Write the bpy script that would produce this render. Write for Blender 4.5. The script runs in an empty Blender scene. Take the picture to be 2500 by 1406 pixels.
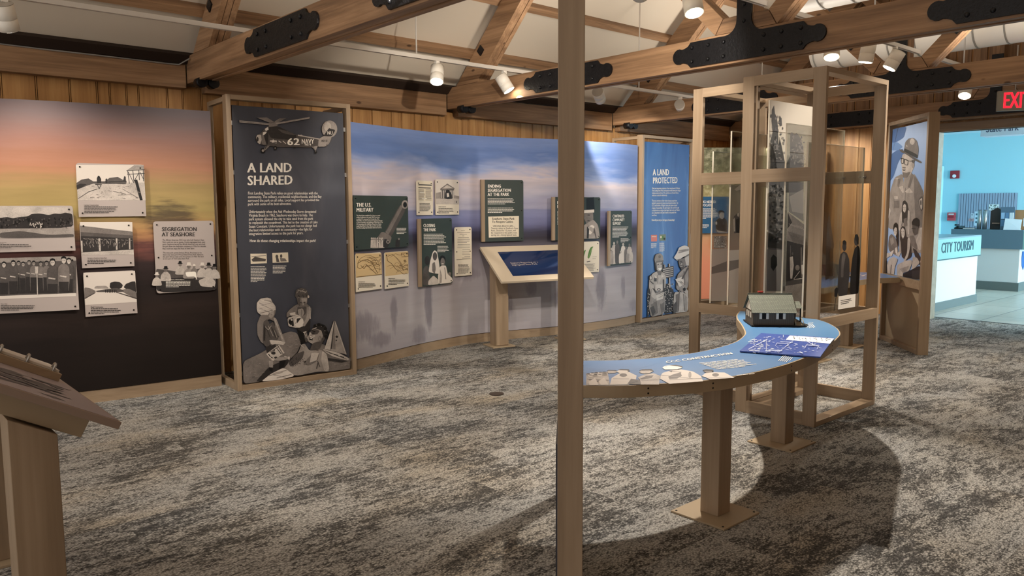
import bpy, bmesh, math, random
from mathutils import Vector, Matrix
R = math.radians
S = bpy.context.scene
COL = S.collection
random.seed(7)

# ------------------------------------------------------------------ camera
cam_d = bpy.data.cameras.new('camera'); cam = bpy.data.objects.new('camera', cam_d); COL.objects.link(cam)
EYE = 1.525
def camera_matrix(yaw, pitch, roll):
    fw = Vector((math.cos(yaw), math.sin(yaw), 0)); rt = Vector((math.sin(yaw), -math.cos(yaw), 0)); dn = Vector((0, 0, -1))
    f2 = fw*math.cos(pitch) + dn*math.sin(pitch); d2 = dn*math.cos(pitch) - fw*math.sin(pitch)
    r3 = rt*math.cos(roll) + d2*math.sin(roll); d3 = d2*math.cos(roll) - rt*math.sin(roll)
    u3 = -d3; b3 = -f2
    return Matrix(((r3.x, u3.x, b3.x, 0), (r3.y, u3.y, b3.y, 0), (r3.z, u3.z, b3.z, EYE), (0, 0, 0, 1)))
cam.matrix_world = camera_matrix(R(48.524), R(5.951), R(0.280))
cam_d.sensor_fit = 'HORIZONTAL'; cam_d.sensor_width = 36.0; cam_d.lens = 1898.4/2500*36
cam_d.clip_start = 0.05; cam_d.clip_end = 80
S.camera = cam

# ------------------------------------------------------------------ colour management, ambient, added area lights
S.view_settings.view_transform = 'Standard'
try: S.view_settings.look = 'None'
except Exception: pass
S.view_settings.gamma = 1.0
S.view_settings.use_curve_mapping = False
S.view_settings.exposure = 0.74
wd = bpy.data.worlds.new('world'); S.world = wd; wd.use_nodes = True
wd.node_tree.nodes['Background'].inputs[0].default_value = (1.0, 0.95, 0.91, 1)
wd.node_tree.nodes['Background'].inputs[1].default_value = 0.72

def area_light(name, loc, rot, sx, sy, power, col):
    l = bpy.data.lights.new(name, 'AREA'); l.shape = 'RECTANGLE'; l.size = sx; l.size_y = sy; l.energy = power; l.color = col
    o = bpy.data.objects.new(name, l); COL.objects.link(o); o.location = loc; o.rotation_euler = rot
    return o
# added blue area lights that brighten the lobby
area_light('lobby_fill_light', (14.6, -2.9, 1.6), (R(90), 0, 0), 6.0, 2.6, 560, (0.62, 0.84, 1.0))
area_light('lobby_top_fill', (15.2, 2.6, 2.93), (0, 0, 0), 3.0, 2.0, 34, (0.60, 0.84, 1.0))

# added warm fill lights, hidden on the tie beams to lift the white roof
for ux in (-0.245, 2.545, 5.36, 8.125):
    for uy in (1.9, 4.7):
        area_light('roof_fill_light', (ux, uy, 2.845), (R(180), 0, 0), 0.10, 1.5, 9 if ux < 3 else 18, (1.0, 0.91, 0.80))

# ------------------------------------------------------------------ materials
MATS = {}
def new_mat(name):
    m = bpy.data.materials.new(name); m.use_nodes = True
    nt = m.node_tree; b = nt.nodes['Principled BSDF']
    return m, nt, b
def lin(c):
    def f(v):
        v /= 255.0
        return v/12.92 if v <= 0.04045 else ((v+0.055)/1.055)**2.4
    return (f(c[0]), f(c[1]), f(c[2]), 1)
def flat(name, rgb, rough=0.6, metal=0.0, spec=0.4):
    if name in MATS: return MATS[name]
    m, nt, b = new_mat(name)
    b.inputs['Base Color'].default_value = lin(rgb); b.inputs['Roughness'].default_value = rough
    b.inputs['Metallic'].default_value = metal; b.inputs['Specular IOR Level'].default_value = spec
    MATS[name] = m; return m
def emit(name, rgb, strength):
    if name in MATS: return MATS[name]
    m, nt, b = new_mat(name)
    b.inputs['Base Color'].default_value = lin(rgb); b.inputs['Emission Color'].default_value = lin(rgb); b.inputs['Emission Strength'].default_value = strength
    MATS[name] = m; return m
class NT:
    """tiny helper to write node trees"""
    def __init__(s, nt): s.nt = nt
    def n(s, t, **kw):
        x = s.nt.nodes.new(t)
        for k, v in kw.items(): setattr(x, k, v)
        return x
    def put(s, sock, v):
        if hasattr(v, 'is_linked') or hasattr(v, 'links'): s.nt.links.new(v, sock)
        else: sock.default_value = v
    def coord(s, kind='Object'): return s.n('ShaderNodeTexCoord').outputs[kind]
    def mapping(s, v, scale=(1, 1, 1), loc=(0, 0, 0), rot=(0, 0, 0)):
        x = s.n('ShaderNodeMapping'); s.put(x.inputs[0], v); x.inputs['Scale'].default_value = scale; x.inputs['Location'].default_value = loc; x.inputs['Rotation'].default_value = rot
        return x.outputs[0]
    def noise(s, v, scale=5, detail=4, rough=0.55, dist=0.0):
        x = s.n('ShaderNodeTexNoise'); s.put(x.inputs['Vector'], v); x.inputs['Scale'].default_value = scale; x.inputs['Detail'].default_value = detail
        x.inputs['Roughness'].default_value = rough; x.inputs['Distortion'].default_value = dist
        return x.outputs['Fac']
    def math(s, op, a, b=0.0, clamp=False):
        x = s.n('ShaderNodeMath', operation=op); x.use_clamp = clamp; s.put(x.inputs[0], a); s.put(x.inputs[1], b); return x.outputs[0]
    def ramp(s, f, stops, interp='LINEAR'):
        x = s.n('ShaderNodeValToRGB'); s.put(x.inputs[0], f); e = x.color_ramp; e.interpolation = interp
        while len(e.elements) < len(stops): e.elements.new(0.5)
        for i, (p, c) in enumerate(stops): e.elements[i].position = p; e.elements[i].color = lin(c) if max(c) > 1 else (c[0], c[1], c[2], 1)
        return x.outputs[0]
    def mix(s, f, a, b, mode='MIX'):
        x = s.n('ShaderNodeMix', data_type='RGBA', blend_type=mode); s.put(x.inputs[0], f); s.put(x.inputs[6], a); s.put(x.inputs[7], b); return x.outputs[2]
    def smooth(s, v, a, b):
        x = s.n('ShaderNodeMapRange', interpolation_type='SMOOTHSTEP'); s.put(x.inputs[0], v); x.inputs[1].default_value = a; x.inputs[2].default_value = b; return x.outputs[0]
    def sep(s, v):
        x = s.n('ShaderNodeSeparateXYZ'); s.put(x.inputs[0], v); return x.outputs
    def comb(s, a, b, c=0.0):
        x = s.n('ShaderNodeCombineXYZ'); s.put(x.inputs[0], a); s.put(x.inputs[1], b); s.put(x.inputs[2], c); return x.outputs[0]
    def bump(s, h, bsdf, strength=0.2, dist=0.01):
        x = s.n('ShaderNodeBump'); s.put(x.inputs['Height'], h); x.inputs['Strength'].default_value = strength; x.inputs['Distance'].default_value = dist
        s.nt.links.new(x.outputs[0], bsdf.inputs['Normal'])
def wood(name, dark, mid, light, axis=2, fine=1.0, knots=0.0, rough=0.5, bump=0.05, spec=0.35):
    """streaky wood with the grain along the given world axis; each board varies through its own object position"""
    if name in MATS: return MATS[name]
    m, nt, b = new_mat(name); g = NT(nt)
    geo = g.n('ShaderNodeNewGeometry').outputs['Position']
    rnd = g.n('ShaderNodeObjectInfo').outputs['Random']
    off = g.comb(g.math('MULTIPLY', rnd, 37.0), g.math('MULTIPLY', rnd, 11.0), g.math('MULTIPLY', rnd, 23.0))
    add = g.n('ShaderNodeVectorMath', operation='ADD'); nt.links.new(geo, add.inputs[0]); nt.links.new(off, add.inputs[1])
    sc = [9*fine, 9*fine, 9*fine]; sc[axis] = 0.55*fine
    v = g.mapping(add.outputs[0], tuple(sc))
    n1 = g.noise(v, 1.6, 5, 0.6, 0.6)
    sc2 = [70*fine, 70*fine, 70*fine]; sc2[axis] = 2.0*fine
    n2 = g.noise(g.mapping(add.outputs[0], tuple(sc2)), 1.0, 3, 0.6)
    f = g.math('ADD', g.math('MULTIPLY', n1, 0.75), g.math('MULTIPLY', n2, 0.25))
    f = g.math('ADD', f, g.math('MULTIPLY', g.math('SUBTRACT', rnd, 0.5), 0.10))
    c = g.ramp(f, [(0.30, dark), (0.5, mid), (0.70, light)])
    if knots > 0:
        vo = g.n('ShaderNodeTexVoronoi'); sk = [3.2, 3.2, 3.2]; sk[axis] = 1.5
        nt.links.new(g.mapping(add.outputs[0], tuple(sk)), vo.inputs['Vector']); vo.inputs['Scale'].default_value = 1.3
        k = g.smooth(vo.outputs['Distance'], 0.075, 0.03)
        c = g.mix(g.math('MULTIPLY', k, knots), c, lin((52, 32, 20)))
    nt.links.new(c, b.inputs['Base Color']); b.inputs['Roughness'].default_value = rough; b.inputs['Specular IOR Level'].default_value = spec
    g.bump(f, b, bump, 0.01)
    MATS[name] = m; return m
TD, TM, TL = (102, 78, 58), (146, 113, 83), (180, 143, 108)          # old pine timber
timber = [wood('timber_x', TD, TM, TL, 0, 1, 0.8, 0.55, 0.15), wood('timber_y', TD, TM, TL, 1, 1, 0.8, 0.55, 0.15), wood('timber_z', TD, TM, TL, 2, 1, 0.8, 0.55, 0.15)]
pine = wood('pine_boards', (158, 112, 66), (190, 142, 88), (208, 164, 108), 2, 0.9, 0.7, 0.5, 0.08)
MD, MM, ML = (138, 117, 94), (156, 134, 109), (170, 148, 123)       # clear maple joinery
maple = [wood('maple_x', MD, MM, ML, 0, 0.8, 0, 0.42, 0.02), wood('maple_y', MD, MM, ML, 1, 0.8, 0, 0.42, 0.02), wood('maple_z', MD, MM, ML, 2, 0.8, 0, 0.42, 0.02)]
pale = flat('pale_laminate', (212, 196, 172), 0.45)
tan = flat('tan_edge_laminate', (170, 150, 122), 0.5)
def iron_mat():
    m, nt, b = new_mat('black_iron'); g = NT(nt)
    n = g.noise(g.coord(), 60, 3, 0.6)
    nt.links.new(g.ramp(n, [(0.3, (0.003, 0.003, 0.004)), (0.7, (0.010, 0.010, 0.012))]), b.inputs['Base Color'])
    b.inputs['Roughness'].default_value = 0.40; b.inputs['Specular IOR Level'].default_value = 0.32
    g.bump(n, b, 0.35, 0.01); return m
iron = iron_mat()
lampwhite = flat('lamp_white', (238, 232, 220), 0.4)
trackwhite = flat('track_white', (205, 198, 188), 0.4)
steel = flat('brushed_steel', (170, 168, 165), 0.35, 0.9)
screwm = flat('screw_dark', (34, 30, 28), 0.35, 0.6)
model_black = flat('model_dark', (24, 21, 20), 0.9)  # near-black of the model house's base board, windows and porch posts
def acrylic_mat():
    m, nt, b = new_mat('clear_acrylic'); g = NT(nt)
    nt.nodes.remove(b); out = nt.nodes['Material Output']
    tr = g.n('ShaderNodeBsdfTransparent'); tr.inputs[0].default_value = (0.93, 0.94, 0.93, 1)
    gl = g.n('ShaderNodeBsdfGlossy'); gl.inputs['Roughness'].default_value = 0.03; gl.inputs[0].default_value = (1, 1, 1, 1)
    lw = g.n('ShaderNodeLayerWeight'); lw.inputs[0].default_value = 0.25
    mx = g.n('ShaderNodeMixShader'); nt.links.new(g.math('MULTIPLY', lw.outputs['Fresnel'], 0.6), mx.inputs[0]); nt.links.new(tr.outputs[0], mx.inputs[1]); nt.links.new(gl.outputs[0], mx.inputs[2])
    nt.links.new(mx.outputs[0], out.inputs[0]); return m
acrylic = acrylic_mat()
acrylic_edge = flat('frosted_acrylic_edge', (226, 216, 196), 0.35)

# ------------------------------------------------------------------ mesh helpers
class MB:
    def __init__(s): s.b = bmesh.new(); s.mi = 0
    def face(s, pts):
        f = s.b.faces.new([s.b.verts.new(p) for p in pts]); f.material_index = s.mi; return f
    def box(s, x0, x1, y0, y1, z0, z1):
        return s.hexa([(x0, y0, z0), (x1, y0, z0), (x1, y1, z0), (x0, y1, z0), (x0, y0, z1), (x1, y0, z1), (x1, y1, z1), (x0, y1, z1)])
    def hexa(s, p):
        v = [s.b.verts.new(q) for q in p]
        for q in ((0, 3, 2, 1), (4, 5, 6, 7), (0, 1, 5, 4), (1, 2, 6, 5), (2, 3, 7, 6), (3, 0, 4, 7)):
            f = s.b.faces.new([v[i] for i in q]); f.material_index = s.mi
        return s
    def prism(s, poly, d0, d1, plane='xy'):
        """polygon in a plane, extruded between d0 and d1 along the third axis"""
        def P(a, c, d):
            return {'xy': (a, c, d), 'xz': (a, d, c), 'yz': (d, a, c)}[plane]
        v0 = [s.b.verts.new(P(a, c, d0)) for a, c in poly]; v1 = [s.b.verts.new(P(a, c, d1)) for a, c in poly]
        n = len(poly)
        for f in (s.b.faces.new(v0), s.b.faces.new(v1)): f.material_index = s.mi
        for i in range(n):
            f = s.b.faces.new((v0[i], v0[(i+1) % n], v1[(i+1) % n], v1[i])); f.material_index = s.mi
        return s
    def tube(s, pts, r, seg=8, caps=True, radii=None):
        pts = [Vector(p) for p in pts]; rings = []
        for i, p in enumerate(pts):
            t = (pts[min(i+1, len(pts)-1)] - pts[max(i-1, 0)]).normalized()
            a = t.orthogonal().normalized() if not rings else (ref - t*ref.dot(t)).normalized()
            ref = a; c = t.cross(a); rr = radii[i] if radii else r
            rings.append([s.b.verts.new(p + (a*math.cos(2*math.pi*k/seg) + c*math.sin(2*math.pi*k/seg))*rr) for k in range(seg)])
        for A, B in zip(rings, rings[1:]):
            for k in range(seg):
                f = s.b.faces.new((A[k], A[(k+1) % seg], B[(k+1) % seg], B[k])); f.material_index = s.mi; f.smooth = True
        if caps:
            for q in (rings[0], rings[-1]): s.b.faces.new(q).material_index = s.mi
        return s
    def dome(s, c, n, r, h, seg=10):
        """rivet head on a surface with normal n"""
        n = Vector(n).normalized(); c = Vector(c)
        s.tube([c, c+n*h*0.5, c+n*h*0.85, c+n*h], r, seg, True, [r, r*0.9, r*0.6, r*0.2]); return s
    def done(s): 
        bmesh.ops.recalc_face_normals(s.b, faces=s.b.faces[:]); return s.b
def obj(name, mb, mat, parent=None, bevel=0.0, recalc=True):
    b = mb.b if isinstance(mb, MB) else mb
    if recalc: bmesh.ops.recalc_face_normals(b, faces=b.faces[:])
    me = bpy.data.meshes.new(name); b.to_mesh(me); b.free()
    for m in (mat if isinstance(mat, (list, tuple)) else [mat]): me.materials.append(m)
    o = bpy.data.objects.new(name, me); COL.objects.link(o)
    if parent: o.parent = parent
    if bevel:
        md = o.modifiers.new('edge', 'BEVEL'); md.width = bevel; md.segments = 2; md.limit_method = 'ANGLE'
    return o
def tag(o, label=None, cat=None, group=None, kind=None):
    if label: o['label'] = label
    if cat: o['category'] = cat
    if group: o['group'] = group
    if kind: o['kind'] = kind
    return o
def thing(name, label, cat, loc=(0, 0, 0), rz=0.0, group=None):
    o = bpy.data.objects.new(name, None); COL.objects.link(o); o.empty_display_size = 0.1
    o.location = loc; o.rotation_euler = (0, 0, rz)
    return tag(o, label, cat, group)
def struct(name, mb, mat, label=None):
    o = obj(name, mb, mat); o['kind'] = 'structure'
    if label: o['label'] = label
    return o
def copy_tree(o, parent=None):
    c = o.copy(); COL.objects.link(c); c.parent = parent
    for ch in list(o.children): copy_tree(ch, c)
    return c
# ================================================================== SETTING
WALL_Y = 7.15; ROOF = 9.85; RIDGE = 3.33; XG = 11.06     # wall plane, y+z on the left roof slope, ridge line, gable wall
TRUSS = [-0.245, 2.545, 5.36, 8.125, 10.91]; TW = 0.155
def carpet_mat():
    m, nt, b = new_mat('carpet'); g = NT(nt)
    p = g.n('ShaderNodeNewGeometry').outputs['Position']
    # carpet planks laid along the room, each with its own shift of the print
    br = g.n('ShaderNodeTexBrick'); nt.links.new(g.mapping(p, (1, 1, 1)), br.inputs['Vector'])
    br.inputs['Color1'].default_value = (0, 0, 0, 1); br.inputs['Color2'].default_value = (1, 1, 1, 1); br.inputs['Mortar Size'].default_value = 0.0
    br.inputs['Scale'].default_value = 1.0; br.inputs['Brick Width'].default_value = 1.0; br.inputs['Row Height'].default_value = 0.5; br.offset = 0.37
    wn = g.n('ShaderNodeTexWhiteNoise', noise_dimensions='1D'); nt.links.new(br.outputs['Color'], wn.inputs['W'])
    add = g.n('ShaderNodeVectorMath', operation='MULTIPLY_ADD'); nt.links.new(wn.outputs['Color'], add.inputs[0]); add.inputs[1].default_value = (0.5, 0.35, 0); nt.links.new(p, add.inputs[2])
    q = add.outputs[0]
    big = g.noise(g.mapping(q, (1.0, 1.7, 1)), 1.5, 3, 0.55, 0.3)
    mid = g.noise(g.mapping(q, (4.2, 12.0, 1)), 1.8, 7, 0.76, 0.35)
    fine = g.noise(g.mapping(p, (40, 62, 1)), 1.0, 4, 0.85)
    vo = g.n('ShaderNodeTexVoronoi'); nt.links.new(g.mapping(p, (95, 150, 1)), vo.inputs['Vector']); vo.inputs['Scale'].default_value = 1.0   # single yarn tufts
    tuft = g.sep(vo.outputs['Color'])[0]; edge = vo.outputs['Distance']
    f = g.math('ADD', g.math('MULTIPLY', big, 0.32), g.math('MULTIPLY', mid, 0.48))
    f = g.math('ADD', f, g.math('MULTIPLY', fine, 0.20)); f = g.math('ADD', f, g.math('MULTIPLY', g.math('SUBTRACT', tuft, 0.5), 0.09))
    hue = g.noise(g.mapping(q, (0.7, 1.6, 1), (9, 4, 0)), 1.3, 2, 0.5)
    lightc = g.ramp(hue, [(0.35, (190, 188, 183)), (0.55, (197, 192, 183)), (0.74, (194, 182, 163))])
    dark = g.ramp(hue, [(0.35, (94, 93, 92)), (0.6, (99, 95, 90))])
    k = g.smooth(f, 0.438, 0.545)
    c = g.mix(k, dark, lightc)
    c = g.mix(0.85, c, g.ramp(edge, [(0.15, (1, 1, 1)), (0.45, (0.74, 0.74, 0.74)), (0.8, (0.30, 0.30, 0.30))]), 'MULTIPLY')
    c = g.mix(0.5, c, g.ramp(tuft, [(0.0, (0.55, 0.55, 0.55)), (1.0, (1, 1, 1))]), 'MULTIPLY')
    nt.links.new(c, b.inputs['Base Color']); b.inputs['Roughness'].default_value = 0.95; b.inputs['Specular IOR Level'].default_value = 0.08
    g.bump(g.math('SUBTRACT', 1.0, edge), b, 0.35, 0.008)
    return m
def tile_mat():
    m, nt, b = new_mat('lobby_tile'); g = NT(nt)
    p = g.n('ShaderNodeNewGeometry').outputs['Position']
    br = g.n('ShaderNodeTexBrick'); nt.links.new(g.mapping(p, (1, 1, 1), (0.22, 0.13, 0)), br.inputs['Vector']); br.offset = 0.0
    br.inputs['Color1'].default_value = lin((186, 176, 160)); br.inputs['Color2'].default_value = lin((176, 166, 150)); br.inputs['Mortar'].default_value = lin((96, 90, 84))
    br.inputs['Mortar Size'].default_value = 0.007; br.inputs['Brick Width'].default_value = 1.22; br.inputs['Row Height'].default_value = 0.61; br.inputs['Scale'].default_value = 1
    n = g.noise(g.mapping(p, (2, 14, 1)), 1.5, 4)
    c = g.mix(0.25, br.outputs['Color'], g.ramp(n, [(0.3, (0.5, 0.5, 0.5)), (0.7, (1, 1, 1))]), 'MULTIPLY')
    nt.links.new(c, b.inputs['Base Color']); b.inputs['Roughness'].default_value = 0.35; return m
struct('floor', MB().box(-3, 11.32, -3.0, WALL_Y+0.15, -0.05, 0.0), carpet_mat())
struct('floor_lobby', MB().box(11.32, 20, -3.0, 9.0, -0.05, 0.0), tile_mat())
struct('trim_1', MB().box(11.30, 11.34, -3.0, WALL_Y, 0.0, 0.004), flat('metal_edge_strip', (96, 90, 84), 0.4, 0.5), 'thin edge strip where carpet meets lobby tile')
# board wall: planks with a double bead between them
m = MB(); x = -3.0; k = 0
m.box(-3.0, XG, WALL_Y+0.035, WALL_Y+0.12, 0, 2.60)
while x < XG-0.05:
    w = random.choice([0.095, 0.13, 0.165, 0.20, 0.235]); x1 = min(x+w, XG)
    m.box(x+0.009, x1-0.009, WALL_Y, WALL_Y+0.018, 0, 2.58)
    m.box(x1-0.0035, x1+0.0035, WALL_Y+0.003, WALL_Y+0.018, 0, 2.58)
    x = x1
w_ = struct('wall_left', m, pine)
# the gable wall in front of the lobby, open at the right
m = MB(); y = 4.12
m.box(XG+0.02, XG+0.12, 4.12, WALL_Y+0.12, 0, 2.47); m.box(XG+0.02, XG+0.12, -3.0, 2.2, 0, 2.47); m.box(XG+0.02, XG+0.12, -3.0, WALL_Y+0.12, 2.47, 6.6)
while y < WALL_Y:
    w = random.choice([0.11, 0.14, 0.18, 0.21]); y1 = min(y+w, WALL_Y)
    m.box(XG, XG+0.019, y+0.009, y1-0.009, 0, 2.60); m.box(XG+0.003, XG+0.019, y1-0.0035, y1+0.0035, 0, 2.60); y = y1
struct('wall_far', m, pine)
m = MB(); y = -3.0
while y < WALL_Y:
    w = random.choice([0.11, 0.14, 0.18, 0.21]); y1 = min(y+w, WALL_Y)
    m.box(XG-0.004, XG+0.019, y+0.012, y1-0.012, 2.602 if y1 > 2.2 else 0, 6.5); y = y1
struct('wall_far_upper', m, timber[2], 'dark vertical boards filling the gable above the lobby opening')
m = MB(); m.box(XG-0.02, XG+0.14, 4.03, 4.12, 0, 2.47); m.box(XG-0.02, XG+0.14, 2.2, 4.12, 2.47, 2.58); m.box(XG-0.02, XG+0.14, 2.2, 2.29, 0, 2.47)
struct('trim_2', m, maple[1], 'pale timber lining around the opening to the lobby')
struct('wall_right', MB().box(-3.0, XG, -2.42, -2.30, 0, 2.56), pine)
struct('ceiling_light_block', MB().box(-3.0, XG, -2.42, -0.62, 2.565, 2.60), flat('ceiling_white', (214, 202, 184), 0.8))  # unseen flat ceiling added to hold back ambient light on the right
# roof: white slopes above the trusses
ceil_m = flat('ceiling_white', (214, 202, 184), 0.8)
m = MB(); s2 = 0.035
m.hexa([(-3, 7.3, ROOF-7.3), (XG, 7.3, ROOF-7.3), (XG, RIDGE, ROOF-RIDGE), (-3, RIDGE, ROOF-RIDGE),
        (-3, 7.3, ROOF-7.3+0.05), (XG, 7.3, ROOF-7.3+0.05), (XG, RIDGE, ROOF-RIDGE+0.05), (-3, RIDGE, ROOF-RIDGE+0.05)])
yr = 2*RIDGE-7.3
m.hexa([(-3, RIDGE, ROOF-RIDGE), (XG, RIDGE, ROOF-RIDGE), (XG, yr, ROOF-7.3), (-3, yr, ROOF-7.3),
        (-3, RIDGE, ROOF-RIDGE+0.05), (XG, RIDGE, ROOF-RIDGE+0.05), (XG, yr, ROOF-7.3+0.05), (-3, yr, ROOF-7.3+0.05)])
struct('ceiling', m, ceil_m)
# purlins under the roof
def purlin(yu, name, label, mirror=False):
    """2 inch board on edge under the roof; yu is its uphill line on the slope"""
    w = 0.07; d = 0.094; c = math.sqrt(0.5)
    P = [(yu, ROOF-yu-0.002)]
    P.append((yu+w*c, ROOF-yu-w*c-0.002)); P.append((P[1][0]-d*c, P[1][1]-d*c)); P.append((P[0][0]-d*c, P[0][1]-d*c))
    if mirror: P = [(2*RIDGE-a, b) for a, b in P]
    m = MB().prism(P, -2.9, XG-0.005, 'yz')
    return tag(obj(name, m, timber[0]), label, 'roof beam', 'purlins under the white roof slope')
for i in range(5):
    purlin(6.645-0.46*i, 'purlin', ['lowest long brown purlin under the white roof slope', 'second long brown purlin up the white roof slope', 'third long brown purlin up the white roof slope', 'fourth long brown purlin up the white roof slope', 'fifth long brown purlin up the white roof slope, at the top edge'][i])
tag(obj('eave_board', MB().prism([(6.985, 2.860), (7.045, 2.80), (7.045, 2.768), (7.025, 2.768), (6.955, 2.83)], -2.9, XG-0.005, 'yz'), flat('shaded_eave_board', (46, 34, 27), 0.6)), 'dark narrow board between wall beam and roof along the eave', 'roof beam')  # shade under the eave is put into this board's dark colour
# wall plate beam, one length per bay
xs = [-2.9] + TRUSS + [XG]
bays = ['wall beam length left of the nearest truss, above the orange mural', 'wall beam length above the orange sunset mural', 'wall beam length above the helicopter poster and blue mural', 'wall beam length above the kiosk and right end of the blue mural', 'wall beam length right of the farthest truss over the wall', 'short wall beam length in the far corner']
for i in range(len(xs)-1):
    a = xs[i]+(TW/2+0.004 if i else 0); b_ = xs[i+1]-(TW/2+0.004 if i < len(xs)-2 else 0.006)
    if i == 0 or b_-a < 0.1: continue
    tag(obj('wall_plate_beam', MB().box(a, b_, 7.05, 7.148, 2.565 if i < 2 else 2.540, 2.766), timber[0], None, 0.004), bays[i], 'beam', 'long timber beam along the top of the board wall')

# ------------------------------------------------------------------ roof trusses
def arc(cx, cz, r, a0, a1, n=8): return [(cx+r*math.cos(R(a0+(a1-a0)*i/n)), cz+r*math.sin(R(a0+(a1-a0)*i/n))) for i in range(n+1)]
def strap_outline(half, z0, z1):
    """long strap with a notched, lobed end at either side"""
    zc = (z0+z1)/2; h = (z1-z0)/2
    end = [(half-0.17, z0), (half-0.145, z0+0.30*h), (half-0.115, z0+0.42*h)] + arc(half-0.06, zc, 0.06, -120, 120, 10) + [(half-0.115, z1-0.42*h), (half-0.145, z1-0.30*h), (half-0.17, z1)]
    return end
def truss_plate(front, cy, half, z0, z1, stem=None):
    e = strap_outline(half, z0, z1)
    right = [(cy+a, b) for a, b in e]; left = [(cy-a, b) for a, b in reversed(e)]
    pts = right
    if stem:
        sw, top = stem; r = 0.10
        pts = pts + [(cy+sw+r, z1)] + [(cy+sw+r-r*math.sin(R(t)), z1+r-r*math.cos(R(t))) for t in (15, 30, 45, 60, 75, 90)] + [(cy+sw, top), (cy-sw, top)] + [(cy-sw-r+r*math.sin(R(t)), z1+r-r*math.cos(R(t))) for t in (90, 75, 60, 45, 30, 15)] + [(cy-sw-r, z1)]
    pts = pts + left
    return MB().prism(pts, front-0.016, front, 'yz')
def truss(i, xc, label, detail=True):
    x0, x1 = xc-TW/2, xc+TW/2
    t = thing('roof_truss', label, 'roof truss', (xc, RIDGE, 2.605), 0, 'timber roof trusses')
    def part(name, mb, mat, bev=0.003): 
        bmesh.ops.translate(mb.b, verts=mb.b.verts[:], vec=(-xc, -RIDGE, -2.605))
        return obj(name, mb, mat, t, bev)
    yl, yr_ = 7.046, 2*RIDGE-7.046
    m = MB(); q = TW/3
    for a in range(3): m.box(x0+a*q+0.002, x0+(a+1)*q-0.002, yr_, yl, 2.605 if a != 1 else 2.612, 2.835)
    part('tie_beam', m, timber[1])
    c = math.sqrt(0.5)
    def rafter(sgn):
        T, B = 9.715, 9.715-0.25*math.sqrt(2)       # y+z of its top and underside
        P = [(T-2.837, 2.837), (RIDGE, T-RIDGE), (RIDGE, B-RIDGE), (B-2.837, 2.837)]
        m = MB()
        for a in range(3):
            d = 0.006 if a == 1 else 0.0
            Q = [P[0], P[1], (P[2][0], P[2][1]+d), (P[3][0]+d, P[3][1])]
            if sgn < 0: Q = [(2*RIDGE-y, z) for y, z in Q]
            m.prism(Q, x0+a*q+0.002, x0+(a+1)*q-0.002, 'yz')
        part('rafter', m, timber[1])
    rafter(1); rafter(-1)
    part('king_post', MB().box(x0+0.004, x1-0.004, RIDGE-0.065, RIDGE+0.065, 2.836, 5.95), timber[2])
    for s in (1, -1):
        Y = lambda d: RIDGE+s*d
        part('foot_block', MB().prism([(Y(0.067), 2.837), (Y(0.255), 2.837), (Y(0.19), 2.948), (Y(0.067), 2.955)], x0+0.003, x1-0.003, 'yz'), timber[1])
        # brace square to the rafter: starts on the block, ends under the rafter
        a0, a1 = 2.837-0.262, 2.95-0.192             # z-d of underside and upper side
        B = 9.715-0.25*math.sqrt(2)-RIDGE            # d+z of the rafter's underside
        m = MB()
        Q = [(Y(0.262), 2.837), (Y((B-a0)/2), (B+a0)/2), (Y((B-a1)/2), (B+a1)/2), (Y(0.194), 2.952)]
        for a in range(3): m.prism(Q, x0+a*q+0.002, x0+(a+1)*q-0.002, 'yz')
        part('brace', m, timber[1])
        dd = 0.50; zz = (a0+a1)/2+dd
        part('diamond_washer', MB().prism([(Y(dd), zz-0.062), (Y(dd+0.062), zz), (Y(dd), zz+0.062), (Y(dd-0.062), zz)], x0-0.010, x0+0.003, 'yz'), iron, 0)
        dd = 3.12; zz = 9.60-RIDGE-dd
        part('diamond_washer', MB().prism([(Y(dd), zz-0.055), (Y(dd+0.055), zz), (Y(dd), zz+0.055), (Y(dd-0.055), zz)], x0-0.010, x0+0.003, 'yz'), iron, 0)
        hp = part('strap_plate', truss_plate(x0, RIDGE+s*1.87, 0.57, 2.622, 2.818), iron, 0)
        if detail:
            for dy in (-0.34, -0.2, 0.2, 0.34):
                for z in (2.665, 2.775):
                    m = MB().dome((x0-0.016, RIDGE+s*1.87+dy, z), (-1, 0, 0), 0.016, 0.014)
                    bmesh.ops.translate(m.b, verts=m.b.verts[:], vec=(-xc, -RIDGE, -2.605)); obj('bolt', m, iron, hp)
        for dx in (-0.05, 0.05):
            part('beam_end_nut', MB().tube([(xc+dx, RIDGE+s*3.52, 2.588), (xc+dx, RIDGE+s*3.42, 2.588)], 0.044, 14), iron, 0)
    cp = part('king_post_plate', truss_plate(x0, RIDGE, 0.645, 2.622, 2.815, (0.062, 3.34)), iron, 0)
    if detail:
        for dy in (-0.46, -0.31, -0.17, 0.17, 0.31, 0.46):
            for z in (2.665, 2.772):
                m = MB().dome((x0-0.016, RIDGE+dy, z), (-1, 0, 0), 0.016, 0.014)
                bmesh.ops.translate(m.b, verts=m.b.verts[:], vec=(-xc, -RIDGE, -2.605)); obj('bolt', m, iron, cp)
        for z in (2.90, 3.02, 3.18):
            m = MB().dome((x0-0.016, RIDGE, z), (-1, 0, 0), 0.016, 0.014)
            bmesh.ops.translate(m.b, verts=m.b.verts[:], vec=(-xc, -RIDGE, -2.605)); obj('bolt', m, iron, cp)
    return t
TL_ = ['truss behind the viewer', 'nearest roof truss, its dim beam rising above the helicopter poster', 'middle roof truss, its beam passing behind the near wooden post', 'third roof truss, its beam above the tall open display frames', 'farthest roof truss, against the boarded gable wall by the exit sign']
for i in (1, 2, 3, 4): truss(i, TRUSS[i], TL_[i])

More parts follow.
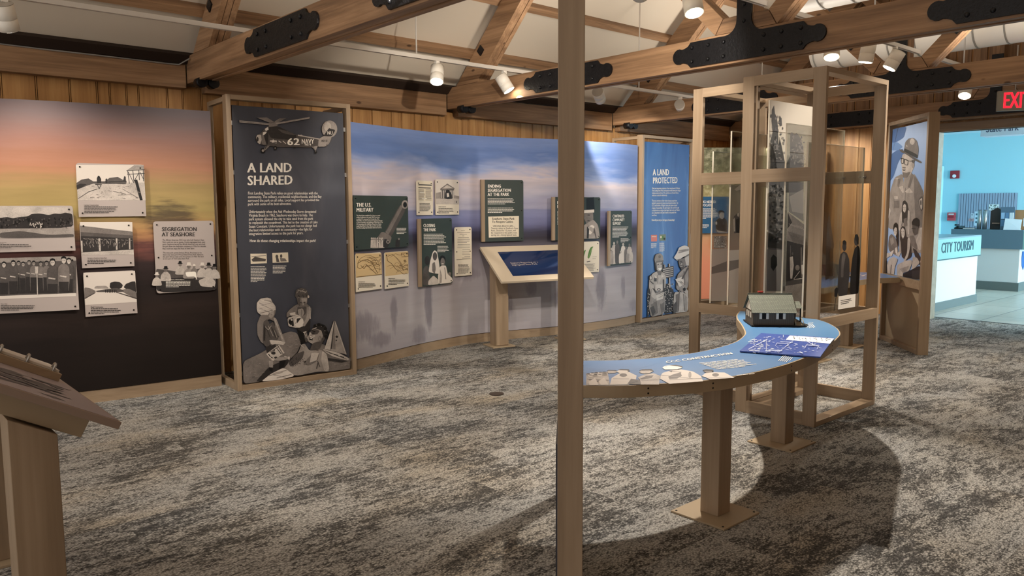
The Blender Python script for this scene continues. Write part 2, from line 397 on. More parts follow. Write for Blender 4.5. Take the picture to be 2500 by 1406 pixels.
# ------------------------------------------------------------------ wire on the wall beam
tag(obj('cable', MB().tube([(-0.5, 7.042, 2.764), (1.1, 7.042, 2.764), (1.35, 7.042, 2.76), (1.6, 7.012, 2.755), (1.95, 7.042, 2.76), (2.3, 7.042, 2.757), (2.40, 7.03, 2.757), (2.458, 6.93, 2.80)], 0.006, 6), flat('cable_grey', (150, 146, 140), 0.5)), 'thin grey cable stapled along the top of the wall beam at left', 'cable')

# ------------------------------------------------------------------ ducts
def duct(name, label, x, z, r, y0, y1, step):
    t = thing(name, label, 'air duct', (x, (y0+y1)/2, z), 0)
    m = MB().tube([(0, y0-(y0+y1)/2, 0), (0, y1-(y0+y1)/2, 0)], r, 28, True); obj('pipe', m, lampwhite, t)
    y = y0+0.1
    while y < y1-0.05:
        obj('seam', MB().tube([(0, y-0.008-(y0+y1)/2, 0), (0.0, y+0.008-(y0+y1)/2, 0)], r+0.006, 28, True), flat('duct_seam', (150, 146, 138), 0.4), t); y += step
    return t
duct('spiral_duct', 'big pale spiral duct beyond the third truss at upper right', 9.6, 3.44, 0.215, 0.95, 5.0, 0.30)
duct('spiral_duct', 'white duct end showing at the top edge above the middle beam', 7.4, 3.636, 0.22, 1.3, 4.05, 0.30)

# ------------------------------------------------------------------ lobby
lobby_blue = flat('lobby_wall_blue', (160, 208, 218), 0.7)
struct('wall_lobby_far', MB().box(17.5, 17.6, -3.0, 6.36, 0, 3.6), lobby_blue)
struct('wall_lobby_left', MB().box(XG+0.15, 17.6, 6.36, 6.46, 0, 3.6), lobby_blue)
struct('ceiling_lobby', MB().box(XG+0.14, 17.6, -3.0, 6.5, 2.96, 3.06), flat('lobby_ceiling', (200, 220, 228), 0.8))
struct('wall_lobby_right', MB().box(XG+0.15, 17.6, -3.1, -3.0, 0, 3.0), lobby_blue)
BOARDS = {
 'crowd': (0.68, 6.875, -16.5, 0.788, 1.21, 0.341),
 'group': (0.647, 6.889, -17, 0.824, 0.755, 0.411),
 'barrow': (1.476, 6.666, -6.8, 0.474, 1.465, 0.408),
 'shed': (1.477, 6.668, -7.4, 0.367, 1.071, 0.352),
 'road': (1.48, 6.667, -7.2, 0.367, 0.693, 0.344),
 'segregation': (1.996, 6.61, -4.3, 0.471, 0.839, 0.584),
 'military': (3.673, 6.346, 16.6, 0.779, 1.134, 0.504),
 'map_a': (3.681, 6.353, 16.7, 0.361, 0.743, 0.354),
 'map_b': (4.069, 6.468, 17.2, 0.363, 0.734, 0.356),
 'clipping': (4.565, 6.624, 12.2, 0.244, 1.446, 0.353),
 'court': (4.847, 6.686, 8.6, 0.352, 1.445, 0.372),
 'closing': (4.566, 6.615, 10.6, 0.516, 0.707, 0.702),
 'document': (5.127, 6.735, 1.7, 0.242, 0.775, 0.533),
 'ending': (5.491, 6.723, -12, 0.545, 1.139, 0.688),
 'native': (6.356, 6.484, -5.3, 0.759, 1.133, 0.503),
 'corn': (6.57, 6.473, -4, 0.549, 0.726, 0.377),
 'continued': (7.244, 6.404, 4.5, 0.499, 0.792, 0.679),
 'advocates': (9.049, 6.449, -35.6, 0.52, 1.146, 0.507),
 'dense_crowd': (9.331, 6.286, -37.8, 0.192, 0.935, 0.172),
}
# printed pictures: (tone, outline in millimetres on the surface)
ART = {
 'barrow': "6 2 393 474 405 473 258 -1 257;5 -1 261 474 267 475 127 0 125;2 -3 257 34 284 81 293 112 271 192 273 226 300 284 308 323 284 344 279 343 258 215 253 111 254 62 235 -2 206;1 -2 213 -4 239 24 253 67 249 30 222;4 344 356 404 401 474 403 474 368;1 348 354 479 366 479 371 348 359;1 351 327 477 336 477 342 351 332;1 354 356 361 256 366 257 359 357;1 391 359 395 262 400 262 396 360;1 434 364 435 285 440 285 439 364;1 466 366 465 276 470 277 471 367;1 358 347 391 265 395 267 362 349;1 400 274 441 348 438 350 396 277;1 442 348 468 285 472 287 446 350;1 216 265 344 271 344 278 216 272;1 215 257 338 252 339 257 216 262;1 137 294 144 309 158 310 167 290 165 256 136 254;0 158 305 157 301 155 297 152 295 148 295 146 297 144 301 143 305 144 309 146 313 149 314 153 315 155 313 157 309;1 123 252 171 249 168 244 125 245;1 137 244 147 213 151 215 140 246;1 161 246 147 215 151 213 164 244;0 401 287 422 290 453 129 433 127;1 1 136 77 190 75 193 0 139;1 76 189 137 212 136 216 75 193;2 245 195 334 173 335 176 245 198;2 276 164 368 172 368 174 276 167;2 311 214 416 146 418 149 312 217;1 197 291 208 295 209 259 195 256;1 319 274 329 315 340 311 340 275;3 157 179 166 178 167 181 157 182;3 101 233 116 235 116 237 101 235;3 426 188 442 188 442 191 426 191;3 126 169 142 169 142 172 126 172;3 311 230 326 230 327 232 312 233;3 84 145 95 144 95 148 84 149;3 322 141 332 139 332 142 322 143;3 402 145 409 147 408 150 402 148;3 415 192 429 193 429 196 415 195;3 209 199 222 199 222 202 209 202;3 310 140 327 137 327 140 311 143;3 129 146 146 144 147 147 130 149;3 326 215 342 215 342 217 326 217;3 95 147 113 149 113 152 95 150;3 219 220 227 218 228 222 219 223;3 90 172 95 170 95 173 90 174;3 381 135 393 132 394 134 382 137;3 101 173 107 175 106 177 101 176;3 289 220 294 218 295 221 290 223;3 410 143 420 144 420 146 410 146;3 299 174 311 173 311 177 299 178;3 251 191 266 193 266 195 251 194;3 419 183 432 186 432 188 419 186;3 279 235 292 234 292 236 279 237;3 294 188 308 189 308 192 294 191;3 335 234 341 233 342 237 336 238;3 162 188 174 189 174 192 162 191;3 184 197 196 199 196 201 184 200;3 347 234 360 233 360 236 348 237;3 150 152 158 154 158 157 150 155;3 321 226 330 227 330 230 321 229;3 225 147 232 148 232 151 225 150;3 386 190 394 192 394 195 386 193;3 139 152 155 154 155 156 139 154;3 357 170 373 171 373 173 357 172;3 174 153 183 154 183 157 174 156;3 221 194 238 196 238 198 221 196;3 405 145 423 145 423 149 405 148;3 402 214 417 212 418 216 403 217;3 256 207 266 208 266 210 256 208",
 'crowd': "5 25 347 785 327 785 234 18 243;1 18 247 316 252 360 260 396 249 440 259 492 263 516 280 568 284 628 271 666 283 704 279 736 289 783 278 783 172 13 172;4 14 174 785 174 787 100 9 102;2 309 145 442 156 619 122 781 128 783 101 307 103;0 464 231 463 224 460 223 458 227 459 234 461 239 463 237;2 543 186 541 182 537 181 534 184 534 188 537 190 541 189;1 584 237 583 234 580 233 577 236 577 239 580 242 583 241;2 427 247 425 244 422 243 420 245 420 249 423 252 426 251;0 759 209 758 205 754 204 751 207 752 212 755 215 758 214;0 422 195 420 191 417 190 415 193 415 197 418 200 421 199;0 697 239 695 234 691 233 688 236 688 242 692 246 696 245;0 322 200 321 195 317 194 315 198 316 203 318 207 321 206;0 342 220 340 214 335 212 332 216 332 223 336 227 340 225;2 71 251 68 245 63 244 60 248 60 255 64 259 69 257;1 95 221 93 217 91 216 89 219 89 223 91 225 94 224;1 313 226 312 222 308 221 306 223 306 228 309 231 312 230;2 272 244 270 238 268 237 266 241 266 247 269 251 271 250;0 622 209 620 204 616 203 614 206 614 213 617 216 620 215;0 613 223 611 218 607 217 604 220 604 225 608 229 612 227;1 303 218 301 213 298 211 295 215 296 222 299 226 302 224;2 369 235 368 229 364 228 362 232 362 238 365 241 368 240;0 631 233 628 227 623 225 620 230 620 237 624 241 629 240;1 302 191 301 185 298 184 296 188 296 194 299 198 301 197;2 734 196 732 191 727 189 724 193 724 200 728 204 732 202;0 576 210 573 204 569 203 565 207 566 214 569 218 574 216;2 378 235 377 232 374 231 372 233 373 237 375 240 377 239;0 105 195 102 191 98 190 95 193 95 198 99 201 103 200;0 669 247 667 240 662 239 659 243 659 250 663 255 667 253;0 743 207 741 201 739 199 737 204 737 210 739 215 742 213;0 406 202 404 198 400 198 397 200 397 204 401 207 404 206;2 437 213 435 209 432 209 430 211 430 215 433 218 436 217;2 781 202 778 196 774 194 771 198 771 205 775 209 779 208;2 321 227 319 222 314 221 310 224 311 230 315 234 319 232;0 758 221 755 216 750 215 746 219 746 224 750 227 756 226;2 588 238 585 232 581 231 577 235 578 241 582 245 586 244;2 412 218 410 214 405 213 401 216 402 220 406 223 410 222;2 103 204 101 199 96 198 92 201 93 207 97 211 101 209;0 671 239 670 234 667 232 665 236 665 242 667 245 670 244;2 731 188 728 183 723 182 719 186 720 191 724 194 729 192;2 554 221 552 217 548 216 545 219 545 223 548 226 552 225;2 193 252 191 248 187 247 183 250 184 254 187 257 192 256;2 452 234 450 230 446 230 442 232 443 236 446 239 451 238;2 774 214 773 208 769 207 767 211 767 217 770 220 773 219;0 704 202 702 196 698 195 696 199 696 206 699 210 703 208;0 670 220 668 216 664 215 662 218 662 223 665 226 669 225;0 203 205 201 199 196 197 192 201 193 208 197 212 202 211;1 208 240 207 235 204 234 202 238 203 243 205 247 208 246;1 531 247 530 244 527 243 524 245 525 249 527 252 530 251;0 166 248 165 243 162 242 160 245 160 250 163 253 165 252;2 716 245 714 240 710 238 707 242 707 249 711 253 715 251;2 40 233 38 229 35 228 33 231 33 235 36 237 39 236;2 505 199 504 194 500 192 497 196 498 202 501 205 504 204;2 119 236 118 230 115 228 113 232 114 239 116 243 119 242;1 713 241 710 237 706 235 703 239 703 244 707 247 711 246;1 359 206 358 200 355 198 353 203 353 210 356 214 359 213;2 277 214 276 209 273 208 271 211 271 217 274 220 276 219;2 288 203 286 198 282 197 279 201 279 207 283 210 287 209;1 575 239 572 233 568 232 564 236 564 242 568 246 573 245;0 122 191 119 186 115 185 111 189 112 195 116 198 120 197;1 512 221 509 216 505 215 502 218 502 224 506 227 510 226;0 260 241 258 237 256 236 254 239 254 243 256 246 259 245;2 438 211 436 207 432 206 430 209 430 214 433 217 436 215;0 310 193 308 188 304 187 302 190 302 195 305 198 309 197;1 547 214 544 209 540 208 536 211 536 217 540 220 545 219;2 636 244 633 240 629 239 625 242 625 246 629 249 634 248;0 231 246 229 240 225 238 222 243 222 250 226 254 229 253;2 113 207 111 202 108 200 106 204 106 211 109 215 112 213;2 637 196 635 190 631 189 628 193 628 200 632 204 636 203;0 625 211 623 207 619 206 615 209 616 213 619 216 623 215;0 214 200 212 195 207 194 204 198 204 203 208 206 212 205;1 328 196 326 191 322 190 319 194 320 199 323 203 327 202;1 498 183 495 177 491 176 487 180 487 186 491 190 496 188;0 56 242 55 236 52 235 50 239 51 245 53 249 56 248;2 203 242 201 236 198 234 196 238 196 245 199 249 202 247;2 184 199 182 194 180 193 178 196 178 201 180 204 183 203;2 519 239 517 234 512 233 509 237 509 243 513 246 517 245;0 71 231 69 226 66 225 63 228 63 233 66 237 70 235;1 50 232 47 227 43 225 40 229 40 235 44 239 48 238;2 130 196 128 193 123 192 120 195 120 198 124 201 128 200;0 91 188 88 182 83 180 80 184 80 191 84 195 89 194;2 350 200 348 194 345 193 342 197 343 203 345 207 349 206;0 328 194 327 189 323 188 321 192 321 197 324 200 327 199;0 82 197 80 193 76 192 73 195 73 200 77 203 80 202;2 370 200 368 195 365 194 362 197 363 202 366 206 369 205;1 62 238 60 233 57 232 54 235 54 240 57 243 61 242;0 323 186 321 181 318 180 315 183 316 188 318 192 321 190;0 668 211 666 207 663 206 661 209 661 213 664 216 667 215;0 327 241 325 235 323 234 321 238 321 244 323 247 326 246;0 357 239 355 235 351 234 349 237 349 242 352 245 355 243;0 57 207 55 202 52 201 49 205 49 210 52 213 56 212;0 51 190 49 186 46 185 44 188 44 193 47 196 50 195;0 171 231 170 227 166 227 164 229 164 233 167 236 170 235;1 72 206 69 200 65 198 61 203 62 210 66 214 70 212;2 615 182 613 178 610 177 608 180 608 184 611 187 614 186;1 636 205 635 201 631 200 629 203 629 207 632 209 635 208;2 350 246 349 242 347 241 345 244 345 248 347 250 349 249;0 100 243 99 239 95 238 92 241 93 245 96 248 99 247;2 406 228 404 224 400 222 398 226 398 231 401 235 404 233;2 287 208 285 202 282 201 280 205 280 211 283 214 286 213;1 741 242 739 237 736 236 734 239 734 244 737 248 740 246;2 404 214 402 207 398 206 394 210 395 217 399 222 403 220;2 159 204 157 199 153 198 149 201 150 207 153 210 158 209;2 722 222 720 217 717 216 714 220 714 225 717 229 721 227;0 552 226 550 220 546 218 543 223 544 229 547 233 551 232;2 713 199 712 195 709 194 707 197 707 201 710 204 712 203;0 588 192 586 186 581 185 578 189 578 195 582 199 587 198;0 106 238 104 232 99 231 96 235 96 242 100 246 104 245;1 361 190 358 187 353 186 349 189 350 192 354 195 359 194;0 172 200 171 196 167 195 165 198 165 203 168 206 171 205;0 359 195 357 192 354 191 352 194 352 197 355 200 358 199;2 144 210 142 207 137 206 134 209 134 213 138 215 142 214;2 243 239 241 234 237 233 234 236 234 242 238 245 241 244;2 711 226 708 221 704 219 700 223 701 229 704 232 709 231;0 492 247 490 241 486 240 483 244 484 251 487 255 491 254;1 104 191 102 186 100 185 98 188 98 194 100 197 103 196;2 192 197 190 192 187 191 185 195 186 200 188 203 191 202;2 525 201 523 197 518 195 515 199 516 204 519 208 523 206;2 112 198 110 194 107 193 104 196 104 201 107 204 111 203;1 121 254 119 250 114 249 111 252 112 256 115 258 119 257;0 285 219 283 214 278 213 275 216 275 223 279 227 284 225;0 297 199 295 195 291 194 288 197 288 201 292 204 295 203;1 285 185 283 180 280 179 278 182 278 187 281 191 284 189;0 216 231 214 225 210 224 206 228 207 235 211 239 215 237;2 772 204 770 200 765 198 761 202 761 207 766 210 770 209;2 171 212 169 206 165 204 163 208 163 215 166 219 170 217;0 326 184 325 177 321 176 319 180 319 188 322 192 325 190;0 168 247 166 242 163 241 161 245 161 250 164 253 167 252;0 504 247 502 243 499 241 497 245 497 250 500 253 503 252;1 281 202 280 197 277 196 275 199 275 205 277 208 280 207;0 709 217 708 211 705 209 702 214 703 220 705 224 708 223;1 549 182 546 177 541 176 538 179 538 185 542 188 547 187;2 734 214 732 208 729 206 727 211 727 218 730 223 733 221;1 245 251 243 245 238 243 235 248 235 254 239 258 243 257;2 248 236 247 233 244 232 243 234 243 239 245 241 247 240;0 422 214 420 211 415 210 411 212 412 216 416 218 420 218;1 770 191 767 185 762 184 758 188 758 195 763 199 768 198;0 767 245 765 241 762 240 759 243 760 247 762 250 766 249;2 706 189 704 186 700 185 697 187 697 192 700 194 704 193;2 260 236 258 232 254 231 252 234 252 238 255 241 258 240;0 67 226 65 220 60 219 57 223 57 229 61 233 66 232;2 214 244 212 238 208 237 205 241 206 247 209 252 212 250;0 437 232 435 227 432 225 431 229 431 234 433 238 436 237;2 76 200 74 194 71 193 68 197 68 203 72 207 75 205;2 725 191 723 186 719 185 716 188 716 193 719 197 723 195;0 499 230 497 223 492 222 489 226 490 234 493 238 497 237;1 434 223 432 219 428 218 425 221 426 225 429 228 432 227;2 218 234 216 230 214 229 212 232 212 236 214 239 217 238;0 416 223 414 216 409 215 406 219 406 226 410 231 414 229;2 485 248 483 245 479 244 476 246 476 250 479 253 483 252;1 122 201 120 196 117 195 115 198 116 204 118 208 121 207;2 302 217 300 211 297 209 295 214 295 221 298 225 301 224;2 164 228 162 224 159 223 157 226 157 230 160 233 163 232;1 741 181 739 176 735 175 732 178 732 184 736 188 740 187;2 62 227 59 223 55 223 51 225 51 229 55 231 60 230;0 201 240 199 236 195 235 192 238 192 242 195 244 200 243;0 501 242 498 235 493 233 489 238 490 245 494 250 499 248;2 543 220 541 215 538 214 535 218 535 222 538 225 542 224;2 445 239 443 235 438 234 434 237 435 241 439 244 444 243;2 710 236 707 230 703 229 700 233 700 239 704 243 708 241;0 137 250 136 245 132 244 130 247 131 253 133 257 136 256;2 131 244 128 239 124 238 120 242 120 247 124 251 129 249;2 312 245 310 241 307 241 305 243 305 247 308 249 311 248;1 110 247 108 242 105 241 103 244 104 249 106 252 109 251;0 715 243 714 238 711 237 709 240 710 245 712 248 715 247;0 136 222 134 215 131 214 128 218 129 225 132 230 135 228;1 386 203 384 197 380 196 378 200 378 206 381 210 385 209;2 420 192 418 187 414 186 411 190 411 195 415 199 419 197;2 427 221 425 216 421 215 419 218 419 223 422 226 425 225;0 593 229 591 222 588 221 585 225 586 232 588 237 592 235;0 749 225 748 220 745 218 743 222 743 228 746 232 748 231;0 73 213 72 210 69 209 67 212 68 215 70 218 73 217;2 679 193 677 187 673 186 670 190 670 196 674 199 678 198;2 602 243 600 238 596 237 592 240 593 245 596 248 600 247;2 467 235 465 231 461 230 459 233 459 238 462 241 466 240;5 525 206 523 200 519 200 517 206 520 211 523 211;5 549 181 547 176 543 176 541 181 543 186 547 186;5 579 185 577 180 573 180 572 185 574 191 578 190;5 571 208 569 203 566 203 564 208 566 213 570 213;5 584 208 582 203 578 203 577 208 579 214 583 214;5 507 200 505 195 501 195 500 200 502 206 506 206;5 562 206 560 201 556 201 555 206 557 211 560 211;5 554 208 552 203 548 203 547 208 549 214 553 214;5 583 201 581 196 577 196 575 201 578 207 581 206;5 539 199 537 193 533 194 531 199 533 204 537 204;5 573 180 571 175 567 175 566 181 568 186 572 186;5 544 202 541 197 538 197 536 202 538 207 542 207;5 552 217 550 211 546 211 545 217 547 222 551 222;5 533 186 531 181 527 181 526 187 528 192 532 192;5 567 217 565 212 561 212 559 217 561 222 565 222;5 573 204 571 199 567 199 565 204 568 209 571 209;5 584 205 582 199 578 199 577 205 579 210 583 210;5 515 198 513 193 509 193 508 198 510 204 514 204;5 576 202 573 197 570 197 568 202 570 207 574 207;5 573 191 571 186 567 186 566 191 568 197 572 196;5 529 208 527 203 523 203 521 208 524 213 527 213;5 542 204 539 199 536 199 534 204 536 209 540 209;5 529 194 527 189 523 189 522 194 524 199 527 199;5 574 196 572 191 568 191 567 196 569 201 573 201;5 510 211 508 206 504 206 502 211 505 217 508 217;5 529 196 527 190 523 190 522 196 524 201 527 201",
 'group': "4 34 413 333 412 823 414 824 361 31 363;2 32 379 825 379 811 128 16 135;6 16 135 807 130 807 106 14 111;2 423 337 438 354 456 354 469 335 467 275 454 146 414 146 418 277;1 421 267 463 265 453 144 415 144;4 457 369 455 360 450 355 444 355 440 361 438 370 441 379 446 385 452 384 456 379;0 437 373 439 387 449 392 459 386 459 372 454 380 443 380;5 426 293 453 287 455 293 427 299;1 443 369 447 369 447 373 443 373;1 449 369 453 369 454 373 450 373;2 452 329 467 346 485 346 498 327 496 267 484 146 444 145 447 269;1 450 259 492 257 483 143 445 143;4 486 361 484 352 479 347 473 347 469 353 468 362 470 371 475 377 481 377 485 371;0 466 365 468 379 478 384 488 378 488 364 483 372 472 372;5 455 285 483 278 484 285 456 291;1 472 361 476 361 476 365 472 365;1 479 361 483 361 483 365 479 365;2 489 339 505 356 523 356 536 337 534 277 522 145 481 145 485 279;1 487 269 530 267 520 143 482 143;4 524 371 522 362 517 357 511 357 507 363 505 372 508 381 513 387 519 387 523 381;0 504 375 506 389 516 394 526 388 526 374 521 382 510 382;5 493 295 521 288 522 295 494 301;1 510 371 514 371 514 375 510 375;1 517 371 520 371 521 375 517 375;3 519 333 535 351 553 350 566 331 564 271 552 145 511 144 514 273;1 517 263 560 261 550 142 512 142;4 554 366 552 357 547 351 541 352 536 357 535 367 537 376 542 381 548 381 553 375;0 533 369 535 384 546 389 556 383 556 369 551 377 539 377;5 523 289 550 283 552 289 524 296;1 539 366 543 366 544 369 540 370;1 546 366 550 366 550 369 546 369;3 564 327 579 345 597 344 611 325 609 265 597 144 556 144 559 267;1 562 257 605 255 596 142 557 142;4 599 360 597 351 591 345 585 346 581 351 580 361 582 370 587 376 593 375 598 369;0 578 363 580 378 591 383 600 377 601 363 596 371 584 371;5 567 283 595 276 597 283 569 289;1 584 360 588 360 588 364 584 364;1 591 360 595 360 595 363 591 363;3 602 330 617 348 636 347 649 328 647 267 635 144 594 143 597 270;1 600 260 643 258 634 141 595 141;4 637 363 635 354 629 348 624 349 619 354 618 364 620 373 625 379 631 378 636 373;0 616 367 618 381 629 386 639 380 639 366 634 374 622 374;5 605 286 633 279 635 286 607 292;1 622 363 626 363 626 367 622 367;1 629 363 633 363 633 366 629 367;2 324 320 343 342 365 341 382 318 379 242 367 147 317 147 318 245;1 321 232 374 230 366 145 318 146;5 367 361 364 350 358 343 351 343 345 350 344 362 347 373 353 380 360 380 366 373;0 342 365 344 383 357 389 369 382 369 364 363 374 349 375;5 328 265 362 257 364 265 330 273;1 349 362 354 361 354 365 349 365;1 357 361 362 361 363 365 358 365;2 383 328 402 350 425 350 441 326 438 250 426 147 376 146 377 253;1 380 240 433 238 425 144 377 145;5 426 369 423 358 417 351 410 351 404 359 403 370 406 382 412 389 419 388 425 381;0 401 374 403 392 416 398 428 391 429 373 422 383 408 383;5 387 273 422 265 423 273 389 281;1 408 370 413 370 413 373 409 373;1 417 370 422 369 422 373 417 373;2 742 332 762 355 786 354 804 330 801 252 789 141 736 141 736 255;1 740 242 796 240 787 138 737 139;5 788 375 785 363 778 356 770 356 765 364 763 376 766 387 773 394 780 394 786 387;0 761 379 763 397 777 404 790 397 790 378 783 388 769 389;5 747 276 783 267 785 276 749 284;1 769 375 774 375 774 379 769 379;1 778 375 783 375 783 378 778 379;3 255 316 274 338 296 337 312 314 309 238 298 148 248 148 249 241;1 252 229 304 226 296 146 250 147;5 298 357 295 345 288 338 281 339 276 346 274 357 277 369 284 376 291 376 296 368;0 273 361 275 379 288 385 300 378 300 360 294 370 280 370;5 259 261 293 253 294 261 260 269;1 280 357 285 357 285 360 280 361;1 288 357 293 357 293 360 288 360;3 140 312 159 334 181 333 197 310 193 235 182 150 134 150 134 237;1 137 225 188 223 181 148 135 148;5 182 352 180 341 173 334 166 334 161 342 160 353 162 364 169 371 176 371 181 364;0 158 356 160 374 173 380 184 373 185 355 179 365 165 366;5 144 257 177 249 179 257 146 265;1 165 353 170 353 170 356 165 356;1 173 353 178 352 178 356 173 356;3 34 307 53 329 74 328 90 305 87 231 76 152 28 152 28 234;1 31 222 82 219 74 149 29 150;5 76 348 73 336 67 330 60 330 55 337 53 349 56 360 62 367 69 366 75 359;0 52 352 54 369 67 375 78 369 78 351 72 361 59 361;5 38 253 71 246 72 253 40 261;1 59 348 63 348 64 351 59 352;1 67 348 71 348 72 351 67 351;2 628 318 652 345 680 344 701 315 698 221 686 142 623 143 620 224;1 625 209 691 206 684 140 624 141;5 682 368 679 354 671 346 661 346 654 355 652 369 656 384 664 392 673 392 680 383;0 650 373 653 396 669 403 685 395 685 372 677 385 659 385;5 633 249 677 239 679 249 635 259;1 659 369 666 369 666 373 660 373;1 670 369 676 369 676 372 670 373;3 702 331 726 358 755 357 776 328 773 234 760 141 696 142 695 237;1 699 222 766 219 758 139 698 140;5 757 382 753 367 745 359 736 359 729 368 727 383 730 397 738 406 748 405 755 396;0 724 387 727 409 744 417 759 408 760 386 751 398 734 399;5 708 262 751 252 753 262 710 272;1 734 383 740 383 740 386 734 386;1 744 382 751 382 751 386 745 386;3 190 304 214 331 240 330 260 301 256 210 245 149 186 150 183 214;1 187 199 250 196 243 147 187 148;5 242 353 239 340 231 331 222 332 216 340 214 354 218 368 225 376 234 376 240 367;0 212 358 215 380 230 387 245 379 245 357 237 369 221 370;5 195 238 236 228 238 238 197 248;1 221 354 227 354 227 358 221 358;1 231 354 236 354 237 357 231 357;2 77 300 100 327 126 326 145 297 141 207 131 151 72 151 69 211;1 73 196 135 193 129 148 74 150;5 128 349 124 335 117 327 108 327 102 336 100 350 104 364 111 372 120 372 126 363;0 98 354 101 375 116 383 130 374 131 353 123 365 107 365;5 82 235 122 225 124 235 84 244;1 107 350 112 350 113 353 107 353;1 117 350 122 349 122 353 117 353;5 559 300 553 133 559 132 565 300;5 551 344 573 343 569 291 551 291",
 'shed': "6 3 355 368 349 366 266 5 314;3 4 328 366 274 366 229 4 265;2 4 279 367 243 365 213 4 246;1 4 249 365 220 366 128 0 121;5 1 122 366 132 367 92 3 103;5 122 226 122 129 135 129 135 227;5 244 223 241 134 252 134 255 223;5 337 221 334 136 344 136 347 221;5 2 212 0 124 11 124 13 212;2 187 174 185 141 188 141 190 174;4 78 182 84 161 89 163 83 184;2 145 199 144 187 147 186 148 199;4 231 192 226 175 230 174 235 191;2 267 175 264 145 270 144 273 174;3 40 228 47 202 49 203 43 229;4 239 189 232 171 237 169 243 187;4 344 219 333 184 337 182 348 217;2 210 219 215 187 220 188 216 220;3 150 207 152 183 155 184 153 207;2 115 178 115 159 120 159 119 178;4 121 180 126 150 129 151 124 180;3 36 205 37 183 42 184 41 206;3 79 223 70 189 73 188 82 222;2 87 218 83 203 88 201 92 217;2 246 184 243 164 246 163 249 183;4 101 212 109 183 112 184 104 213;2 119 218 113 190 116 189 122 217;2 243 190 245 166 249 167 247 190;3 159 216 158 206 162 205 164 216;4 309 195 301 172 305 171 312 194;4 182 202 191 183 196 186 188 205;4 180 215 177 183 180 183 183 215;2 124 207 130 185 134 186 128 208;3 310 198 300 180 304 177 314 196;4 226 185 226 160 231 160 230 186;3 114 209 118 179 122 180 117 210;4 20 192 24 172 27 173 23 193;2 78 212 78 192 81 192 81 212;4 203 207 202 183 206 183 207 207;3 326 192 317 182 321 179 329 189;2 84 201 76 177 78 176 87 200;3 146 196 144 185 147 184 149 195;2 121 177 114 165 117 163 124 175;4 66 209 59 185 62 183 70 207;3 83 215 87 186 92 187 88 216;2 48 192 42 170 47 169 53 190;2 124 186 114 164 119 162 129 184;3 59 179 63 156 67 157 64 180;3 158 183 154 166 159 165 163 181;3 68 226 70 211 75 212 73 227;4 186 173 189 153 191 154 188 173;3 203 185 196 172 201 169 208 182;4 267 197 262 185 266 183 270 195;3 292 183 283 157 288 155 297 181;2 63 227 65 204 69 205 68 228;4 19 228 36 222 37 225 20 231;4 48 226 65 220 66 223 49 229;4 76 224 93 218 94 222 77 227;4 105 222 122 216 123 220 106 226;4 134 220 151 214 152 218 135 224;4 163 218 180 212 181 216 164 222;4 192 216 210 211 211 214 193 220;4 221 215 239 209 240 212 222 218;4 251 213 268 207 270 210 252 216;4 280 211 298 205 299 208 281 214;4 310 209 328 203 329 206 311 212;4 340 207 358 201 359 204 341 210",
 'road': "6 3 343 365 340 367 170 -1 176;6 0 194 367 179 366 90 2 92;3 -1 185 4 230 40 223 79 198 78 184 20 152 -1 144;2 -1 147 62 181 79 182 3 139;1 177 219 183 256 217 263 253 256 273 232 263 209 226 198 193 207;1 276 213 294 240 337 256 365 256 366 161 317 183;3 250 192 309 202 367 170 366 114 298 156;2 79 198 226 214 275 190 274 176 86 188;4 68 217 81 236 153 234 169 218 168 209;2 225 181 367 123 367 112 224 174;0 145 203 146 179 151 179 150 203;0 157 202 158 178 163 178 162 202;0 170 201 170 177 175 177 175 201;0 182 200 182 176 187 176 187 200;0 194 199 195 175 200 176 199 200;0 207 199 207 175 212 175 212 199;0 219 198 219 174 224 174 224 198",
 'segregation': "2 0 202 57 194 200 163 330 185 473 197 472 -6 1 7;1 -1 145 71 103 198 115 326 88 474 79 472 -6 -1 7;1 71 117 301 123 303 30 70 22;5 28 102 40 153 64 176 88 175 109 149 116 96;3 91 193 88 181 80 173 71 174 64 182 62 194 65 206 73 214 82 213 89 205;0 51 197 63 203 66 222 90 221 91 202 102 195;5 145 147 156 194 178 215 199 214 219 191 226 142;3 203 230 200 219 193 212 184 213 178 220 176 232 179 243 186 249 194 249 201 242;0 166 235 177 240 180 257 201 256 202 239 213 233;4 203 111 217 168 243 193 270 192 294 164 302 105;3 274 212 270 199 261 191 251 191 243 200 241 214 245 227 253 235 263 235 271 226;6 229 217 242 223 245 244 272 243 273 222 286 214;3 262 139 271 177 289 194 307 193 323 175 329 135;3 310 206 307 197 301 191 295 192 289 198 288 207 290 216 296 221 303 221 308 215;6 280 210 289 215 291 229 309 228 309 214 318 209;5 314 113 326 166 351 190 376 188 399 162 407 108;3 380 207 376 195 368 187 359 188 351 196 349 209 352 221 360 228 370 228 377 220;6 338 212 350 218 353 237 378 236 379 216 391 209;5 365 110 378 164 403 187 428 186 451 160 459 105;3 432 204 428 192 420 184 410 185 403 193 401 206 404 218 412 226 422 225 429 217;0 389 209 402 215 405 234 430 233 431 214 443 207;5 412 98 425 151 450 175 475 173 498 147 507 92;3 479 192 476 180 467 172 458 173 450 181 448 194 451 206 459 214 469 213 477 205;0 436 197 449 203 452 222 477 221 479 202 491 194;5 -37 67 -26 114 -5 134 16 133 35 110 42 62;3 19 149 16 138 9 132 1 132 -5 139 -7 151 -4 162 3 168 11 168 17 160;6 -16 154 -6 159 -3 176 18 175 19 158 29 151;7 227 163 311 165 317 88 301 123 235 124;5 326 88 422 121 468 69 456 20 343 38",
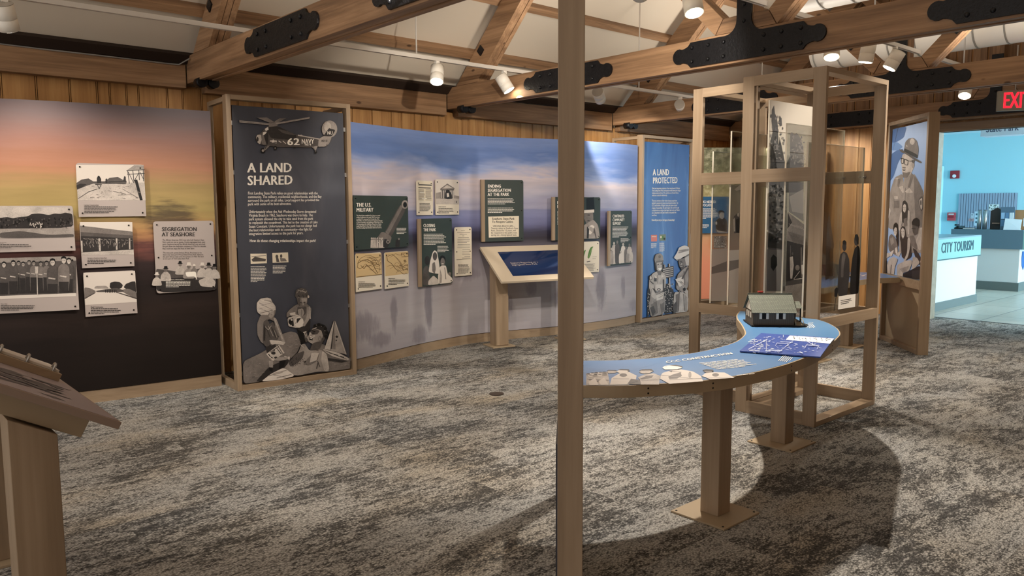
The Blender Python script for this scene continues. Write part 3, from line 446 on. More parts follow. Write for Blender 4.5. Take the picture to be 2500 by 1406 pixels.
 'military': "2 397 124 461 204 660 426 754 381 516 111 457 87;3 431 154 664 413 700 396 468 121;4 780 420 774 401 759 385 739 377 716 377 696 385 683 401 678 420 684 439 698 454 719 463 741 463 761 455 775 439;0 761 418 758 407 749 397 737 392 723 392 711 397 703 407 700 419 704 430 712 440 725 445 738 445 750 440 758 430;3 208 6 226 111 297 93 380 166 520 106 499 50 416 -1;1 294 8 324 70 438 91 495 50 455 1;4 489 58 486 50 479 43 468 40 456 41 445 45 438 52 435 60 438 68 446 75 457 78 469 78 480 73 487 66;1 476 59 474 54 470 51 465 49 459 49 454 52 450 55 449 60 450 64 454 67 460 69 466 69 471 67 475 63;1 568 3 578 73 614 82 641 70 635 0;4 638 81 636 76 633 73 628 71 623 71 618 73 615 77 614 82 615 86 619 89 623 91 629 91 633 89 637 85;5 211 12 218 86 240 86 241 11;5 240 100 237 94 229 91 221 94 218 101 222 108 229 111 237 108;5 233 11 240 86 262 85 263 10;5 262 100 259 93 251 90 243 93 240 100 244 107 251 110 259 107;5 259 10 265 85 287 84 289 9;5 288 99 284 92 276 89 269 92 266 100 269 106 277 109 285 106;5 292 8 298 83 321 82 322 7;5 321 97 318 90 310 88 302 91 299 98 302 105 310 108 318 105;5 326 7 332 82 354 81 356 5;5 355 96 351 89 343 87 336 90 332 97 336 104 344 107 352 103;5 359 5 366 81 388 80 390 4;5 389 95 385 88 377 85 369 89 366 96 370 103 378 105 386 102;6 298 74 311 75 309 80 297 79;4 303 86 315 85 316 89 304 91;4 407 74 404 80 397 79 399 73;4 301 89 299 98 291 98 294 88;4 349 53 342 66 335 64 342 52;4 297 77 295 75 302 73 304 75;6 393 10 399 0 406 2 400 12;6 382 63 393 70 388 74 377 67;6 366 53 382 48 385 52 369 58;4 393 65 386 63 390 58 397 61;6 331 60 316 58 318 53 332 55;6 376 84 358 96 353 93 370 81",
 'map_a': "p 3 360 358 343 361 136 -2 135;m 35 282 72 311 68 313 31 285;m 71 310 134 329 132 332 69 314;m 133 329 205 327 205 331 133 332;m 204 327 268 305 270 308 206 331;m 267 306 308 259 313 261 271 307;m 308 260 328 195 333 196 313 260;m 328 196 312 159 317 158 333 195;m 26 263 98 289 93 295 22 268;m 96 289 168 291 167 297 95 295;m 165 291 219 263 224 268 170 296;m 217 264 261 199 270 201 226 267;m 261 199 297 152 305 154 269 201;m 64 243 107 209 114 213 71 246;m 114 209 152 243 144 247 107 213;m 145 243 198 202 204 206 151 247;m 198 202 279 146 285 150 204 207;m 30 284 19 230 26 229 37 283;m 21 227 56 212 59 217 24 231;m 59 212 113 233 110 238 56 217;m 132 317 205 313 205 315 133 319;m 204 313 258 287 260 289 206 315;m 257 288 297 235 300 236 261 289;m 158 308 187 305 188 308 159 311;m 189 305 200 309 198 311 187 308;m 198 309 219 291 222 293 201 311;m 219 291 248 274 250 277 222 293;m 249 274 290 278 290 280 249 277;m 290 278 322 278 322 280 290 280;m 324 278 349 291 346 294 321 280;m 171 279 187 280 187 283 170 281;m 186 280 224 265 226 268 188 283;m 226 266 243 277 240 279 223 268;m 242 277 289 280 288 283 241 280;m 288 280 331 275 332 278 289 283;m 332 275 347 278 346 280 331 278;m 349 279 349 295 345 295 345 279;m 167 264 206 262 206 264 167 266;m 204 262 227 239 231 240 208 264;m 229 238 252 235 252 237 229 241;m 251 235 285 217 287 219 253 237;m 287 217 326 225 325 228 285 220;m 327 225 342 233 339 235 324 228;m 341 232 346 233 345 236 340 235;m 183 200 215 188 217 190 184 202;m 217 188 265 202 263 205 215 190;m 265 202 291 203 290 206 264 205;m 289 203 312 192 314 194 292 205;m 313 192 344 189 344 192 313 195;m 346 191 346 192 342 192 342 191;m 346 192 346 195 342 195 342 192;m 200 256 241 256 241 259 200 259;m 241 256 285 255 285 258 241 259;m 286 256 318 268 316 270 284 258;m 315 268 345 251 347 253 318 270;m 348 252 348 254 344 254 344 253;m 344 254 344 247 348 246 348 254;m 344 247 344 245 348 245 348 246;m 130 230 163 226 163 229 130 232;m 162 226 175 220 177 222 164 228;m 177 220 195 238 191 240 174 222;m 192 238 223 225 225 227 194 240;m 225 225 272 238 271 240 224 228;m 272 237 313 237 313 240 271 240;m 314 237 345 250 343 252 312 239;m 47 290 90 283 90 285 47 293;m 90 283 105 283 105 285 90 285;m 106 283 153 293 151 295 105 285;m 151 293 187 282 188 285 153 295;m 187 283 216 273 217 275 188 285;m 218 273 248 290 246 292 215 275;m 246 289 277 281 279 283 248 292;m 97 233 116 246 113 248 94 235;m 116 246 134 256 132 258 113 248;m 131 256 156 236 159 238 134 258;m 157 235 200 238 199 240 157 238;m 201 238 239 251 237 254 199 240;m 237 251 268 234 271 236 240 253;m 270 234 313 242 311 245 269 237;m 181 316 215 298 217 300 183 319;m 217 298 238 310 235 312 215 300;m 235 310 257 302 258 305 237 312;m 258 302 298 304 298 307 257 305;m 299 304 321 308 320 310 297 307;m 322 308 341 318 339 320 319 310;m 338 319 346 303 349 304 342 319;m 121 280 151 280 151 283 121 282;m 150 280 181 261 184 263 153 282;m 182 261 213 259 213 261 183 264;m 213 259 232 262 231 264 212 261;m 231 262 246 262 245 265 231 264;m 245 262 284 247 286 250 246 264;m 284 247 324 229 326 232 286 250;m 6 140 357 138 357 142 5 144",
 'map_b': "p 5 356 360 349 360 127 3 125;m 19 338 36 273 46 273 28 338;m 38 271 96 241 102 246 44 276;m 95 242 153 186 161 190 103 245;m 154 186 203 156 210 161 160 190;m 44 315 123 330 120 335 41 320;m 119 331 177 289 183 292 124 334;m 177 289 236 233 243 236 183 292;m 235 234 274 159 282 160 243 235;m 43 336 141 318 141 320 43 338;m 140 318 219 268 221 270 142 320;m 218 268 287 191 291 192 222 269;m 76 191 113 204 110 206 74 194;m 112 204 131 208 129 211 110 206;m 131 208 167 216 166 219 130 211;m 165 217 178 200 182 201 169 218;m 181 200 219 215 216 217 179 202;m 217 215 265 206 266 209 218 217;m 266 206 279 205 279 208 266 209;m 169 141 188 160 184 162 165 143;m 187 160 231 160 230 163 186 163;m 231 160 278 165 277 168 230 163;m 279 165 326 173 325 176 277 168;m 325 173 344 170 345 173 326 176;m 342 172 342 158 347 158 347 172;m 347 158 347 163 342 164 342 158;m 143 224 156 241 152 242 139 226;m 155 240 179 249 177 251 153 243;m 177 249 211 236 213 239 179 251;m 210 237 229 222 232 223 213 238;m 231 221 283 224 282 227 230 224;m 284 224 312 243 308 246 280 226;m 311 243 333 247 331 250 309 246;m 33 218 84 227 82 230 31 221;m 83 227 120 222 120 225 83 230;m 120 222 145 219 146 221 120 225;m 145 219 158 217 158 220 146 221;m 157 217 186 206 188 208 159 220;m 188 205 231 218 229 221 186 208;m 229 218 272 205 274 208 231 221;m 73 303 88 308 86 310 71 306;m 88 308 132 323 130 326 86 310;m 132 324 162 337 159 339 130 326;m 160 337 207 321 209 324 162 339;m 208 321 234 320 234 322 208 324;m 234 320 286 323 286 326 233 322;m 284 324 309 298 313 300 288 325;m 201 191 240 208 237 211 198 193;m 238 208 281 205 281 208 238 211;m 282 205 323 207 323 210 281 208;m 323 207 346 207 346 210 323 210;m 344 209 343 201 348 200 348 209;m 348 200 348 207 344 207 343 201;m 348 207 349 225 344 225 344 207;m 178 220 203 201 206 203 181 222;m 203 202 224 178 228 179 207 203;m 227 177 261 182 260 185 225 180;m 259 183 285 166 288 168 262 185;m 287 166 307 168 305 171 286 169;m 306 168 327 169 326 172 306 171;m 326 169 345 167 345 170 326 172;m 220 223 265 198 268 200 223 225;m 268 197 307 216 304 218 265 200;m 305 215 346 213 346 216 306 218;m 344 214 343 205 348 205 348 214;m 343 205 343 187 347 187 348 205;m 343 187 342 166 347 165 347 187;m 342 166 342 151 346 151 347 165;m 181 185 226 156 229 158 184 187;m 226 156 242 143 245 145 230 157;m 242 143 287 123 290 125 245 145;m 290 123 319 134 316 137 287 126;m 316 134 342 120 345 122 319 136;m 341 121 341 119 345 119 346 120;m 214 203 235 191 238 193 217 205;m 237 191 255 193 253 196 236 193;m 253 193 273 188 275 191 255 196;m 275 188 292 193 290 195 273 191;m 290 193 314 184 316 186 292 195;m 314 184 344 173 346 175 316 186;m 347 174 347 186 343 187 343 174;m 251 313 252 339 245 339 245 313;m 249 337 356 334 356 338 248 341;m 353 336 354 300 360 300 359 336;m 357 302 247 302 248 298 357 298;m 302 276 308 265 325 263 311 257 316 246 301 253 287 248 292 258 278 266 296 265",
 'clipping': "q 13 340 235 339 242 142 16 145;1 26 314 228 314 228 303 25 304;2 25 284 213 283 213 273 25 274;2 24 255 112 255 112 259 24 259;2 130 257 222 256 222 261 131 261;2 24 245 109 245 109 249 24 249;2 130 246 230 246 230 250 130 250;2 24 235 112 235 112 239 24 239;2 130 236 215 236 215 240 130 240;2 23 225 106 224 106 228 24 229;2 130 226 211 225 211 230 130 230;2 23 215 119 214 119 218 23 219;2 129 216 211 215 211 219 130 220;2 23 204 118 204 118 208 23 208;2 129 205 213 205 213 209 129 209;2 23 194 111 194 111 198 23 198;2 129 195 216 195 216 199 129 199;2 22 184 104 183 104 187 23 188;2 129 185 216 184 216 188 129 189;2 22 174 117 173 117 177 22 178;2 128 175 218 174 218 178 129 179;2 22 164 110 163 111 167 22 168;2 128 164 219 164 219 168 128 169;2 22 154 100 153 101 157 22 158;2 128 154 219 153 219 157 128 158;7 43 235 112 234 112 226 43 227;7 71 172 150 170 150 162 71 164",
 'court': "6 6 366 346 367 354 109 4 112;5 3 171 355 173 354 109 4 112;3 66 274 175 331 284 284 280 269 69 260;5 95 277 174 317 260 283;2 77 261 276 269 278 176 71 171;6 83 258 81 175 93 175 94 258;6 108 258 106 175 118 175 120 258;6 134 259 132 176 144 176 146 259;6 159 259 158 176 170 176 171 259;6 185 259 184 176 196 176 197 259;6 211 260 210 176 222 176 223 260;6 237 260 236 176 248 176 249 260;6 263 260 262 176 274 176 275 260;4 3 230 73 240 71 171 1 169;4 279 207 356 199 355 171 278 174;1 132 171 139 234 167 269 199 262 242 214 246 171 181 165;6 163 227 193 232 202 193 166 185;1 305 147 306 123 317 123 315 147",
 'closing': "2 55 16 67 186 102 213 145 208 167 41 136 5;1 170 264 165 243 153 226 137 218 119 219 102 230 92 247 88 269 93 290 104 306 121 315 139 314 155 303 166 286;6 144 146 172 261 213 352 243 370 279 349 305 240 322 113 238 126;2 278 304 274 285 264 270 251 262 235 263 222 272 213 288 210 307 214 326 224 341 237 349 252 348 266 339 275 323;5 133 10 142 57 218 107 301 45 300 6;3 201 232 241 250 255 173 238 119 199 149;0 407 262 402 243 388 228 368 220 346 222 327 231 314 248 309 267 315 286 328 301 348 309 370 307 389 298 403 281;3 396 234 392 214 382 198 368 189 353 190 339 200 330 218 327 238 331 259 341 275 355 283 370 282 384 272 393 255;6 285 88 316 190 351 202 412 198 437 105 503 60 517 28 491 8 296 7;4 319 169 348 97 341 20 306 16;3 437 105 462 124 493 115 482 73;1 387 178 405 50 413 50 395 178;7 345 218 377 216 377 221 345 223",
 'document': "q 16 510 232 510 235 172 19 175;3 90 492 145 491 145 495 90 497;3 34 475 220 470 220 475 34 479;3 71 455 173 453 173 457 71 460;3 104 436 135 435 135 440 104 440;3 48 419 201 414 201 419 48 423;3 37 401 215 395 215 400 37 405;3 36 382 209 376 210 381 37 387;3 36 364 172 359 172 364 36 368;3 41 345 215 339 215 343 41 350;3 36 327 214 320 214 324 36 331;3 35 308 214 301 214 306 35 313;3 105 287 218 282 218 287 105 291;3 101 268 217 263 217 268 101 273;3 101 249 208 245 208 249 101 254;3 101 231 217 226 217 230 101 235;3 132 211 217 207 217 211 132 215;3 100 193 216 188 216 192 100 198;1 21 179 235 179 235 182 20 183",
 'ending': "q 88 280 484 282 483 46 93 46",
 'native': "0 531 491 650 505 667 349 532 358;3 461 308 532 328 640 324 645 222 591 176 533 190;6 483 348 658 357 658 320 483 315;1 550 286 591 285 590 295 550 296;1 550 220 586 216 587 224 551 228;4 418 126 533 190 645 236 723 167 757 3 418 9;6 547 140 619 172 664 154 642 87 597 55 547 73;1 542 157 578 122 570 8 539 9;2 664 138 700 9 684 5 648 121;2 560 165 556 123 560 123 564 165;2 569 161 565 118 569 117 573 161;2 578 158 574 113 578 112 582 158;2 587 154 583 107 587 107 592 154;2 596 151 592 102 596 102 601 150;2 605 147 601 97 606 96 610 147;2 614 144 610 91 615 91 619 143;2 623 140 619 86 624 86 628 140;2 632 137 628 81 633 81 637 136;2 642 133 637 76 642 75 646 133;2 651 129 647 70 651 70 655 129;2 660 126 656 65 660 65 664 126",
 'corn': "g 354 182 363 224 382 275 411 311 451 316 428 281 410 214 378 169;h 375 181 430 298 426 299 371 182;g 262 212 308 277 326 277 290 185;2 344 128 402 133 400 142 342 136;3 436 186 506 186 506 190 435 189;3 436 165 494 164 494 168 436 169;3 286 107 480 99 480 104 286 111;3 286 97 451 91 451 95 286 101;3 286 87 472 79 471 83 286 91;3 286 77 471 69 471 73 286 81;3 286 66 454 60 453 64 286 71;3 286 56 489 47 489 52 286 60;3 286 46 454 39 454 43 286 50;3 286 36 456 29 456 33 286 40;3 287 26 463 18 462 22 286 30",
 'continued': "5 83 16 77 212 93 257 156 254 174 208 173 20;5 145 274 139 259 125 254 110 260 103 275 109 290 124 296 139 289;2 150 16 143 227 160 272 223 269 241 223 241 20;3 212 289 206 274 191 269 176 275 170 290 176 305 191 311 206 304;4 38 16 34 145 48 189 99 187 115 141 113 20;5 90 206 86 194 73 190 61 195 56 208 61 220 73 225 85 219;6 273 17 267 190 284 235 348 233 367 186 366 21;5 337 253 331 238 316 232 301 239 294 254 300 269 315 275 331 268;3 340 17 335 148 349 194 404 192 420 145 419 21;3 394 211 389 199 376 194 364 200 358 213 363 225 376 230 389 224;5 408 17 401 177 419 223 485 220 504 173 503 21;3 473 240 467 225 452 220 436 227 429 242 435 257 451 263 466 256;6 230 16 226 101 240 146 294 143 309 96 308 21;5 284 163 279 151 267 146 254 152 249 165 254 177 266 181 279 176;4 383 17 379 93 392 139 441 136 456 89 454 22;5 433 156 428 145 417 141 405 146 400 158 405 169 416 173 428 168;5 452 17 448 107 462 153 517 151 533 103 532 22;5 508 171 502 159 489 154 476 160 471 173 476 185 489 190 502 184",
 'advocates': "1 351 8 336 59 328 162 365 203 401 217 443 223 487 189 503 134 503 7;4 378 272 383 237 401 203 432 196 452 223 453 285 427 299;0 374 265 370 299 391 320 441 315 459 292 450 282 413 292 392 285 388 258;5 355 142 354 131 351 123 346 119 340 119 335 123 331 132 330 142 331 152 334 160 339 164 345 164 350 160 354 152;4 340 66 369 38 491 18 503 4 363 8;3 435 155 436 120 444 120 443 155;2 404 201 427 160 434 163 412 205",
 'dense_crowd': "0 76 167 73 164 68 165 66 167 68 170 73 170;1 136 98 133 91 126 91 123 98 126 104 133 104;4 19 125 17 118 13 118 11 125 13 132 16 132;0 77 100 73 94 65 94 61 100 65 106 73 106;2 79 84 75 80 67 80 63 84 67 88 75 88;1 134 120 132 114 128 114 126 120 128 127 132 127;6 13 61 11 58 7 58 4 61 6 64 11 64;7 170 5 167 -2 161 -2 158 5 161 11 167 11;6 170 140 167 133 159 133 155 140 159 148 166 147;1 147 103 144 100 139 100 137 103 139 106 144 106;4 170 58 167 54 159 54 155 58 159 62 167 62;2 70 18 66 13 60 13 57 18 60 24 66 24;4 149 142 146 139 141 139 138 142 140 146 146 146;4 190 20 186 17 179 17 176 20 179 24 186 24;1 137 102 134 98 127 98 124 102 127 105 134 105;4 56 24 53 18 48 18 45 24 48 29 53 29;0 149 4 146 -3 140 -3 137 5 140 11 145 11;6 21 23 17 20 9 21 5 23 9 26 17 26;7 157 64 153 60 145 60 140 64 144 68 153 68;1 76 45 74 38 70 38 68 45 70 52 74 52;2 155 89 153 84 148 84 145 89 148 94 153 94;6 41 26 40 20 36 20 35 26 36 32 39 32;6 18 75 14 70 7 70 3 75 6 80 14 80;6 88 149 85 143 81 143 78 149 81 155 85 155;6 80 19 76 15 69 15 65 19 68 24 76 24;6 50 55 47 52 40 52 36 55 39 58 47 58;7 111 25 109 22 103 22 100 25 103 29 108 29;2 126 127 123 123 117 123 114 127 117 131 123 131;7 85 3 83 0 81 0 79 3 80 7 83 7;1 54 37 51 32 47 32 44 37 46 42 51 42;7 28 103 26 97 20 97 17 103 20 110 25 110;6 159 133 155 130 148 131 145 133 148 136 155 136;2 27 158 24 151 20 151 17 158 20 164 24 164;0 49 95 46 92 39 92 36 95 39 98 46 97;1 99 59 97 53 93 53 90 59 92 64 96 64;0 66 21 63 18 55 18 51 21 55 25 62 25;0 68 56 65 53 59 53 55 57 59 60 65 60;1 125 93 122 87 114 87 110 94 113 100 121 100;4 163 75 160 70 153 70 149 76 153 81 160 81;0 87 164 84 159 79 160 76 164 79 169 84 169;7 56 101 53 96 46 96 43 101 46 107 52 106;7 41 59 39 56 35 56 33 59 35 62 39 62;6 154 20 153 16 150 16 148 20 149 24 152 24;2 159 77 157 75 153 75 152 77 153 80 157 80;1 97 33 95 27 91 27 89 33 91 40 95 40;6 162 9 159 4 151 4 146 9 150 14 158 14;4 29 18 26 15 20 15 17 18 20 21 26 21;0 178 115 176 112 172 112 170 115 172 118 176 118;7 170 53 165 48 157 48 153 54 157 59 165 59;2 168 31 164 28 156 28 152 31 156 34 164 34;4 74 28 72 22 68 22 66 28 68 34 72 34;7 72 72 69 68 62 68 58 72 61 76 68 76;7 79 155 77 149 73 149 71 155 73 160 77 160;0 184 103 181 96 175 96 172 103 175 110 181 110;2 106 43 104 40 100 40 98 43 100 47 104 47;2 142 103 139 99 132 99 129 103 132 106 139 106;1 139 10 136 5 129 5 126 10 129 16 136 16;1 178 167 175 163 169 163 166 167 169 172 175 172;6 145 99 142 94 135 94 131 99 134 104 141 104;6 68 101 65 97 57 97 54 101 57 105 65 105;2 139 67 137 65 132 65 130 68 132 70 136 70;6 174 104 172 99 168 99 165 104 167 108 172 108;7 31 130 28 124 21 124 17 130 21 137 27 137;6 42 151 39 147 32 147 28 151 32 154 39 154;7 92 165 88 159 79 159 75 165 79 171 88 171;1 65 146 62 143 55 143 51 146 55 148 62 148;6 88 104 84 99 77 99 73 104 76 108 84 108;6 20 43 16 39 8 39 3 44 7 48 16 48;2 32 139 29 134 22 134 19 139 22 145 29 145;2 36 74 32 67 24 67 20 74 24 81 32 81;0 142 110 140 105 135 105 133 110 135 116 140 116;6 128 70 125 68 121 68 118 71 121 73 125 73;0 84 49 80 43 72 43 68 50 72 56 80 56;4 15 128 12 125 5 125 2 128 5 130 11 130;0 122 167 120 160 115 160 113 167 115 174 119 174;6 169 145 167 141 163 141 161 145 163 150 167 150;0 99 157 97 154 93 154 90 157 93 159 97 159;7 133 116 131 113 128 113 126 116 128 120 131 119;2 28 150 24 147 16 147 12 150 16 154 24 154;4 44 30 42 23 38 23 36 30 38 37 42 37;0 80 76 76 73 68 73 64 76 68 79 76 79;4 28 30 26 23 22 23 20 30 22 36 26 36;7 37 77 34 73 29 73 26 77 29 80 34 80;0 31 158 28 151 20 151 16 158 20 165 28 164;2 111 126 109 123 105 123 103 126 105 130 109 130;7 126 30 123 24 117 24 114 30 117 36 123 36;2 168 135 164 129 155 129 151 135 155 141 163 141;1 145 155 143 153 137 153 135 155 137 158 142 158;0 154 13 152 6 147 6 144 13 147 20 152 20;4 81 79 77 75 70 75 66 79 70 84 77 84;4 193 25 189 22 183 22 179 25 182 29 189 29;6 134 72 132 67 128 67 126 72 128 76 132 76;4 142 53 138 48 131 48 127 53 131 58 138 58;1 33 86 31 83 26 83 24 86 26 89 31 89;4 71 30 70 26 67 26 65 30 67 33 69 33;7 78 125 75 122 70 122 67 125 70 128 75 128;4 41 82 38 77 31 77 28 82 31 87 37 87;6 141 22 137 19 129 20 125 22 129 25 137 25;7 86 26 85 21 81 21 79 26 81 31 85 31;7 150 27 149 23 146 23 145 27 146 32 149 32;4 164 121 162 115 157 115 154 121 156 127 161 127;6 169 148 167 143 164 143 162 148 164 153 167 153;7 39 69 37 65 31 65 29 69 31 72 37 72;0 124 52 122 49 116 49 114 52 116 54 121 54;4 162 76 159 72 152 72 149 76 152 79 158 79;1 174 109 171 106 164 106 160 109 164 113 171 112;0 153 67 151 62 145 62 143 67 145 71 150 71;6 184 7 182 3 178 3 175 7 177 11 182 11;4 99 125 98 120 95 120 93 125 95 131 98 131;7 114 33 111 28 106 28 103 33 105 38 111 38;0 124 54 121 49 114 50 110 54 114 59 121 59;4 135 140 131 136 124 136 121 140 124 144 131 144;6 17 96 15 91 10 91 8 96 10 102 14 101;1 21 78 17 73 10 73 6 78 10 83 17 82;6 67 31 64 26 58 26 55 31 58 36 64 36;4 68 109 64 102 56 102 52 109 56 116 64 116;1 127 142 125 137 119 137 116 142 119 148 125 147;7 23 166 20 162 15 162 12 166 14 171 20 171;6 133 31 130 26 123 26 119 31 123 35 129 35;7 77 50 76 45 72 45 71 50 72 55 75 55",
 'helicopter': "2 237 2105 251 2131 283 2146 306 2177 347 2208 387 2210 441 2206 513 2175 586 2148 661 2135 794 2119 839 2155 885 2218 944 2215 928 2166 896 2096 860 2063 792 2054 686 2042 564 2044 435 2036 354 2041 279 2051 249 2067;1 351 2208 441 2206 513 2175 586 2148 584 2100 365 2107 345 2149;2 422 2188 513 2174 586 2146 558 2141 467 2155;5 247 2127 282 2133 285 2086 270 2051 249 2067 237 2096;1 260 2093 259 2085 256 2078 251 2074 247 2074 243 2078 240 2084 239 2092 241 2100 244 2107 248 2111 253 2111 257 2108 260 2101;3 285 2133 323 2174 340 2131 337 2054 285 2053;6 315 2182 344 2199 347 2175 323 2165;6 298 2153 328 2158 324 2135 299 2129;1 304 2128 336 2157 337 2174 348 2175 337 2054 324 2053;3 348 2227 416 2246 428 2212 351 2199;4 106 2239 361 2229 361 2214 106 2222;2 107 2228 361 2220 361 2223 107 2231;3 252 2269 336 2277 399 2243 361 2233;3 503 2281 444 2276 398 2247 424 2235;4 712 2305 711 2291 424 2225 406 2235;4 966 2216 963 2198 956 2181 946 2166 932 2153 916 2144 899 2139 882 2138 865 2141 849 2149 837 2160 827 2174 822 2191 820 2208 823 2226 830 2243 840 2258 853 2271 869 2280 886 2285 904 2287 921 2283 936 2276 949 2265 959 2251 964 2234;5 909 2233 907 2219 900 2207 891 2198 880 2192 869 2192 858 2196 849 2204 844 2216 842 2229 845 2243 851 2255 860 2265 871 2270 883 2271 893 2267 902 2258 907 2247;2 902 2213 901 2209 899 2206 895 2204 890 2203 886 2205 884 2208 883 2212 884 2216 887 2219 891 2221 895 2221 899 2220 902 2217;1 854 2176 885 2218 949 2208 912 2150 829 2146;4 789 2123 839 2150 912 2146 886 2087 850 2058 780 2055;5 600 2149 794 2125 789 2117 600 2139;5 623 2140 637 2141 638 2149 624 2149;6 383 2102 388 2090 402 2090 390 2081 394 2068 382 2075 370 2067 374 2081 364 2088 378 2090;6 355 2080 373 2080 374 2089 356 2088;6 391 2081 413 2080 414 2089 392 2090;6 428 2085 451 2073 454 2079 431 2091;6 464 2088 490 2065 495 2070 468 2092;5 400 2067 413 2068 414 2072 400 2072;1 461 2125 479 2125 478 2104 460 2103;1 420 2123 434 2123 433 2106 419 2105;0 313 2003 311 1993 305 1985 296 1980 286 1980 278 1984 272 1991 271 2001 273 2011 279 2019 288 2023 298 2024 306 2020 312 2012;4 302 2002 301 1997 298 1993 294 1991 289 1991 286 1993 283 1996 282 2001 283 2006 286 2010 290 2013 295 2013 298 2011 301 2007;0 415 2027 413 2020 408 2014 401 2010 394 2010 388 2013 383 2019 382 2026 384 2034 389 2040 395 2044 403 2044 409 2041 413 2035;3 406 2027 405 2024 403 2021 400 2019 396 2019 394 2020 392 2023 391 2026 392 2030 394 2033 397 2034 400 2034 403 2033 405 2030;3 314 2040 356 2048 326 2017 303 2000 299 2009;1 337 2089 310 2019 316 2017 343 2087;4 724 2051 778 2062 757 2018;0 769 2008 768 2002 764 1996 759 1994 753 1993 748 1996 745 2001 744 2007 746 2013 749 2018 754 2021 760 2022 765 2019 768 2014;3 732 2052 757 2008 762 2011 737 2055;2 850 2056 870 2068 866 2086;1 554 2041 582 2042 575 2034 559 2033",
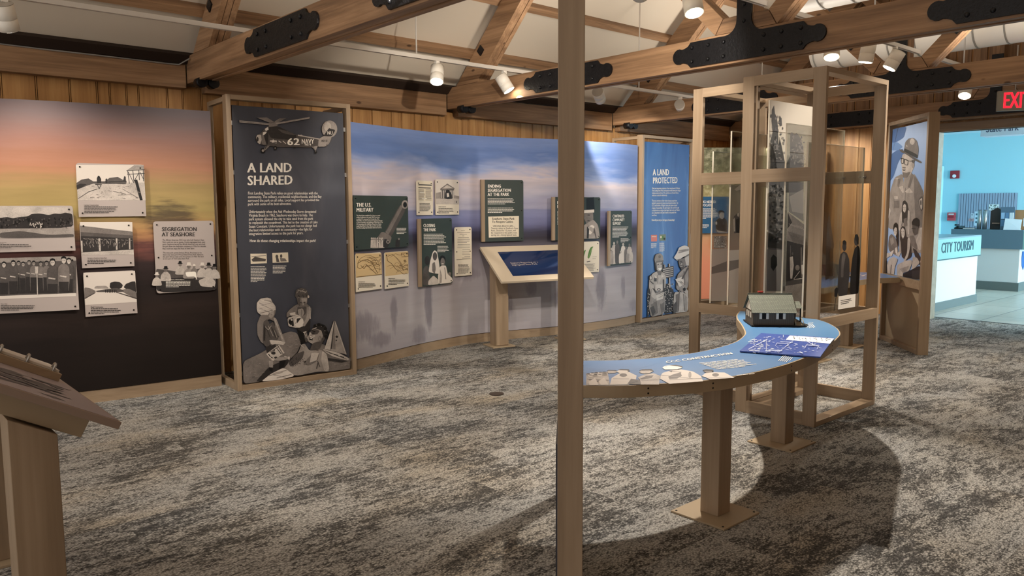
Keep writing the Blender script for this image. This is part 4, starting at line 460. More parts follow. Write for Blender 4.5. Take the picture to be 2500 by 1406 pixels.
 'family': "3 55 247 194 294 266 326 393 443 477 460 534 439 568 353 534 274 468 220 423 133 298 99 200 56 52 55;3 730 324 784 308 1032 150 1029 58 832 58 711 74;1 156 62 270 169 343 195 468 225 424 154 299 114 200 56;1 711 74 734 124 794 95 827 59;5 188 683 192 732 223 765 283 770 313 758 322 732 351 690 351 649 318 620 227 622 194 651;4 209 727 317 659 321 666 214 734;4 203 688 306 630 310 637 207 695;6 226 751 305 720 308 727 229 758;3 283 630 352 661 346 625 327 586 281 590;3 222 629 307 618 347 589 370 517 412 401 426 363 391 378 343 489 336 560 296 584 245 569 242 489 249 418 309 382 288 364 218 387 186 455 187 554;4 325 591 352 589 413 411 426 363 399 377;2 240 569 276 586 294 539 326 561 371 415 329 369 257 347 226 391;1 244 549 258 508 249 408 234 400;1 252 348 339 363 346 291 260 296;5 254 287 369 355 416 278 305 218;1 271 283 300 234 307 237 278 286;2 336 287 334 281 328 277 319 275 310 277 302 280 297 286 295 292 297 298 303 302 311 304 321 303 329 299 334 294;1 345 325 384 269 389 273 350 328;2 287 296 370 337 367 342 284 301;5 289 404 370 390 427 369 410 348 349 362 298 365;3 268 245 313 217 300 160 270 172;1 364 208 416 221 420 180 383 174;5 410 243 456 222 460 231 414 252;2 529 762 540 817 585 832 627 821 647 779 640 733 592 733 539 746;4 551 813 630 787 632 793 554 819;3 540 754 641 746 633 687 589 658 553 683;4 582 742 635 740 628 698 591 701;1 554 709 575 704 576 709 555 714;1 600 702 619 704 618 709 599 707;2 574 675 603 673 603 678 574 680;5 657 749 656 744 653 740 650 738 646 738 642 741 640 745 640 750 641 756 643 760 647 762 650 762 654 759 656 755;3 484 658 538 690 633 687 670 653 662 571 627 512 584 496 523 584 482 598 445 581 446 621;2 548 674 589 660 627 667 617 596 576 579 535 613;1 535 480 663 545 652 458 580 393 539 428;0 530 480 608 421 602 344 563 348;5 452 580 524 596 592 567 599 494 530 485 458 506;1 465 563 502 575 508 513 474 515;6 598 527 593 507 580 492 563 485 544 486 528 497 517 515 513 535 518 555 530 571 547 578 566 576 583 566 594 548;1 521 522 533 567 576 569 543 531;6 481 615 575 576 577 582 484 621;6 572 578 589 505 596 506 580 579;4 635 666 673 648 661 566 605 489 584 504 627 574;5 472 621 525 624 524 599 482 596;2 593 454 635 418 639 366 611 343 597 401;6 591 434 620 438 619 447 590 442;4 680 471 756 453 776 382 730 335 675 325 633 354 628 388 651 427;1 675 471 692 496 736 509 801 480 821 420 803 374 778 374 758 442 712 457;2 657 447 691 464 744 438 722 409 672 409;6 648 394 677 376 681 384 653 402;1 662 423 689 418 690 424 663 429;2 675 336 741 344 776 382 798 380 728 267 640 264;4 568 332 600 339 641 270 750 267 804 221 821 59 711 74 505 60 403 146 489 218 544 273;2 512 256 598 277 574 207 509 163 466 148 446 182;3 661 238 738 250 714 169 636 137 572 155;5 761 258 806 215 821 61 777 67 747 175;2 604 176 603 173 601 171 598 170 595 170 592 172 590 175 589 178 590 181 592 183 595 184 598 184 601 182 603 179;2 710 168 730 112 738 114 718 170;6 200 56 288 111 403 151 505 63 358 48;4 308 95 420 59 421 64 309 100;4 880 514 897 507 998 192 783 271;5 880 514 889 512 844 253 783 271;2 883 514 838 254 843 253 889 513;5 763 273 905 225 1024 151 1000 137 859 193 793 238;3 781 252 993 146 996 153 784 258;0 906 384 910 372 922 370 912 364 915 352 905 359 894 354 898 365 888 374 901 373;0 899 345 901 338 908 337 902 334 904 327 898 331 892 328 894 335 889 339 896 339;6 219 730 300 747 299 751 218 734;6 206 688 315 717 314 721 205 693;6 205 662 341 683 340 686 204 666;3 228 703 326 722 325 725 227 706;3 215 640 324 657 323 661 214 644;3 251 749 315 734 315 737 251 752;4 318 660 336 647 330 613 309 585 283 607;2 305 621 321 616 322 619 306 624;1 261 514 291 425 295 426 265 515;1 305 520 339 419 344 420 309 521;1 239 495 246 398 250 398 243 495;4 278 528 318 432 323 434 283 530;4 328 486 350 418 355 419 332 487;5 252 523 278 492 280 494 254 525;5 280 492 309 525 306 527 278 494;5 331 588 399 402 404 403 336 589;1 335 285 333 280 328 276 321 275 314 276 307 279 302 283 301 289 302 294 307 297 314 299 322 298 329 295 334 290;1 352 244 350 241 346 238 339 237 332 238 326 241 322 244 321 248 323 252 327 254 333 255 340 254 346 252 350 248;1 308 248 306 244 303 241 299 240 294 241 290 243 287 247 286 250 287 254 290 257 295 258 300 257 304 255 307 252;1 332 312 331 310 329 308 325 307 321 307 318 309 315 311 315 314 316 317 318 319 322 320 325 319 329 318 331 315;6 258 281 318 219 322 223 262 285;2 351 352 400 265 405 267 356 354;4 320 227 352 250 451 234 453 219 361 214;6 458 227 457 220 455 214 453 211 450 212 448 215 447 221 447 228 448 235 449 241 452 244 454 244 456 240 458 234;6 286 396 392 379 392 384 286 401;1 292 382 259 300 262 298 295 381;4 274 227 312 217 307 163 274 171;0 274 171 307 163 303 128 276 140;0 367 210 423 212 404 161 359 143;2 543 745 569 746 569 669 552 684;1 569 702 587 698 588 703 570 706;1 604 699 619 698 619 703 604 704;5 593 697 593 680 599 680 599 697;2 586 668 610 666 610 670 586 672;4 545 646 591 653 607 613 576 566 549 607;2 579 643 578 560 583 560 584 643;5 651 664 655 553 662 553 658 664;0 489 541 487 533 483 527 477 524 470 525 463 529 459 536 458 544 460 552 464 558 471 561 478 560 484 556 488 549;0 506 510 505 507 503 504 499 503 495 504 491 505 489 508 488 512 489 515 492 517 496 519 500 518 503 516 505 513;6 497 559 496 556 493 554 490 553 486 554 482 555 480 558 479 561 480 564 482 566 486 567 490 566 494 565 496 562;6 533 534 532 516 531 501 529 493 528 494 526 502 526 516 526 534 527 552 529 567 530 575 532 575 533 566 533 552;4 540 787 566 813 563 816 537 790;4 574 795 609 815 607 819 572 799;4 614 782 638 802 634 805 611 785;1 553 770 569 747 574 749 557 773;1 592 773 603 743 608 744 598 774;1 621 776 632 751 637 753 626 778;0 717 486 715 480 711 476 704 474 697 475 690 478 686 483 685 489 686 495 691 499 698 501 705 500 711 497 716 492;0 750 493 749 487 744 483 737 481 730 482 723 485 719 490 718 496 719 502 724 506 731 508 738 507 745 504 749 499;0 785 478 784 473 779 468 772 467 765 467 758 470 754 476 752 482 754 487 759 491 766 493 773 493 779 490 784 484;0 813 451 811 445 806 441 800 439 792 440 786 443 781 448 780 454 782 460 786 464 793 466 801 465 807 462 812 457;0 826 413 824 408 820 403 813 401 805 402 799 406 794 411 793 417 795 422 800 427 806 429 814 428 820 425 825 419;0 814 381 813 375 808 371 801 369 794 370 787 373 783 378 781 384 783 390 788 394 795 396 802 395 809 392 813 387;4 717 492 717 490 716 489 714 489 712 489 710 490 708 491 708 493 709 494 710 495 712 496 714 495 716 495 717 493;4 764 476 763 475 762 474 760 473 758 473 756 474 755 475 755 477 755 478 756 479 758 480 760 480 762 479 764 477;4 796 433 795 432 794 431 792 430 790 431 788 431 787 433 786 434 787 436 788 437 790 437 792 437 794 436 795 435;3 758 364 756 353 751 345 744 341 737 342 731 348 726 357 725 368 727 378 732 386 739 390 746 389 752 384 757 375;4 747 367 746 361 744 356 741 354 737 354 734 357 732 363 731 369 732 375 734 380 738 383 742 382 745 379 747 374;0 664 445 701 432 702 438 666 451;0 673 425 694 420 694 425 674 429;5 647 437 666 419 640 404;0 640 395 676 378 669 361 641 370;7 644 383 668 371 670 376 646 388;5 697 395 695 391 692 388 686 387 681 387 676 390 672 394 671 398 672 402 676 405 681 407 687 406 692 404 696 400;5 684 458 713 467 711 473 681 465;2 710 337 679 279 685 275 717 333;2 659 283 728 258 729 262 660 287;5 658 249 730 243 702 176 638 164;1 606 176 605 174 603 172 600 172 597 172 594 173 592 176 592 178 593 180 595 182 597 183 600 182 603 181 605 179;2 711 156 695 102 705 98 721 153;5 753 215 809 177 821 84 785 89;6 593 442 612 388 616 389 597 443;6 610 435 626 378 629 378 614 436;5 555 334 588 302 593 307 559 338;1 492 159 479 145 481 143 494 157;1 474 223 485 212 487 214 476 225;1 555 196 551 183 553 182 557 195;1 488 172 474 164 476 161 489 169;1 464 224 458 206 461 205 467 223;1 517 231 508 213 510 211 520 230;1 469 192 463 178 466 176 472 191;1 509 181 506 166 509 165 512 180;1 594 181 581 175 583 172 595 178;1 600 188 589 170 591 168 603 186;1 545 172 553 160 555 162 547 173;1 512 164 499 149 501 147 514 162;1 474 185 476 165 479 165 477 185;1 585 189 574 181 576 179 587 186;1 538 194 523 177 526 175 540 192;1 534 177 524 169 526 166 536 175;1 463 218 454 207 456 205 465 216;1 515 166 523 156 525 158 517 168;1 519 226 521 206 524 206 522 226;1 489 177 481 171 483 169 491 175;1 574 204 562 193 564 191 576 202;1 494 208 490 196 493 195 497 206;1 548 212 534 206 536 204 549 210;1 476 200 469 184 472 182 478 199;1 534 175 545 166 546 168 536 177;1 464 235 458 222 461 221 466 234;1 571 202 581 194 583 196 572 204;1 585 213 592 205 594 206 587 215;1 602 162 613 146 615 147 605 163;1 485 159 481 152 483 151 487 158;1 549 193 546 185 549 183 552 192;1 478 195 474 187 477 185 480 193;1 524 175 527 162 530 162 527 175;1 519 210 509 201 511 199 521 207;4 270 98 391 110 391 114 269 103;4 334 67 469 82 468 86 334 72;4 303 112 425 123 425 127 302 116;1 881 508 843 264 848 263 886 507;3 879 482 851 272 886 256;5 889 497 984 195 989 196 894 498;1 822 229 846 219 848 225 824 235;1 869 209 905 194 908 200 872 216;1 929 184 966 168 968 174 932 190;1 810 186 1003 134 941 128 809 163;4 507 317 526 310 526 313 508 319;4 521 338 540 342 539 345 521 341;4 999 94 1010 96 1009 99 998 97;4 512 380 533 385 532 388 511 383;4 487 284 506 282 506 284 487 287;2 876 86 892 92 890 94 875 88;4 470 418 493 418 493 421 470 421;4 1007 70 1022 66 1023 69 1008 73;2 978 97 1003 89 1004 92 979 100;4 429 342 453 336 453 339 429 344;2 238 202 261 199 261 202 238 205;4 520 312 536 315 535 318 519 315;2 509 376 526 373 526 375 509 379;2 88 204 106 201 106 204 88 207;4 968 93 996 85 997 88 969 96;4 239 197 263 195 263 197 239 199;4 996 64 1025 62 1025 65 995 67;4 132 119 149 112 150 115 133 121;4 452 404 470 407 469 410 451 407;4 72 124 81 120 82 123 73 126;4 147 103 173 108 172 110 147 106;2 545 370 566 371 566 373 545 373;2 969 82 997 78 998 81 969 85;4 188 212 200 216 199 219 187 215;4 449 327 466 326 466 329 449 330;4 969 100 988 100 988 103 969 103;4 137 156 159 152 159 155 137 159;4 107 149 128 152 128 155 107 152;2 123 103 145 104 145 107 122 105;2 1011 110 1030 103 1031 106 1012 113;4 868 125 892 119 892 121 869 128;4 465 329 487 332 487 335 465 332;4 139 137 159 134 159 137 139 140;4 976 91 990 86 991 89 976 94;4 928 99 950 97 950 100 928 102;4 154 196 175 194 175 197 154 199;4 104 143 116 142 116 145 104 145;4 864 112 882 119 881 122 863 115;4 847 135 870 137 870 140 847 138;4 194 106 204 110 202 113 193 109;4 456 322 479 320 479 323 456 325;4 973 69 998 75 997 77 972 72;4 206 134 230 132 230 135 206 136;4 510 340 523 345 522 348 509 342;2 459 352 484 350 484 353 459 354;2 876 101 898 104 897 106 875 104",
 'shared_thumbs': "q 159 1146 297 1142 296 1060 159 1062;2 167 1097 197 1120 290 1096 285 1077 176 1079;3 168 1119 292 1123 291 1128 168 1124;q 346 1146 485 1145 486 1060 346 1061;2 397 1112 396 1104 392 1098 387 1094 381 1095 377 1098 374 1105 373 1113 374 1120 378 1126 383 1130 388 1129 393 1126 396 1119;2 433 1115 432 1108 429 1103 424 1100 420 1100 416 1103 413 1109 413 1116 414 1123 417 1128 421 1131 426 1131 430 1128 432 1122;2 376 1097 397 1102 406 1066 380 1066;3 412 1101 458 1094 473 1068 416 1068",
 'protected': "1 154 416 202 496 244 334 191 48 161 47;1 510 494 619 457 730 382 754 80 521 59;5 564 432 560 428 553 429 550 433 553 437 560 437;5 632 248 627 243 616 244 611 250 616 255 627 254;5 681 451 677 448 668 448 664 453 668 456 676 456;5 638 246 633 241 623 242 618 247 623 253 633 252;5 603 342 599 338 593 339 589 343 592 347 599 347;5 629 248 625 241 619 242 615 250 618 257 625 256;5 536 425 531 420 522 421 518 426 522 431 531 430;5 640 200 635 194 625 194 620 202 625 209 634 208;5 628 207 624 203 615 204 611 208 615 212 624 211;5 545 403 541 398 532 399 528 404 532 408 541 408;5 650 208 644 205 632 206 626 210 631 214 643 213;5 722 459 716 452 704 452 698 461 704 469 716 468;5 609 161 605 156 595 156 591 163 595 169 604 168;5 708 97 704 93 696 94 692 99 696 103 704 102;5 720 231 714 227 702 228 696 233 702 237 714 236;5 697 400 694 396 687 396 683 401 686 406 693 405;5 717 311 713 306 704 307 699 312 703 317 713 316;5 548 303 544 299 535 299 530 305 534 309 543 309;5 680 344 674 336 662 337 656 345 661 353 674 352;5 645 426 640 420 631 421 626 428 630 434 640 433;5 664 300 659 292 648 293 642 302 647 310 658 309;5 670 448 665 442 655 442 649 449 654 455 664 455;5 644 104 641 101 634 102 631 105 634 109 640 108;5 671 425 668 418 661 418 657 426 660 433 667 433;5 611 128 606 122 595 123 589 130 594 137 606 136;5 604 437 598 429 586 430 579 438 585 445 597 445;5 715 264 712 258 704 258 699 265 703 271 711 271;5 612 394 608 389 601 389 598 395 601 400 608 400;5 564 369 558 361 546 362 540 370 546 378 558 377;5 712 263 707 259 696 260 690 265 695 268 706 268;5 664 88 659 81 647 82 642 90 647 98 658 97;5 654 348 651 343 644 344 641 349 644 353 650 353;5 700 258 695 251 685 252 680 260 685 267 695 266;5 591 415 586 409 574 410 568 417 574 423 585 422;5 543 206 538 200 527 200 522 208 527 215 537 214;5 559 367 554 361 543 361 538 368 543 375 554 374;5 606 96 602 89 594 89 590 97 594 105 602 104;5 563 296 557 290 545 291 539 298 545 304 557 303;5 689 121 684 116 674 117 669 123 674 129 684 128;5 701 256 695 250 683 251 677 258 683 265 695 264;5 535 363 529 360 517 361 511 365 517 368 529 368;5 539 251 534 243 524 244 518 252 523 260 534 259;5 728 217 723 212 713 213 707 219 712 225 723 224;5 703 194 699 188 692 189 689 195 692 202 699 201;5 541 345 537 337 529 338 525 346 529 353 537 353;5 577 326 572 322 562 323 557 328 562 332 572 331;5 623 353 618 346 607 347 602 355 607 361 618 361;5 653 131 649 124 639 125 635 132 639 139 648 138;5 551 324 547 317 539 317 534 325 538 333 546 332;5 633 322 628 314 617 315 612 323 617 331 627 330;5 703 151 698 144 688 145 682 153 688 160 698 159;5 643 316 639 312 631 312 627 317 631 322 639 321;5 603 276 597 272 586 273 580 278 586 282 597 281;5 609 368 604 364 595 365 591 369 595 372 604 372;5 664 133 658 129 646 130 640 136 646 140 658 139;5 571 191 566 187 555 188 550 193 555 196 566 195;5 547 216 543 211 534 211 530 218 534 223 543 222;5 648 125 644 121 637 121 634 126 637 131 644 130;5 540 209 537 202 530 203 527 211 530 218 537 217;5 654 268 650 260 642 261 638 269 642 276 650 276;5 559 249 554 243 543 244 537 251 542 257 554 256;5 539 430 535 423 527 424 523 431 527 438 535 437;5 568 105 562 99 551 100 545 107 550 112 562 111;5 708 216 704 211 697 211 693 217 697 222 704 221;5 541 305 535 300 523 301 517 307 523 312 535 311;5 666 325 660 321 650 322 645 327 650 332 660 331;5 714 302 710 297 702 298 698 303 701 309 709 308;5 549 346 543 341 533 342 527 348 533 353 543 352;5 622 377 616 370 605 370 599 379 605 386 616 385;5 610 467 605 460 596 460 592 468 596 476 605 475;5 192 322 189 314 182 315 179 323 182 330 188 330;5 174 200 169 196 160 197 155 202 160 205 169 205;5 193 120 187 117 175 118 169 122 175 125 187 124;5 166 314 163 306 157 307 154 315 157 322 163 322;5 174 279 168 274 157 275 152 281 157 286 168 285;5 174 376 171 371 164 372 160 377 163 381 171 381;5 204 255 199 251 190 252 186 257 190 261 199 260;5 187 99 183 93 177 94 173 101 177 107 183 106;5 183 262 178 258 168 258 163 264 168 268 178 267;5 189 239 185 236 176 237 172 241 176 244 185 243;5 184 274 180 270 172 271 167 276 171 280 180 279;5 187 159 184 156 177 156 174 160 177 163 184 163;5 193 210 188 207 178 208 172 212 178 215 188 214;5 169 203 165 198 158 198 154 204 158 210 165 209;5 179 367 174 363 165 364 161 369 165 373 174 373;5 191 118 187 111 179 111 174 119 178 126 187 125;5 178 338 174 333 166 334 162 339 166 343 174 343;5 198 355 193 351 183 352 178 357 183 361 193 360;5 182 326 179 323 172 323 169 327 172 331 179 331;5 210 361 204 356 193 357 187 363 192 368 204 367;5 503 740 510 692 531 692 524 740;5 605 748 620 419 645 417 630 747;2 448 692 712 712 716 566 530 547;6 477 672 695 686 692 694 474 680;6 477 646 696 660 693 667 475 653;6 478 619 696 633 694 640 475 627;6 479 592 697 606 694 613 476 600;6 479 566 698 579 695 587 477 574;5 183 432 189 562 252 633 340 659 492 637 549 558 539 444 467 392 347 382 262 445;4 289 821 317 886 410 899 471 865 488 770 367 798 308 769;5 320 774 473 780 466 686 407 646 340 680;2 355 739 382 741 379 749 352 746;2 424 743 451 745 448 753 421 750;7 377 688 437 692 434 702 374 697;3 340 665 461 658 432 603 377 606;2 283 575 342 580 354 344 303 344;2 473 544 509 541 514 351 477 353;4 217 355 467 392 537 282 527 72 235 49 182 199;5 284 528 419 519 436 413 316 404;1 412 406 409 399 401 395 389 393 376 394 364 398 355 403 352 410 355 417 363 421 375 423 388 422 401 418 409 413;6 336 336 513 370 485 277 349 265;5 191 450 256 445 348 326 319 281 229 335;3 231 222 350 259 383 95 265 59;3 441 204 517 236 520 102 459 88;3 250 577 248 566 241 557 230 553 218 553 207 559 200 569 197 580 199 591 207 600 217 604 229 604 240 598 247 588;4 771 389 797 580 929 660 1050 702 1060 407 939 328;6 709 825 779 889 824 960 951 986 1055 955 1059 854 924 825 798 777;4 815 878 1048 907 1039 926 806 897;3 814 782 956 818 1017 723 935 654 851 681;5 956 814 1059 842 1057 698 998 701;1 865 736 913 743 907 753 860 746;6 751 525 906 554 983 451 856 412;3 805 490 933 462 936 467 807 496;5 920 417 1052 348 1055 240 954 346;0 989 373 986 364 978 358 967 355 954 356 942 361 934 368 931 377 933 385 941 392 953 394 966 394 978 389 986 381;5 731 353 938 337 1064 259 1058 46 708 61;3 764 312 843 325 834 63 786 61;3 930 630 952 434 984 432 962 629;4 972 296 1038 251 1038 53 979 59;1 355 750 389 752 387 759 353 756;1 419 752 449 753 447 760 417 758;7 366 700 452 702 424 673 390 675;2 302 777 331 789 347 678 321 666;2 452 783 483 761 476 685 456 688;3 310 797 482 803 487 781 332 774;3 426 851 424 843 416 836 405 833 393 833 381 838 373 845 371 854 373 863 381 869 392 873 404 872 416 868 423 860;6 289 618 358 570 307 568;6 443 622 492 578 444 573;2 245 578 242 563 234 551 223 545 210 546 198 553 189 566 186 581 189 596 196 608 208 614 221 613 233 605 242 593;6 234 578 233 567 228 559 220 554 212 555 204 560 199 570 196 581 198 591 203 600 211 604 219 604 227 598 232 589;2 193 536 268 489 281 497 206 544;6 328 481 472 478 475 389 341 386;2 431 409 427 401 416 395 401 392 384 394 368 398 357 406 353 414 357 422 367 428 383 431 400 429 416 425 427 417;6 411 410 409 405 404 402 396 401 388 401 380 404 374 408 372 413 374 417 379 421 387 422 396 422 404 419 409 415;1 354 614 361 492 367 492 360 613;2 207 181 285 201 330 113 263 66;3 420 216 468 47 489 48 442 216;3 273 253 360 178 374 183 286 259;4 223 435 204 316 225 313 244 432;3 397 352 483 373 480 377 394 356;3 408 331 494 352 491 356 405 335;3 419 310 506 330 503 334 416 314;3 387 299 473 308 471 312 385 303;4 818 905 1047 918 1042 935 813 922;3 747 793 906 780 996 850 1054 862 1055 841 951 809;1 849 757 899 763 896 770 846 764;2 844 708 931 710 947 661 892 640;5 883 742 867 719 880 716 896 738;7 859 693 910 696 908 702 858 699;2 1021 676 887 527 918 516 1052 664;0 992 370 990 359 981 351 968 347 953 348 940 354 931 363 927 375 930 385 939 393 952 397 966 396 980 391 989 381;2 697 165 790 226 794 73 723 49;3 839 376 825 84 845 82 860 374;3 934 312 964 71 983 70 952 311;2 794 476 796 434 809 433 808 475;6 867 955 993 967 1005 947 879 936;3 789 557 868 573 865 577 786 561;3 801 536 880 552 877 556 798 540;3 843 484 913 438 920 441 849 488;3 865 497 940 443 947 446 872 500",
 'protected_thumbs': "r 229 1147 359 1145 361 1060 236 1060;q 247 1120 345 1117 344 1126 247 1129;s 407 1148 546 1148 548 1063 415 1064;g 510 1104 508 1092 499 1084 487 1079 474 1079 462 1085 453 1094 450 1106 452 1117 461 1126 473 1130 486 1130 498 1125 507 1115;q 462 1113 460 1106 455 1101 448 1099 440 1099 432 1102 427 1107 425 1114 427 1120 432 1125 439 1128 447 1128 454 1125 460 1119;0 538 1088 536 1081 530 1076 522 1074 512 1074 504 1077 498 1083 495 1089 497 1096 503 1101 512 1103 521 1103 530 1100 536 1094",
 'ranger': "k 47 2366 423 2359 364 2247 168 2213 38 2214;k 39 2090 178 2122 353 2129 384 2067 244 1996 134 1839 22 1781;l 12 2216 194 2211 351 2149 230 2118 34 2132;0 196 2373 25 2050 36 2049 206 2371;4 2 1251 -4 1468 48 1666 161 1828 371 1862 422 1739 569 1705 657 1858 792 1757 914 1650 989 1280;3 659 1838 792 1757 914 1650 982 1280 769 1274 696 1616;3 252 1814 329 1801 289 1712 248 1733;5 162 1817 314 1822 240 1805;5 166 1628 274 1621 278 1589 182 1594;3 170 1587 182 1489 192 1489 181 1587;3 298 1586 309 1490 319 1490 308 1586;2 457 1708 495 1272 504 1272 467 1708;4 413 1818 599 1860 667 1828 570 1704 417 1737;3 599 1860 667 1828 570 1704 521 1712;5 288 1722 399 1729 431 1659 395 1655;5 454 1669 569 1705 657 1655 529 1648;5 325 1982 347 2070 457 2063 605 2005 660 1973 651 1911 599 1860 510 1813 388 1821 355 1895;3 369 1880 468 1866 585 1875 510 1813 388 1817;3 363 1935 449 1926 450 1914 364 1920;1 445 1900 442 1895 432 1891 418 1890 401 1891 386 1894 376 1898 371 1904 374 1909 384 1912 399 1914 415 1913 430 1910 440 1905;6 382 1906 432 1902 432 1908 383 1912;4 666 1939 664 1924 655 1912 641 1906 624 1907 609 1915 597 1927 591 1943 593 1958 602 1969 617 1975 633 1974 649 1967 660 1954;2 583 1996 676 1991 653 1954 605 1966;0 312 2028 387 2014 393 2022 318 2036;0 306 2033 317 1982 334 1981 323 2032;0 324 1973 384 1963 388 1970 328 1980;0 381 2018 380 1969 397 1968 399 2017;0 401 2011 505 1987 512 1995 409 2019;0 397 2012 408 1959 425 1958 414 2011;0 420 1951 493 1942 496 1948 423 1958;0 496 1990 486 1949 503 1947 512 1988;0 508 1986 619 1974 621 1980 509 1992;2 248 2132 380 2107 674 2010 840 1958 826 1945 677 1983 458 2059 307 2095;3 385 2122 406 2194 486 2225 603 2224 699 2180 749 2100 737 2004 625 2030 453 2102;5 645 2179 641 2166 625 2156 602 2151 575 2153 550 2162 531 2174 524 2189 528 2203 544 2213 568 2218 595 2215 620 2207 638 2194;5 436 2161 450 2140 471 2141 456 2162;0 389 2133 733 2039 731 1999 578 2043 383 2100;2 808 1581 843 1604 896 1618 917 1491 882 1455 813 1538;5 826 1576 885 1599 901 1500 878 1472 831 1538;2 885 1547 884 1535 880 1525 873 1520 864 1520 855 1525 849 1535 845 1548 846 1560 850 1570 857 1575 866 1575 875 1570 881 1560;4 353 1274 963 1295 980 1043 384 1008;3 182 1573 319 1572 328 1496 192 1490;5 -21 1484 79 1490 112 1451 9 1349 -19 1337;1 401 1507 414 1560 464 1576 532 1549 580 1465 565 1369 519 1326 426 1340 402 1431;5 426 1517 468 1539 504 1523 514 1480 487 1441 447 1453 425 1485;7 445 1462 484 1458 486 1462 447 1466;2 434 1498 455 1498 454 1502 433 1502;2 476 1498 496 1498 496 1502 475 1502;5 374 1442 407 1453 426 1340 370 1247 346 1246 343 1366;5 561 1475 614 1454 625 1223 583 1211 559 1359;3 461 1378 537 1390 565 1306 483 1293;0 191 1252 206 1314 264 1337 316 1316 345 1224 360 1094 337 1060 265 1211 223 1220;5 213 1253 243 1282 293 1277 305 1223 269 1180 224 1204;7 230 1198 278 1192 283 1198 236 1204;2 225 1241 247 1239 249 1243 226 1244;2 269 1237 292 1235 293 1238 271 1240;3 87 1171 154 1207 270 1167 351 1061 362 963 105 1014 74 1080;4 118 1150 200 1175 235 1110 155 1073;1 394 1269 443 1305 516 1283 544 1220 593 1127 579 1020 523 952 455 969 419 1119 388 1161;5 408 1259 448 1284 500 1262 514 1209 472 1162 433 1184;7 430 1192 483 1187 487 1194 434 1198;2 417 1238 438 1241 436 1244 415 1241;2 463 1240 484 1240 484 1243 463 1243;1 451 1163 598 1190 681 1131 710 985 551 932 481 971;5 587 1179 650 1182 664 1098 622 980 539 919 512 930 592 1020;6 270 1046 309 1070 341 1027 332 983 289 1003;6 109 981 190 1019 244 1033 196 964 155 950;5 -8 985 108 992 167 967 28 925;5 292 981 389 965 431 1011 382 1024;0 669 1345 714 1382 786 1396 848 1374 860 1313 821 1297 760 1305 685 1314;2 684 1319 759 1311 845 1300 829 1230 759 1207 705 1247;0 675 1279 774 1274 776 1282 677 1286;5 789 1156 853 1231 881 1298 970 1291 974 1094 884 1058 819 1106;3 622 1202 734 1211 844 1097 811 1064 683 1110;1 724 1080 811 1064 941 980 961 900 901 915 796 991;6 915 958 955 960 974 895 937 908;5 735 987 845 984 910 937 785 865 727 839;5 130 926 253 956 365 936 293 848 276 758 206 758 92 753 66 853;3 180 862 171 761 199 762 208 864;5 345 874 551 932 713 954 729 924 664 834 514 800 507 746 358 760;4 417 836 658 887 614 830 514 795;1 -22 904 61 898 92 748 -5 756;0 515 790 664 834 902 905 963 889 976 768 520 747;1 739 840 953 868 976 768 748 757",
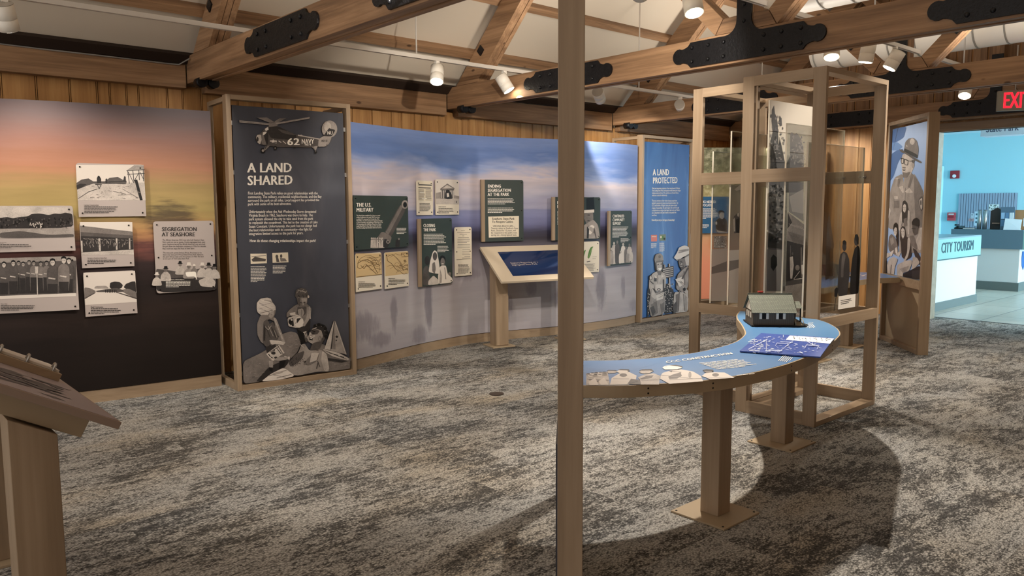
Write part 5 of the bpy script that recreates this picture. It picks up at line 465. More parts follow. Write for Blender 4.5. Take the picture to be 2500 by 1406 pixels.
 'table': "5 2592 2417 2647 2406 2701 2384 2503 2195 2420 2257;4 2601 2396 2590 2389 2579 2387 2574 2393 2575 2402 2583 2413 2594 2420 2604 2421 2610 2416 2609 2406;2 2612 2409 2605 2406 2598 2408 2595 2415 2598 2421 2605 2424 2612 2422 2615 2415;6 2621 2390 2610 2383 2600 2382 2594 2387 2595 2396 2603 2407 2614 2414 2625 2415 2630 2410 2629 2400;2 2632 2403 2625 2400 2618 2403 2616 2409 2619 2416 2626 2419 2633 2416 2636 2410;4 2642 2384 2631 2377 2620 2376 2614 2381 2616 2391 2624 2401 2635 2408 2645 2410 2651 2404 2650 2395;2 2653 2397 2646 2394 2639 2397 2636 2403 2639 2410 2647 2413 2654 2410 2656 2404;6 2659 2375 2647 2368 2637 2367 2631 2372 2633 2382 2641 2392 2652 2399 2663 2400 2668 2395 2667 2385;2 2670 2388 2663 2385 2656 2388 2653 2394 2656 2401 2664 2404 2671 2401 2673 2395;4 2676 2366 2664 2359 2654 2358 2648 2363 2650 2373 2658 2383 2669 2390 2680 2391 2685 2386 2684 2376;2 2687 2379 2680 2376 2673 2379 2670 2385 2674 2392 2681 2395 2688 2392 2691 2386;6 2582 2364 2571 2357 2561 2356 2555 2361 2556 2371 2564 2381 2575 2388 2585 2389 2591 2384 2589 2374;2 2593 2377 2586 2374 2579 2377 2576 2383 2579 2390 2586 2392 2593 2390 2596 2383;4 2602 2355 2591 2348 2581 2347 2575 2352 2577 2362 2584 2372 2595 2379 2606 2380 2611 2375 2610 2365;2 2613 2368 2606 2365 2599 2368 2596 2374 2600 2380 2607 2383 2613 2381 2616 2374;6 2624 2348 2613 2341 2603 2340 2597 2345 2599 2354 2606 2364 2617 2371 2628 2373 2633 2367 2632 2358;2 2635 2360 2628 2358 2621 2360 2619 2367 2622 2373 2629 2376 2636 2373 2639 2367;4 2645 2335 2634 2328 2623 2327 2618 2332 2619 2342 2627 2352 2638 2359 2649 2360 2654 2355 2653 2345;2 2656 2348 2649 2345 2642 2348 2639 2354 2642 2360 2650 2363 2657 2361 2659 2354;4 2508 2333 2561 2253 2569 2261 2516 2341;3 2520 2314 2515 2311 2510 2309 2506 2309 2504 2311 2504 2315 2506 2319 2510 2324 2515 2327 2519 2329 2523 2329 2526 2327 2526 2323 2524 2319;3 2522 2272 2517 2269 2512 2267 2508 2267 2506 2269 2506 2273 2508 2278 2512 2282 2517 2285 2522 2287 2526 2287 2528 2285 2528 2281 2526 2277;6 2475 2295 2555 2329 2459 2221 2429 2246;6 2512 2270 2593 2309 2496 2196 2468 2216;5 2690 2380 2716 2390 2745 2374 2728 2348 2701 2336 2671 2351;2 2705 2393 2727 2400 2750 2372 2732 2354 2720 2380;6 2670 2302 2724 2322 2762 2306 2728 2232 2649 2173 2563 2140 2498 2191 2606 2275;3 2704 2268 2690 2258 2676 2253 2665 2253 2660 2258 2660 2268 2667 2280 2678 2292 2692 2301 2706 2307 2717 2307 2722 2302 2722 2292 2715 2280;4 2597 2259 2645 2208 2652 2214 2604 2265;6 2724 2348 2758 2365 2797 2349 2787 2324 2747 2307 2709 2315;2 2757 2372 2785 2374 2807 2344 2775 2312 2779 2335 2760 2359;3 2566 2151 2659 2207 2665 2165 2603 2103;2 2577 2151 2636 2149 2642 2155 2583 2156;5 2699 2201 2773 2223 2823 2210 2798 2151 2730 2105 2659 2051 2602 2104 2667 2163;3 2679 2177 2758 2198 2788 2183 2735 2153 2682 2162;4 2658 2148 2725 2102 2734 2109 2667 2156;5 2793 2271 2826 2288 2871 2274 2862 2241 2806 2222 2779 2240;2 2822 2295 2853 2301 2889 2275 2857 2235 2855 2261 2828 2280;6 2859 2186 2928 2194 2985 2178 2986 2109 2932 2028 2849 1958 2700 2028 2751 2117 2819 2165;3 2811 2118 2854 2132 2930 2138 2869 2086 2810 2068 2777 2086;3 2912 2181 2929 2132 2937 2138 2920 2187;2 2910 2190 2930 2185 2899 2166;4 2920 2071 2896 2054 2876 2042 2863 2036 2861 2039 2869 2048 2886 2063 2910 2080 2934 2097 2956 2110 2969 2116 2971 2114 2962 2104 2944 2088;4 2811 2161 2857 2011 2866 2017 2820 2168;4 2758 2071 2890 1992 2899 1999 2767 2078;7 2951 2259 2986 2274 3008 2274 3045 2255 3047 2217 3008 2189 2974 2189 2948 2202 2925 2224;2 3019 2276 3053 2255 3049 2215 3022 2197 3029 2230;3 2974 2260 2982 2256 2986 2259 2978 2263;6 2930 2023 2997 2049 3044 2032 3072 1996 3009 1903 2901 1959 2925 1999;3 3010 1985 2994 1976 2980 1972 2970 1972 2965 1976 2966 1985 2974 1995 2987 2006 3002 2014 3017 2019 3028 2019 3033 2014 3031 2006 3023 1995;4 2906 1980 3006 1918 3014 1923 2913 1985;3 3023 2079 3062 2062 3033 2035 3004 2046;1 3041 2096 3074 2096 3087 2067 3054 2043 3050 2060 3031 2078",
 'blueprint': "w 4042 2234 4198 2295 4284 2070 4106 2006 4082 2122;w 3758 2233 3788 2221 3797 2226 3767 2239;w 3886 2290 3902 2280 3914 2287 3897 2297;w 3802 2312 3803 2303 3814 2310 3813 2318;w 3599 2194 3620 2177 3630 2183 3608 2200;w 3901 2363 3944 2367 3951 2372 3908 2368;w 3902 2351 3926 2346 3938 2354 3914 2358;w 3741 2213 3755 2203 3764 2208 3750 2219;w 3616 2172 3630 2150 3640 2156 3626 2178;w 3846 2306 3883 2314 3893 2321 3856 2313;w 3669 2187 3669 2171 3680 2177 3680 2193;w 3821 2337 3851 2325 3864 2333 3834 2345;w 3905 2330 3917 2313 3925 2318 3913 2335;w 3794 2308 3812 2287 3820 2291 3801 2312;w 3882 2338 3883 2330 3891 2335 3890 2343;w 3803 2245 3810 2237 3817 2241 3810 2249;w 3915 2299 3948 2301 3956 2306 3923 2304;w 3735 2147 3737 2134 3744 2138 3742 2151;w 3666 2186 3704 2186 3716 2194 3677 2193;w 3829 2310 3862 2304 3870 2309 3837 2316;w 3867 2355 3902 2353 3913 2360 3878 2361;w 3783 2260 3812 2246 3822 2252 3792 2266;w 3912 2266 3910 2254 3923 2260 3925 2273;w 3854 2320 3860 2298 3868 2303 3862 2325;w 3710 2136 3736 2129 3742 2133 3717 2140;w 3605 2198 3613 2191 3620 2195 3612 2203;w 3781 2194 3812 2199 3822 2205 3791 2201;w 4038 2310 4035 2298 4041 2301 4044 2314;w 4101 2086 4116 2088 4120 2090 4105 2088;w 3783 2257 3788 2255 3794 2258 3788 2260;w 4037 2261 4034 2244 4040 2247 4043 2264;w 3797 2070 3809 2072 3812 2074 3800 2071;w 3721 1991 3740 1987 3745 1990 3726 1994;w 3943 2082 3934 2071 3938 2073 3946 2084;w 3910 2065 3913 2052 3919 2055 3916 2068;w 3833 1964 3833 1956 3839 1959 3840 1967;w 3663 2071 3663 2058 3668 2061 3668 2073;w 3776 2135 3780 2127 3783 2129 3780 2137;w 3931 1980 3934 1967 3939 1970 3936 1982;w 3774 2061 3771 2051 3775 2052 3778 2062;w 3619 2194 3625 2188 3629 2190 3623 2197;w 3770 2090 3766 2077 3770 2079 3774 2092;w 4092 2308 4107 2304 4112 2307 4097 2311;w 3712 2003 3708 1993 3712 1995 3716 2005;w 3705 2171 3703 2161 3709 2164 3711 2174;w 3651 2077 3660 2073 3664 2075 3654 2079;w 3962 2052 3965 2040 3972 2043 3969 2055;w 3905 2272 3915 2269 3919 2271 3909 2274;w 3950 2124 3959 2120 3966 2123 3956 2128;w 3620 2038 3631 2041 3636 2044 3625 2041;w 4180 2199 4191 2194 4198 2198 4187 2203;w 4043 2346 4060 2347 4067 2351 4049 2350;w 3919 2289 3917 2284 3922 2287 3924 2291;w 3845 2066 3843 2051 3848 2054 3851 2068;w 4029 2215 4044 2218 4048 2221 4033 2218;w 3676 2165 3683 2162 3688 2166 3681 2168;w 3891 2101 3901 2094 3907 2097 3897 2105;w 3559 2146 3563 2134 3566 2136 3562 2148;w 3929 2115 3941 2106 3946 2109 3935 2118;w 3761 1974 3770 1965 3776 1968 3766 1977;w 4090 2153 4095 2141 4101 2145 4096 2156;w 4133 2107 4130 2090 4136 2093 4138 2110;w 3677 2113 3678 2099 3682 2101 3681 2115;w 4086 2254 4085 2243 4091 2246 4092 2257;w 4216 2179 4209 2172 4213 2173 4220 2181;w 4036 2104 4047 2105 4052 2108 4041 2107;w 3848 1998 3845 1985 3850 1988 3853 2001;w 3538 2137 3540 2133 3544 2135 3541 2139;w 3792 2047 3789 2037 3795 2039 3797 2050;w 3941 2211 3940 2195 3944 2198 3946 2213;w 3821 1938 3825 1931 3829 1933 3825 1940;w 3853 2125 3870 2124 3876 2128 3859 2129;w 3837 2156 3843 2146 3848 2149 3842 2158;w 3657 2198 3664 2193 3670 2196 3663 2202;w 3599 2096 3611 2095 3616 2098 3603 2099;w 3820 1963 3829 1959 3833 1961 3824 1965;w 3925 2002 3920 1995 3923 1997 3928 2003;w 3966 2278 3978 2272 3983 2275 3971 2281;w 3704 2205 3720 2202 3724 2205 3709 2208;w 3926 2271 3934 2265 3939 2268 3931 2274;w 3925 2148 3934 2148 3940 2152 3930 2151;w 3807 2095 3813 2084 3819 2087 3814 2098;w 4080 2141 4078 2127 4083 2129 4085 2144;w 4082 2075 4072 2065 4079 2068 4088 2078;w 4004 2291 4018 2286 4022 2288 4008 2293;w 3683 2078 3699 2074 3703 2077 3688 2081;w 3647 2212 3646 2205 3652 2209 3653 2215;w 3536 2125 3536 2116 3540 2119 3541 2128;w 3694 2169 3704 2172 3707 2174 3697 2171;w 3849 2119 3863 2117 3867 2119 3853 2121;w 4123 2125 4122 2108 4126 2110 4127 2127;w 4233 2134 4231 2124 4236 2127 4238 2137;w 3894 2139 3896 2132 3899 2134 3897 2141;w 3860 2002 3863 1999 3869 2002 3866 2005;w 3841 2234 3843 2230 3847 2232 3845 2236;w 3756 1970 3755 1958 3760 1961 3761 1972;w 3948 2133 3942 2120 3948 2123 3954 2136;w 4110 2092 4110 2080 4117 2083 4117 2096;w 4026 2059 4030 2047 4036 2050 4032 2062;w 3712 2097 3728 2094 3732 2097 3716 2100;w 3757 2264 3758 2257 3764 2260 3763 2267;w 4134 2091 4145 2085 4151 2088 4140 2094;w 3844 2110 3837 2098 3842 2101 3849 2113;w 3838 2023 3858 2018 3864 2021 3843 2025;w 3685 2140 3699 2141 3703 2143 3689 2143;w 3831 2265 3824 2255 3830 2257 3836 2267;w 3991 2017 3985 2004 3991 2007 3997 2020;w 3602 2170 3603 2160 3606 2161 3606 2172;w 3566 2122 3578 2121 3582 2123 3571 2125;w 3696 2219 3707 2210 3712 2212 3701 2221;w 3785 2145 3785 2139 3790 2141 3790 2148;w 4046 2134 4061 2136 4066 2139 4050 2137;w 4034 2335 4045 2327 4052 2331 4041 2339;w 3625 2190 3625 2174 3629 2176 3629 2192;w 3651 2061 3646 2049 3649 2051 3654 2062;w 3975 2020 3982 2012 3989 2016 3981 2024;w 3740 2036 3739 2032 3743 2034 3744 2039;w 3914 2319 3929 2318 3934 2321 3919 2322;w 3773 2107 3775 2101 3779 2104 3778 2109;w 3738 2063 3738 2047 3744 2050 3744 2066;w 3911 2295 3913 2281 3918 2284 3916 2298;w 3886 2226 3891 2216 3897 2220 3891 2229;w 3870 2040 3878 2039 3884 2043 3876 2044;w 3767 1946 3777 1949 3780 1951 3770 1948;w 3944 2123 3945 2119 3949 2121 3948 2125;w 4146 2195 4149 2186 4154 2189 4152 2198;w 3805 2212 3803 2203 3809 2206 3811 2215;w 4006 2336 4011 2324 4018 2328 4013 2339;w 4007 2225 4003 2216 4008 2218 4012 2227;w 3922 1977 3925 1972 3931 1974 3928 1980;w 3642 2057 3654 2057 3660 2060 3647 2060;w 3994 2344 4001 2336 4007 2340 4000 2347;w 4052 2116 4061 2116 4066 2120 4058 2119;w 4051 2289 4054 2277 4059 2280 4056 2291;w 4030 2259 4041 2253 4045 2255 4034 2262;w 3782 2069 3781 2054 3788 2057 3789 2072;w 3985 2075 3993 2072 3997 2075 3990 2077;w 3592 2195 3960 2297 3968 2302 3598 2200;w 3957 2306 3644 2122 3646 2121 3958 2305;w 3653 2052 4020 2174 4027 2178 3658 2056;w 3875 2193 3899 2139 3907 2143 3884 2198;w 3881 2197 3791 2154 3788 2151 3878 2194;w 3904 2143 3825 2107 3822 2104 3901 2139;w 3944 2058 3853 2019 3851 2016 3941 2055;w 3938 2054 3953 1994 3961 1998 3946 2059;w 3959 1997 3869 1960 3866 1957 3956 1994;w 3919 2199 3952 2142 3963 2148 3930 2206;w 3648 2110 3684 2053 3695 2060 3659 2117;w 4040 2105 3965 2030 3973 2033 4049 2108;w 4042 2075 3955 2028 3958 2027 4044 2074;w 3935 2040 3972 2021 3983 2026 3946 2046;w 4145 2308 4073 2267 4075 2266 4147 2306;w 3615 2109 3624 2086 3640 2094 3631 2117;w 3713 1973 3695 1947 3714 1956 3732 1982;2 4130 2239 4119 2223 4133 2230 4145 2246;2 4098 2216 4114 2219 4128 2228 4112 2225;2 4146 2224 4162 2226 4175 2234 4159 2232;2 4149 2148 4142 2137 4160 2146 4167 2157;2 4191 2147 4198 2142 4212 2149 4205 2154;2 4186 2134 4175 2119 4190 2126 4201 2140;2 4130 2097 4136 2097 4154 2106 4147 2107;2 4184 2099 4167 2083 4185 2091 4202 2107;2 4169 2063 4204 2072 4218 2081 4183 2072;2 4201 2070 4235 2079 4246 2086 4211 2077;2 4197 2056 4184 2042 4197 2047 4209 2062;2 4083 2176 4113 2184 4129 2195 4099 2186;2 4086 2159 4110 2164 4122 2172 4098 2167;2 4106 2152 4115 2148 4136 2160 4126 2163",
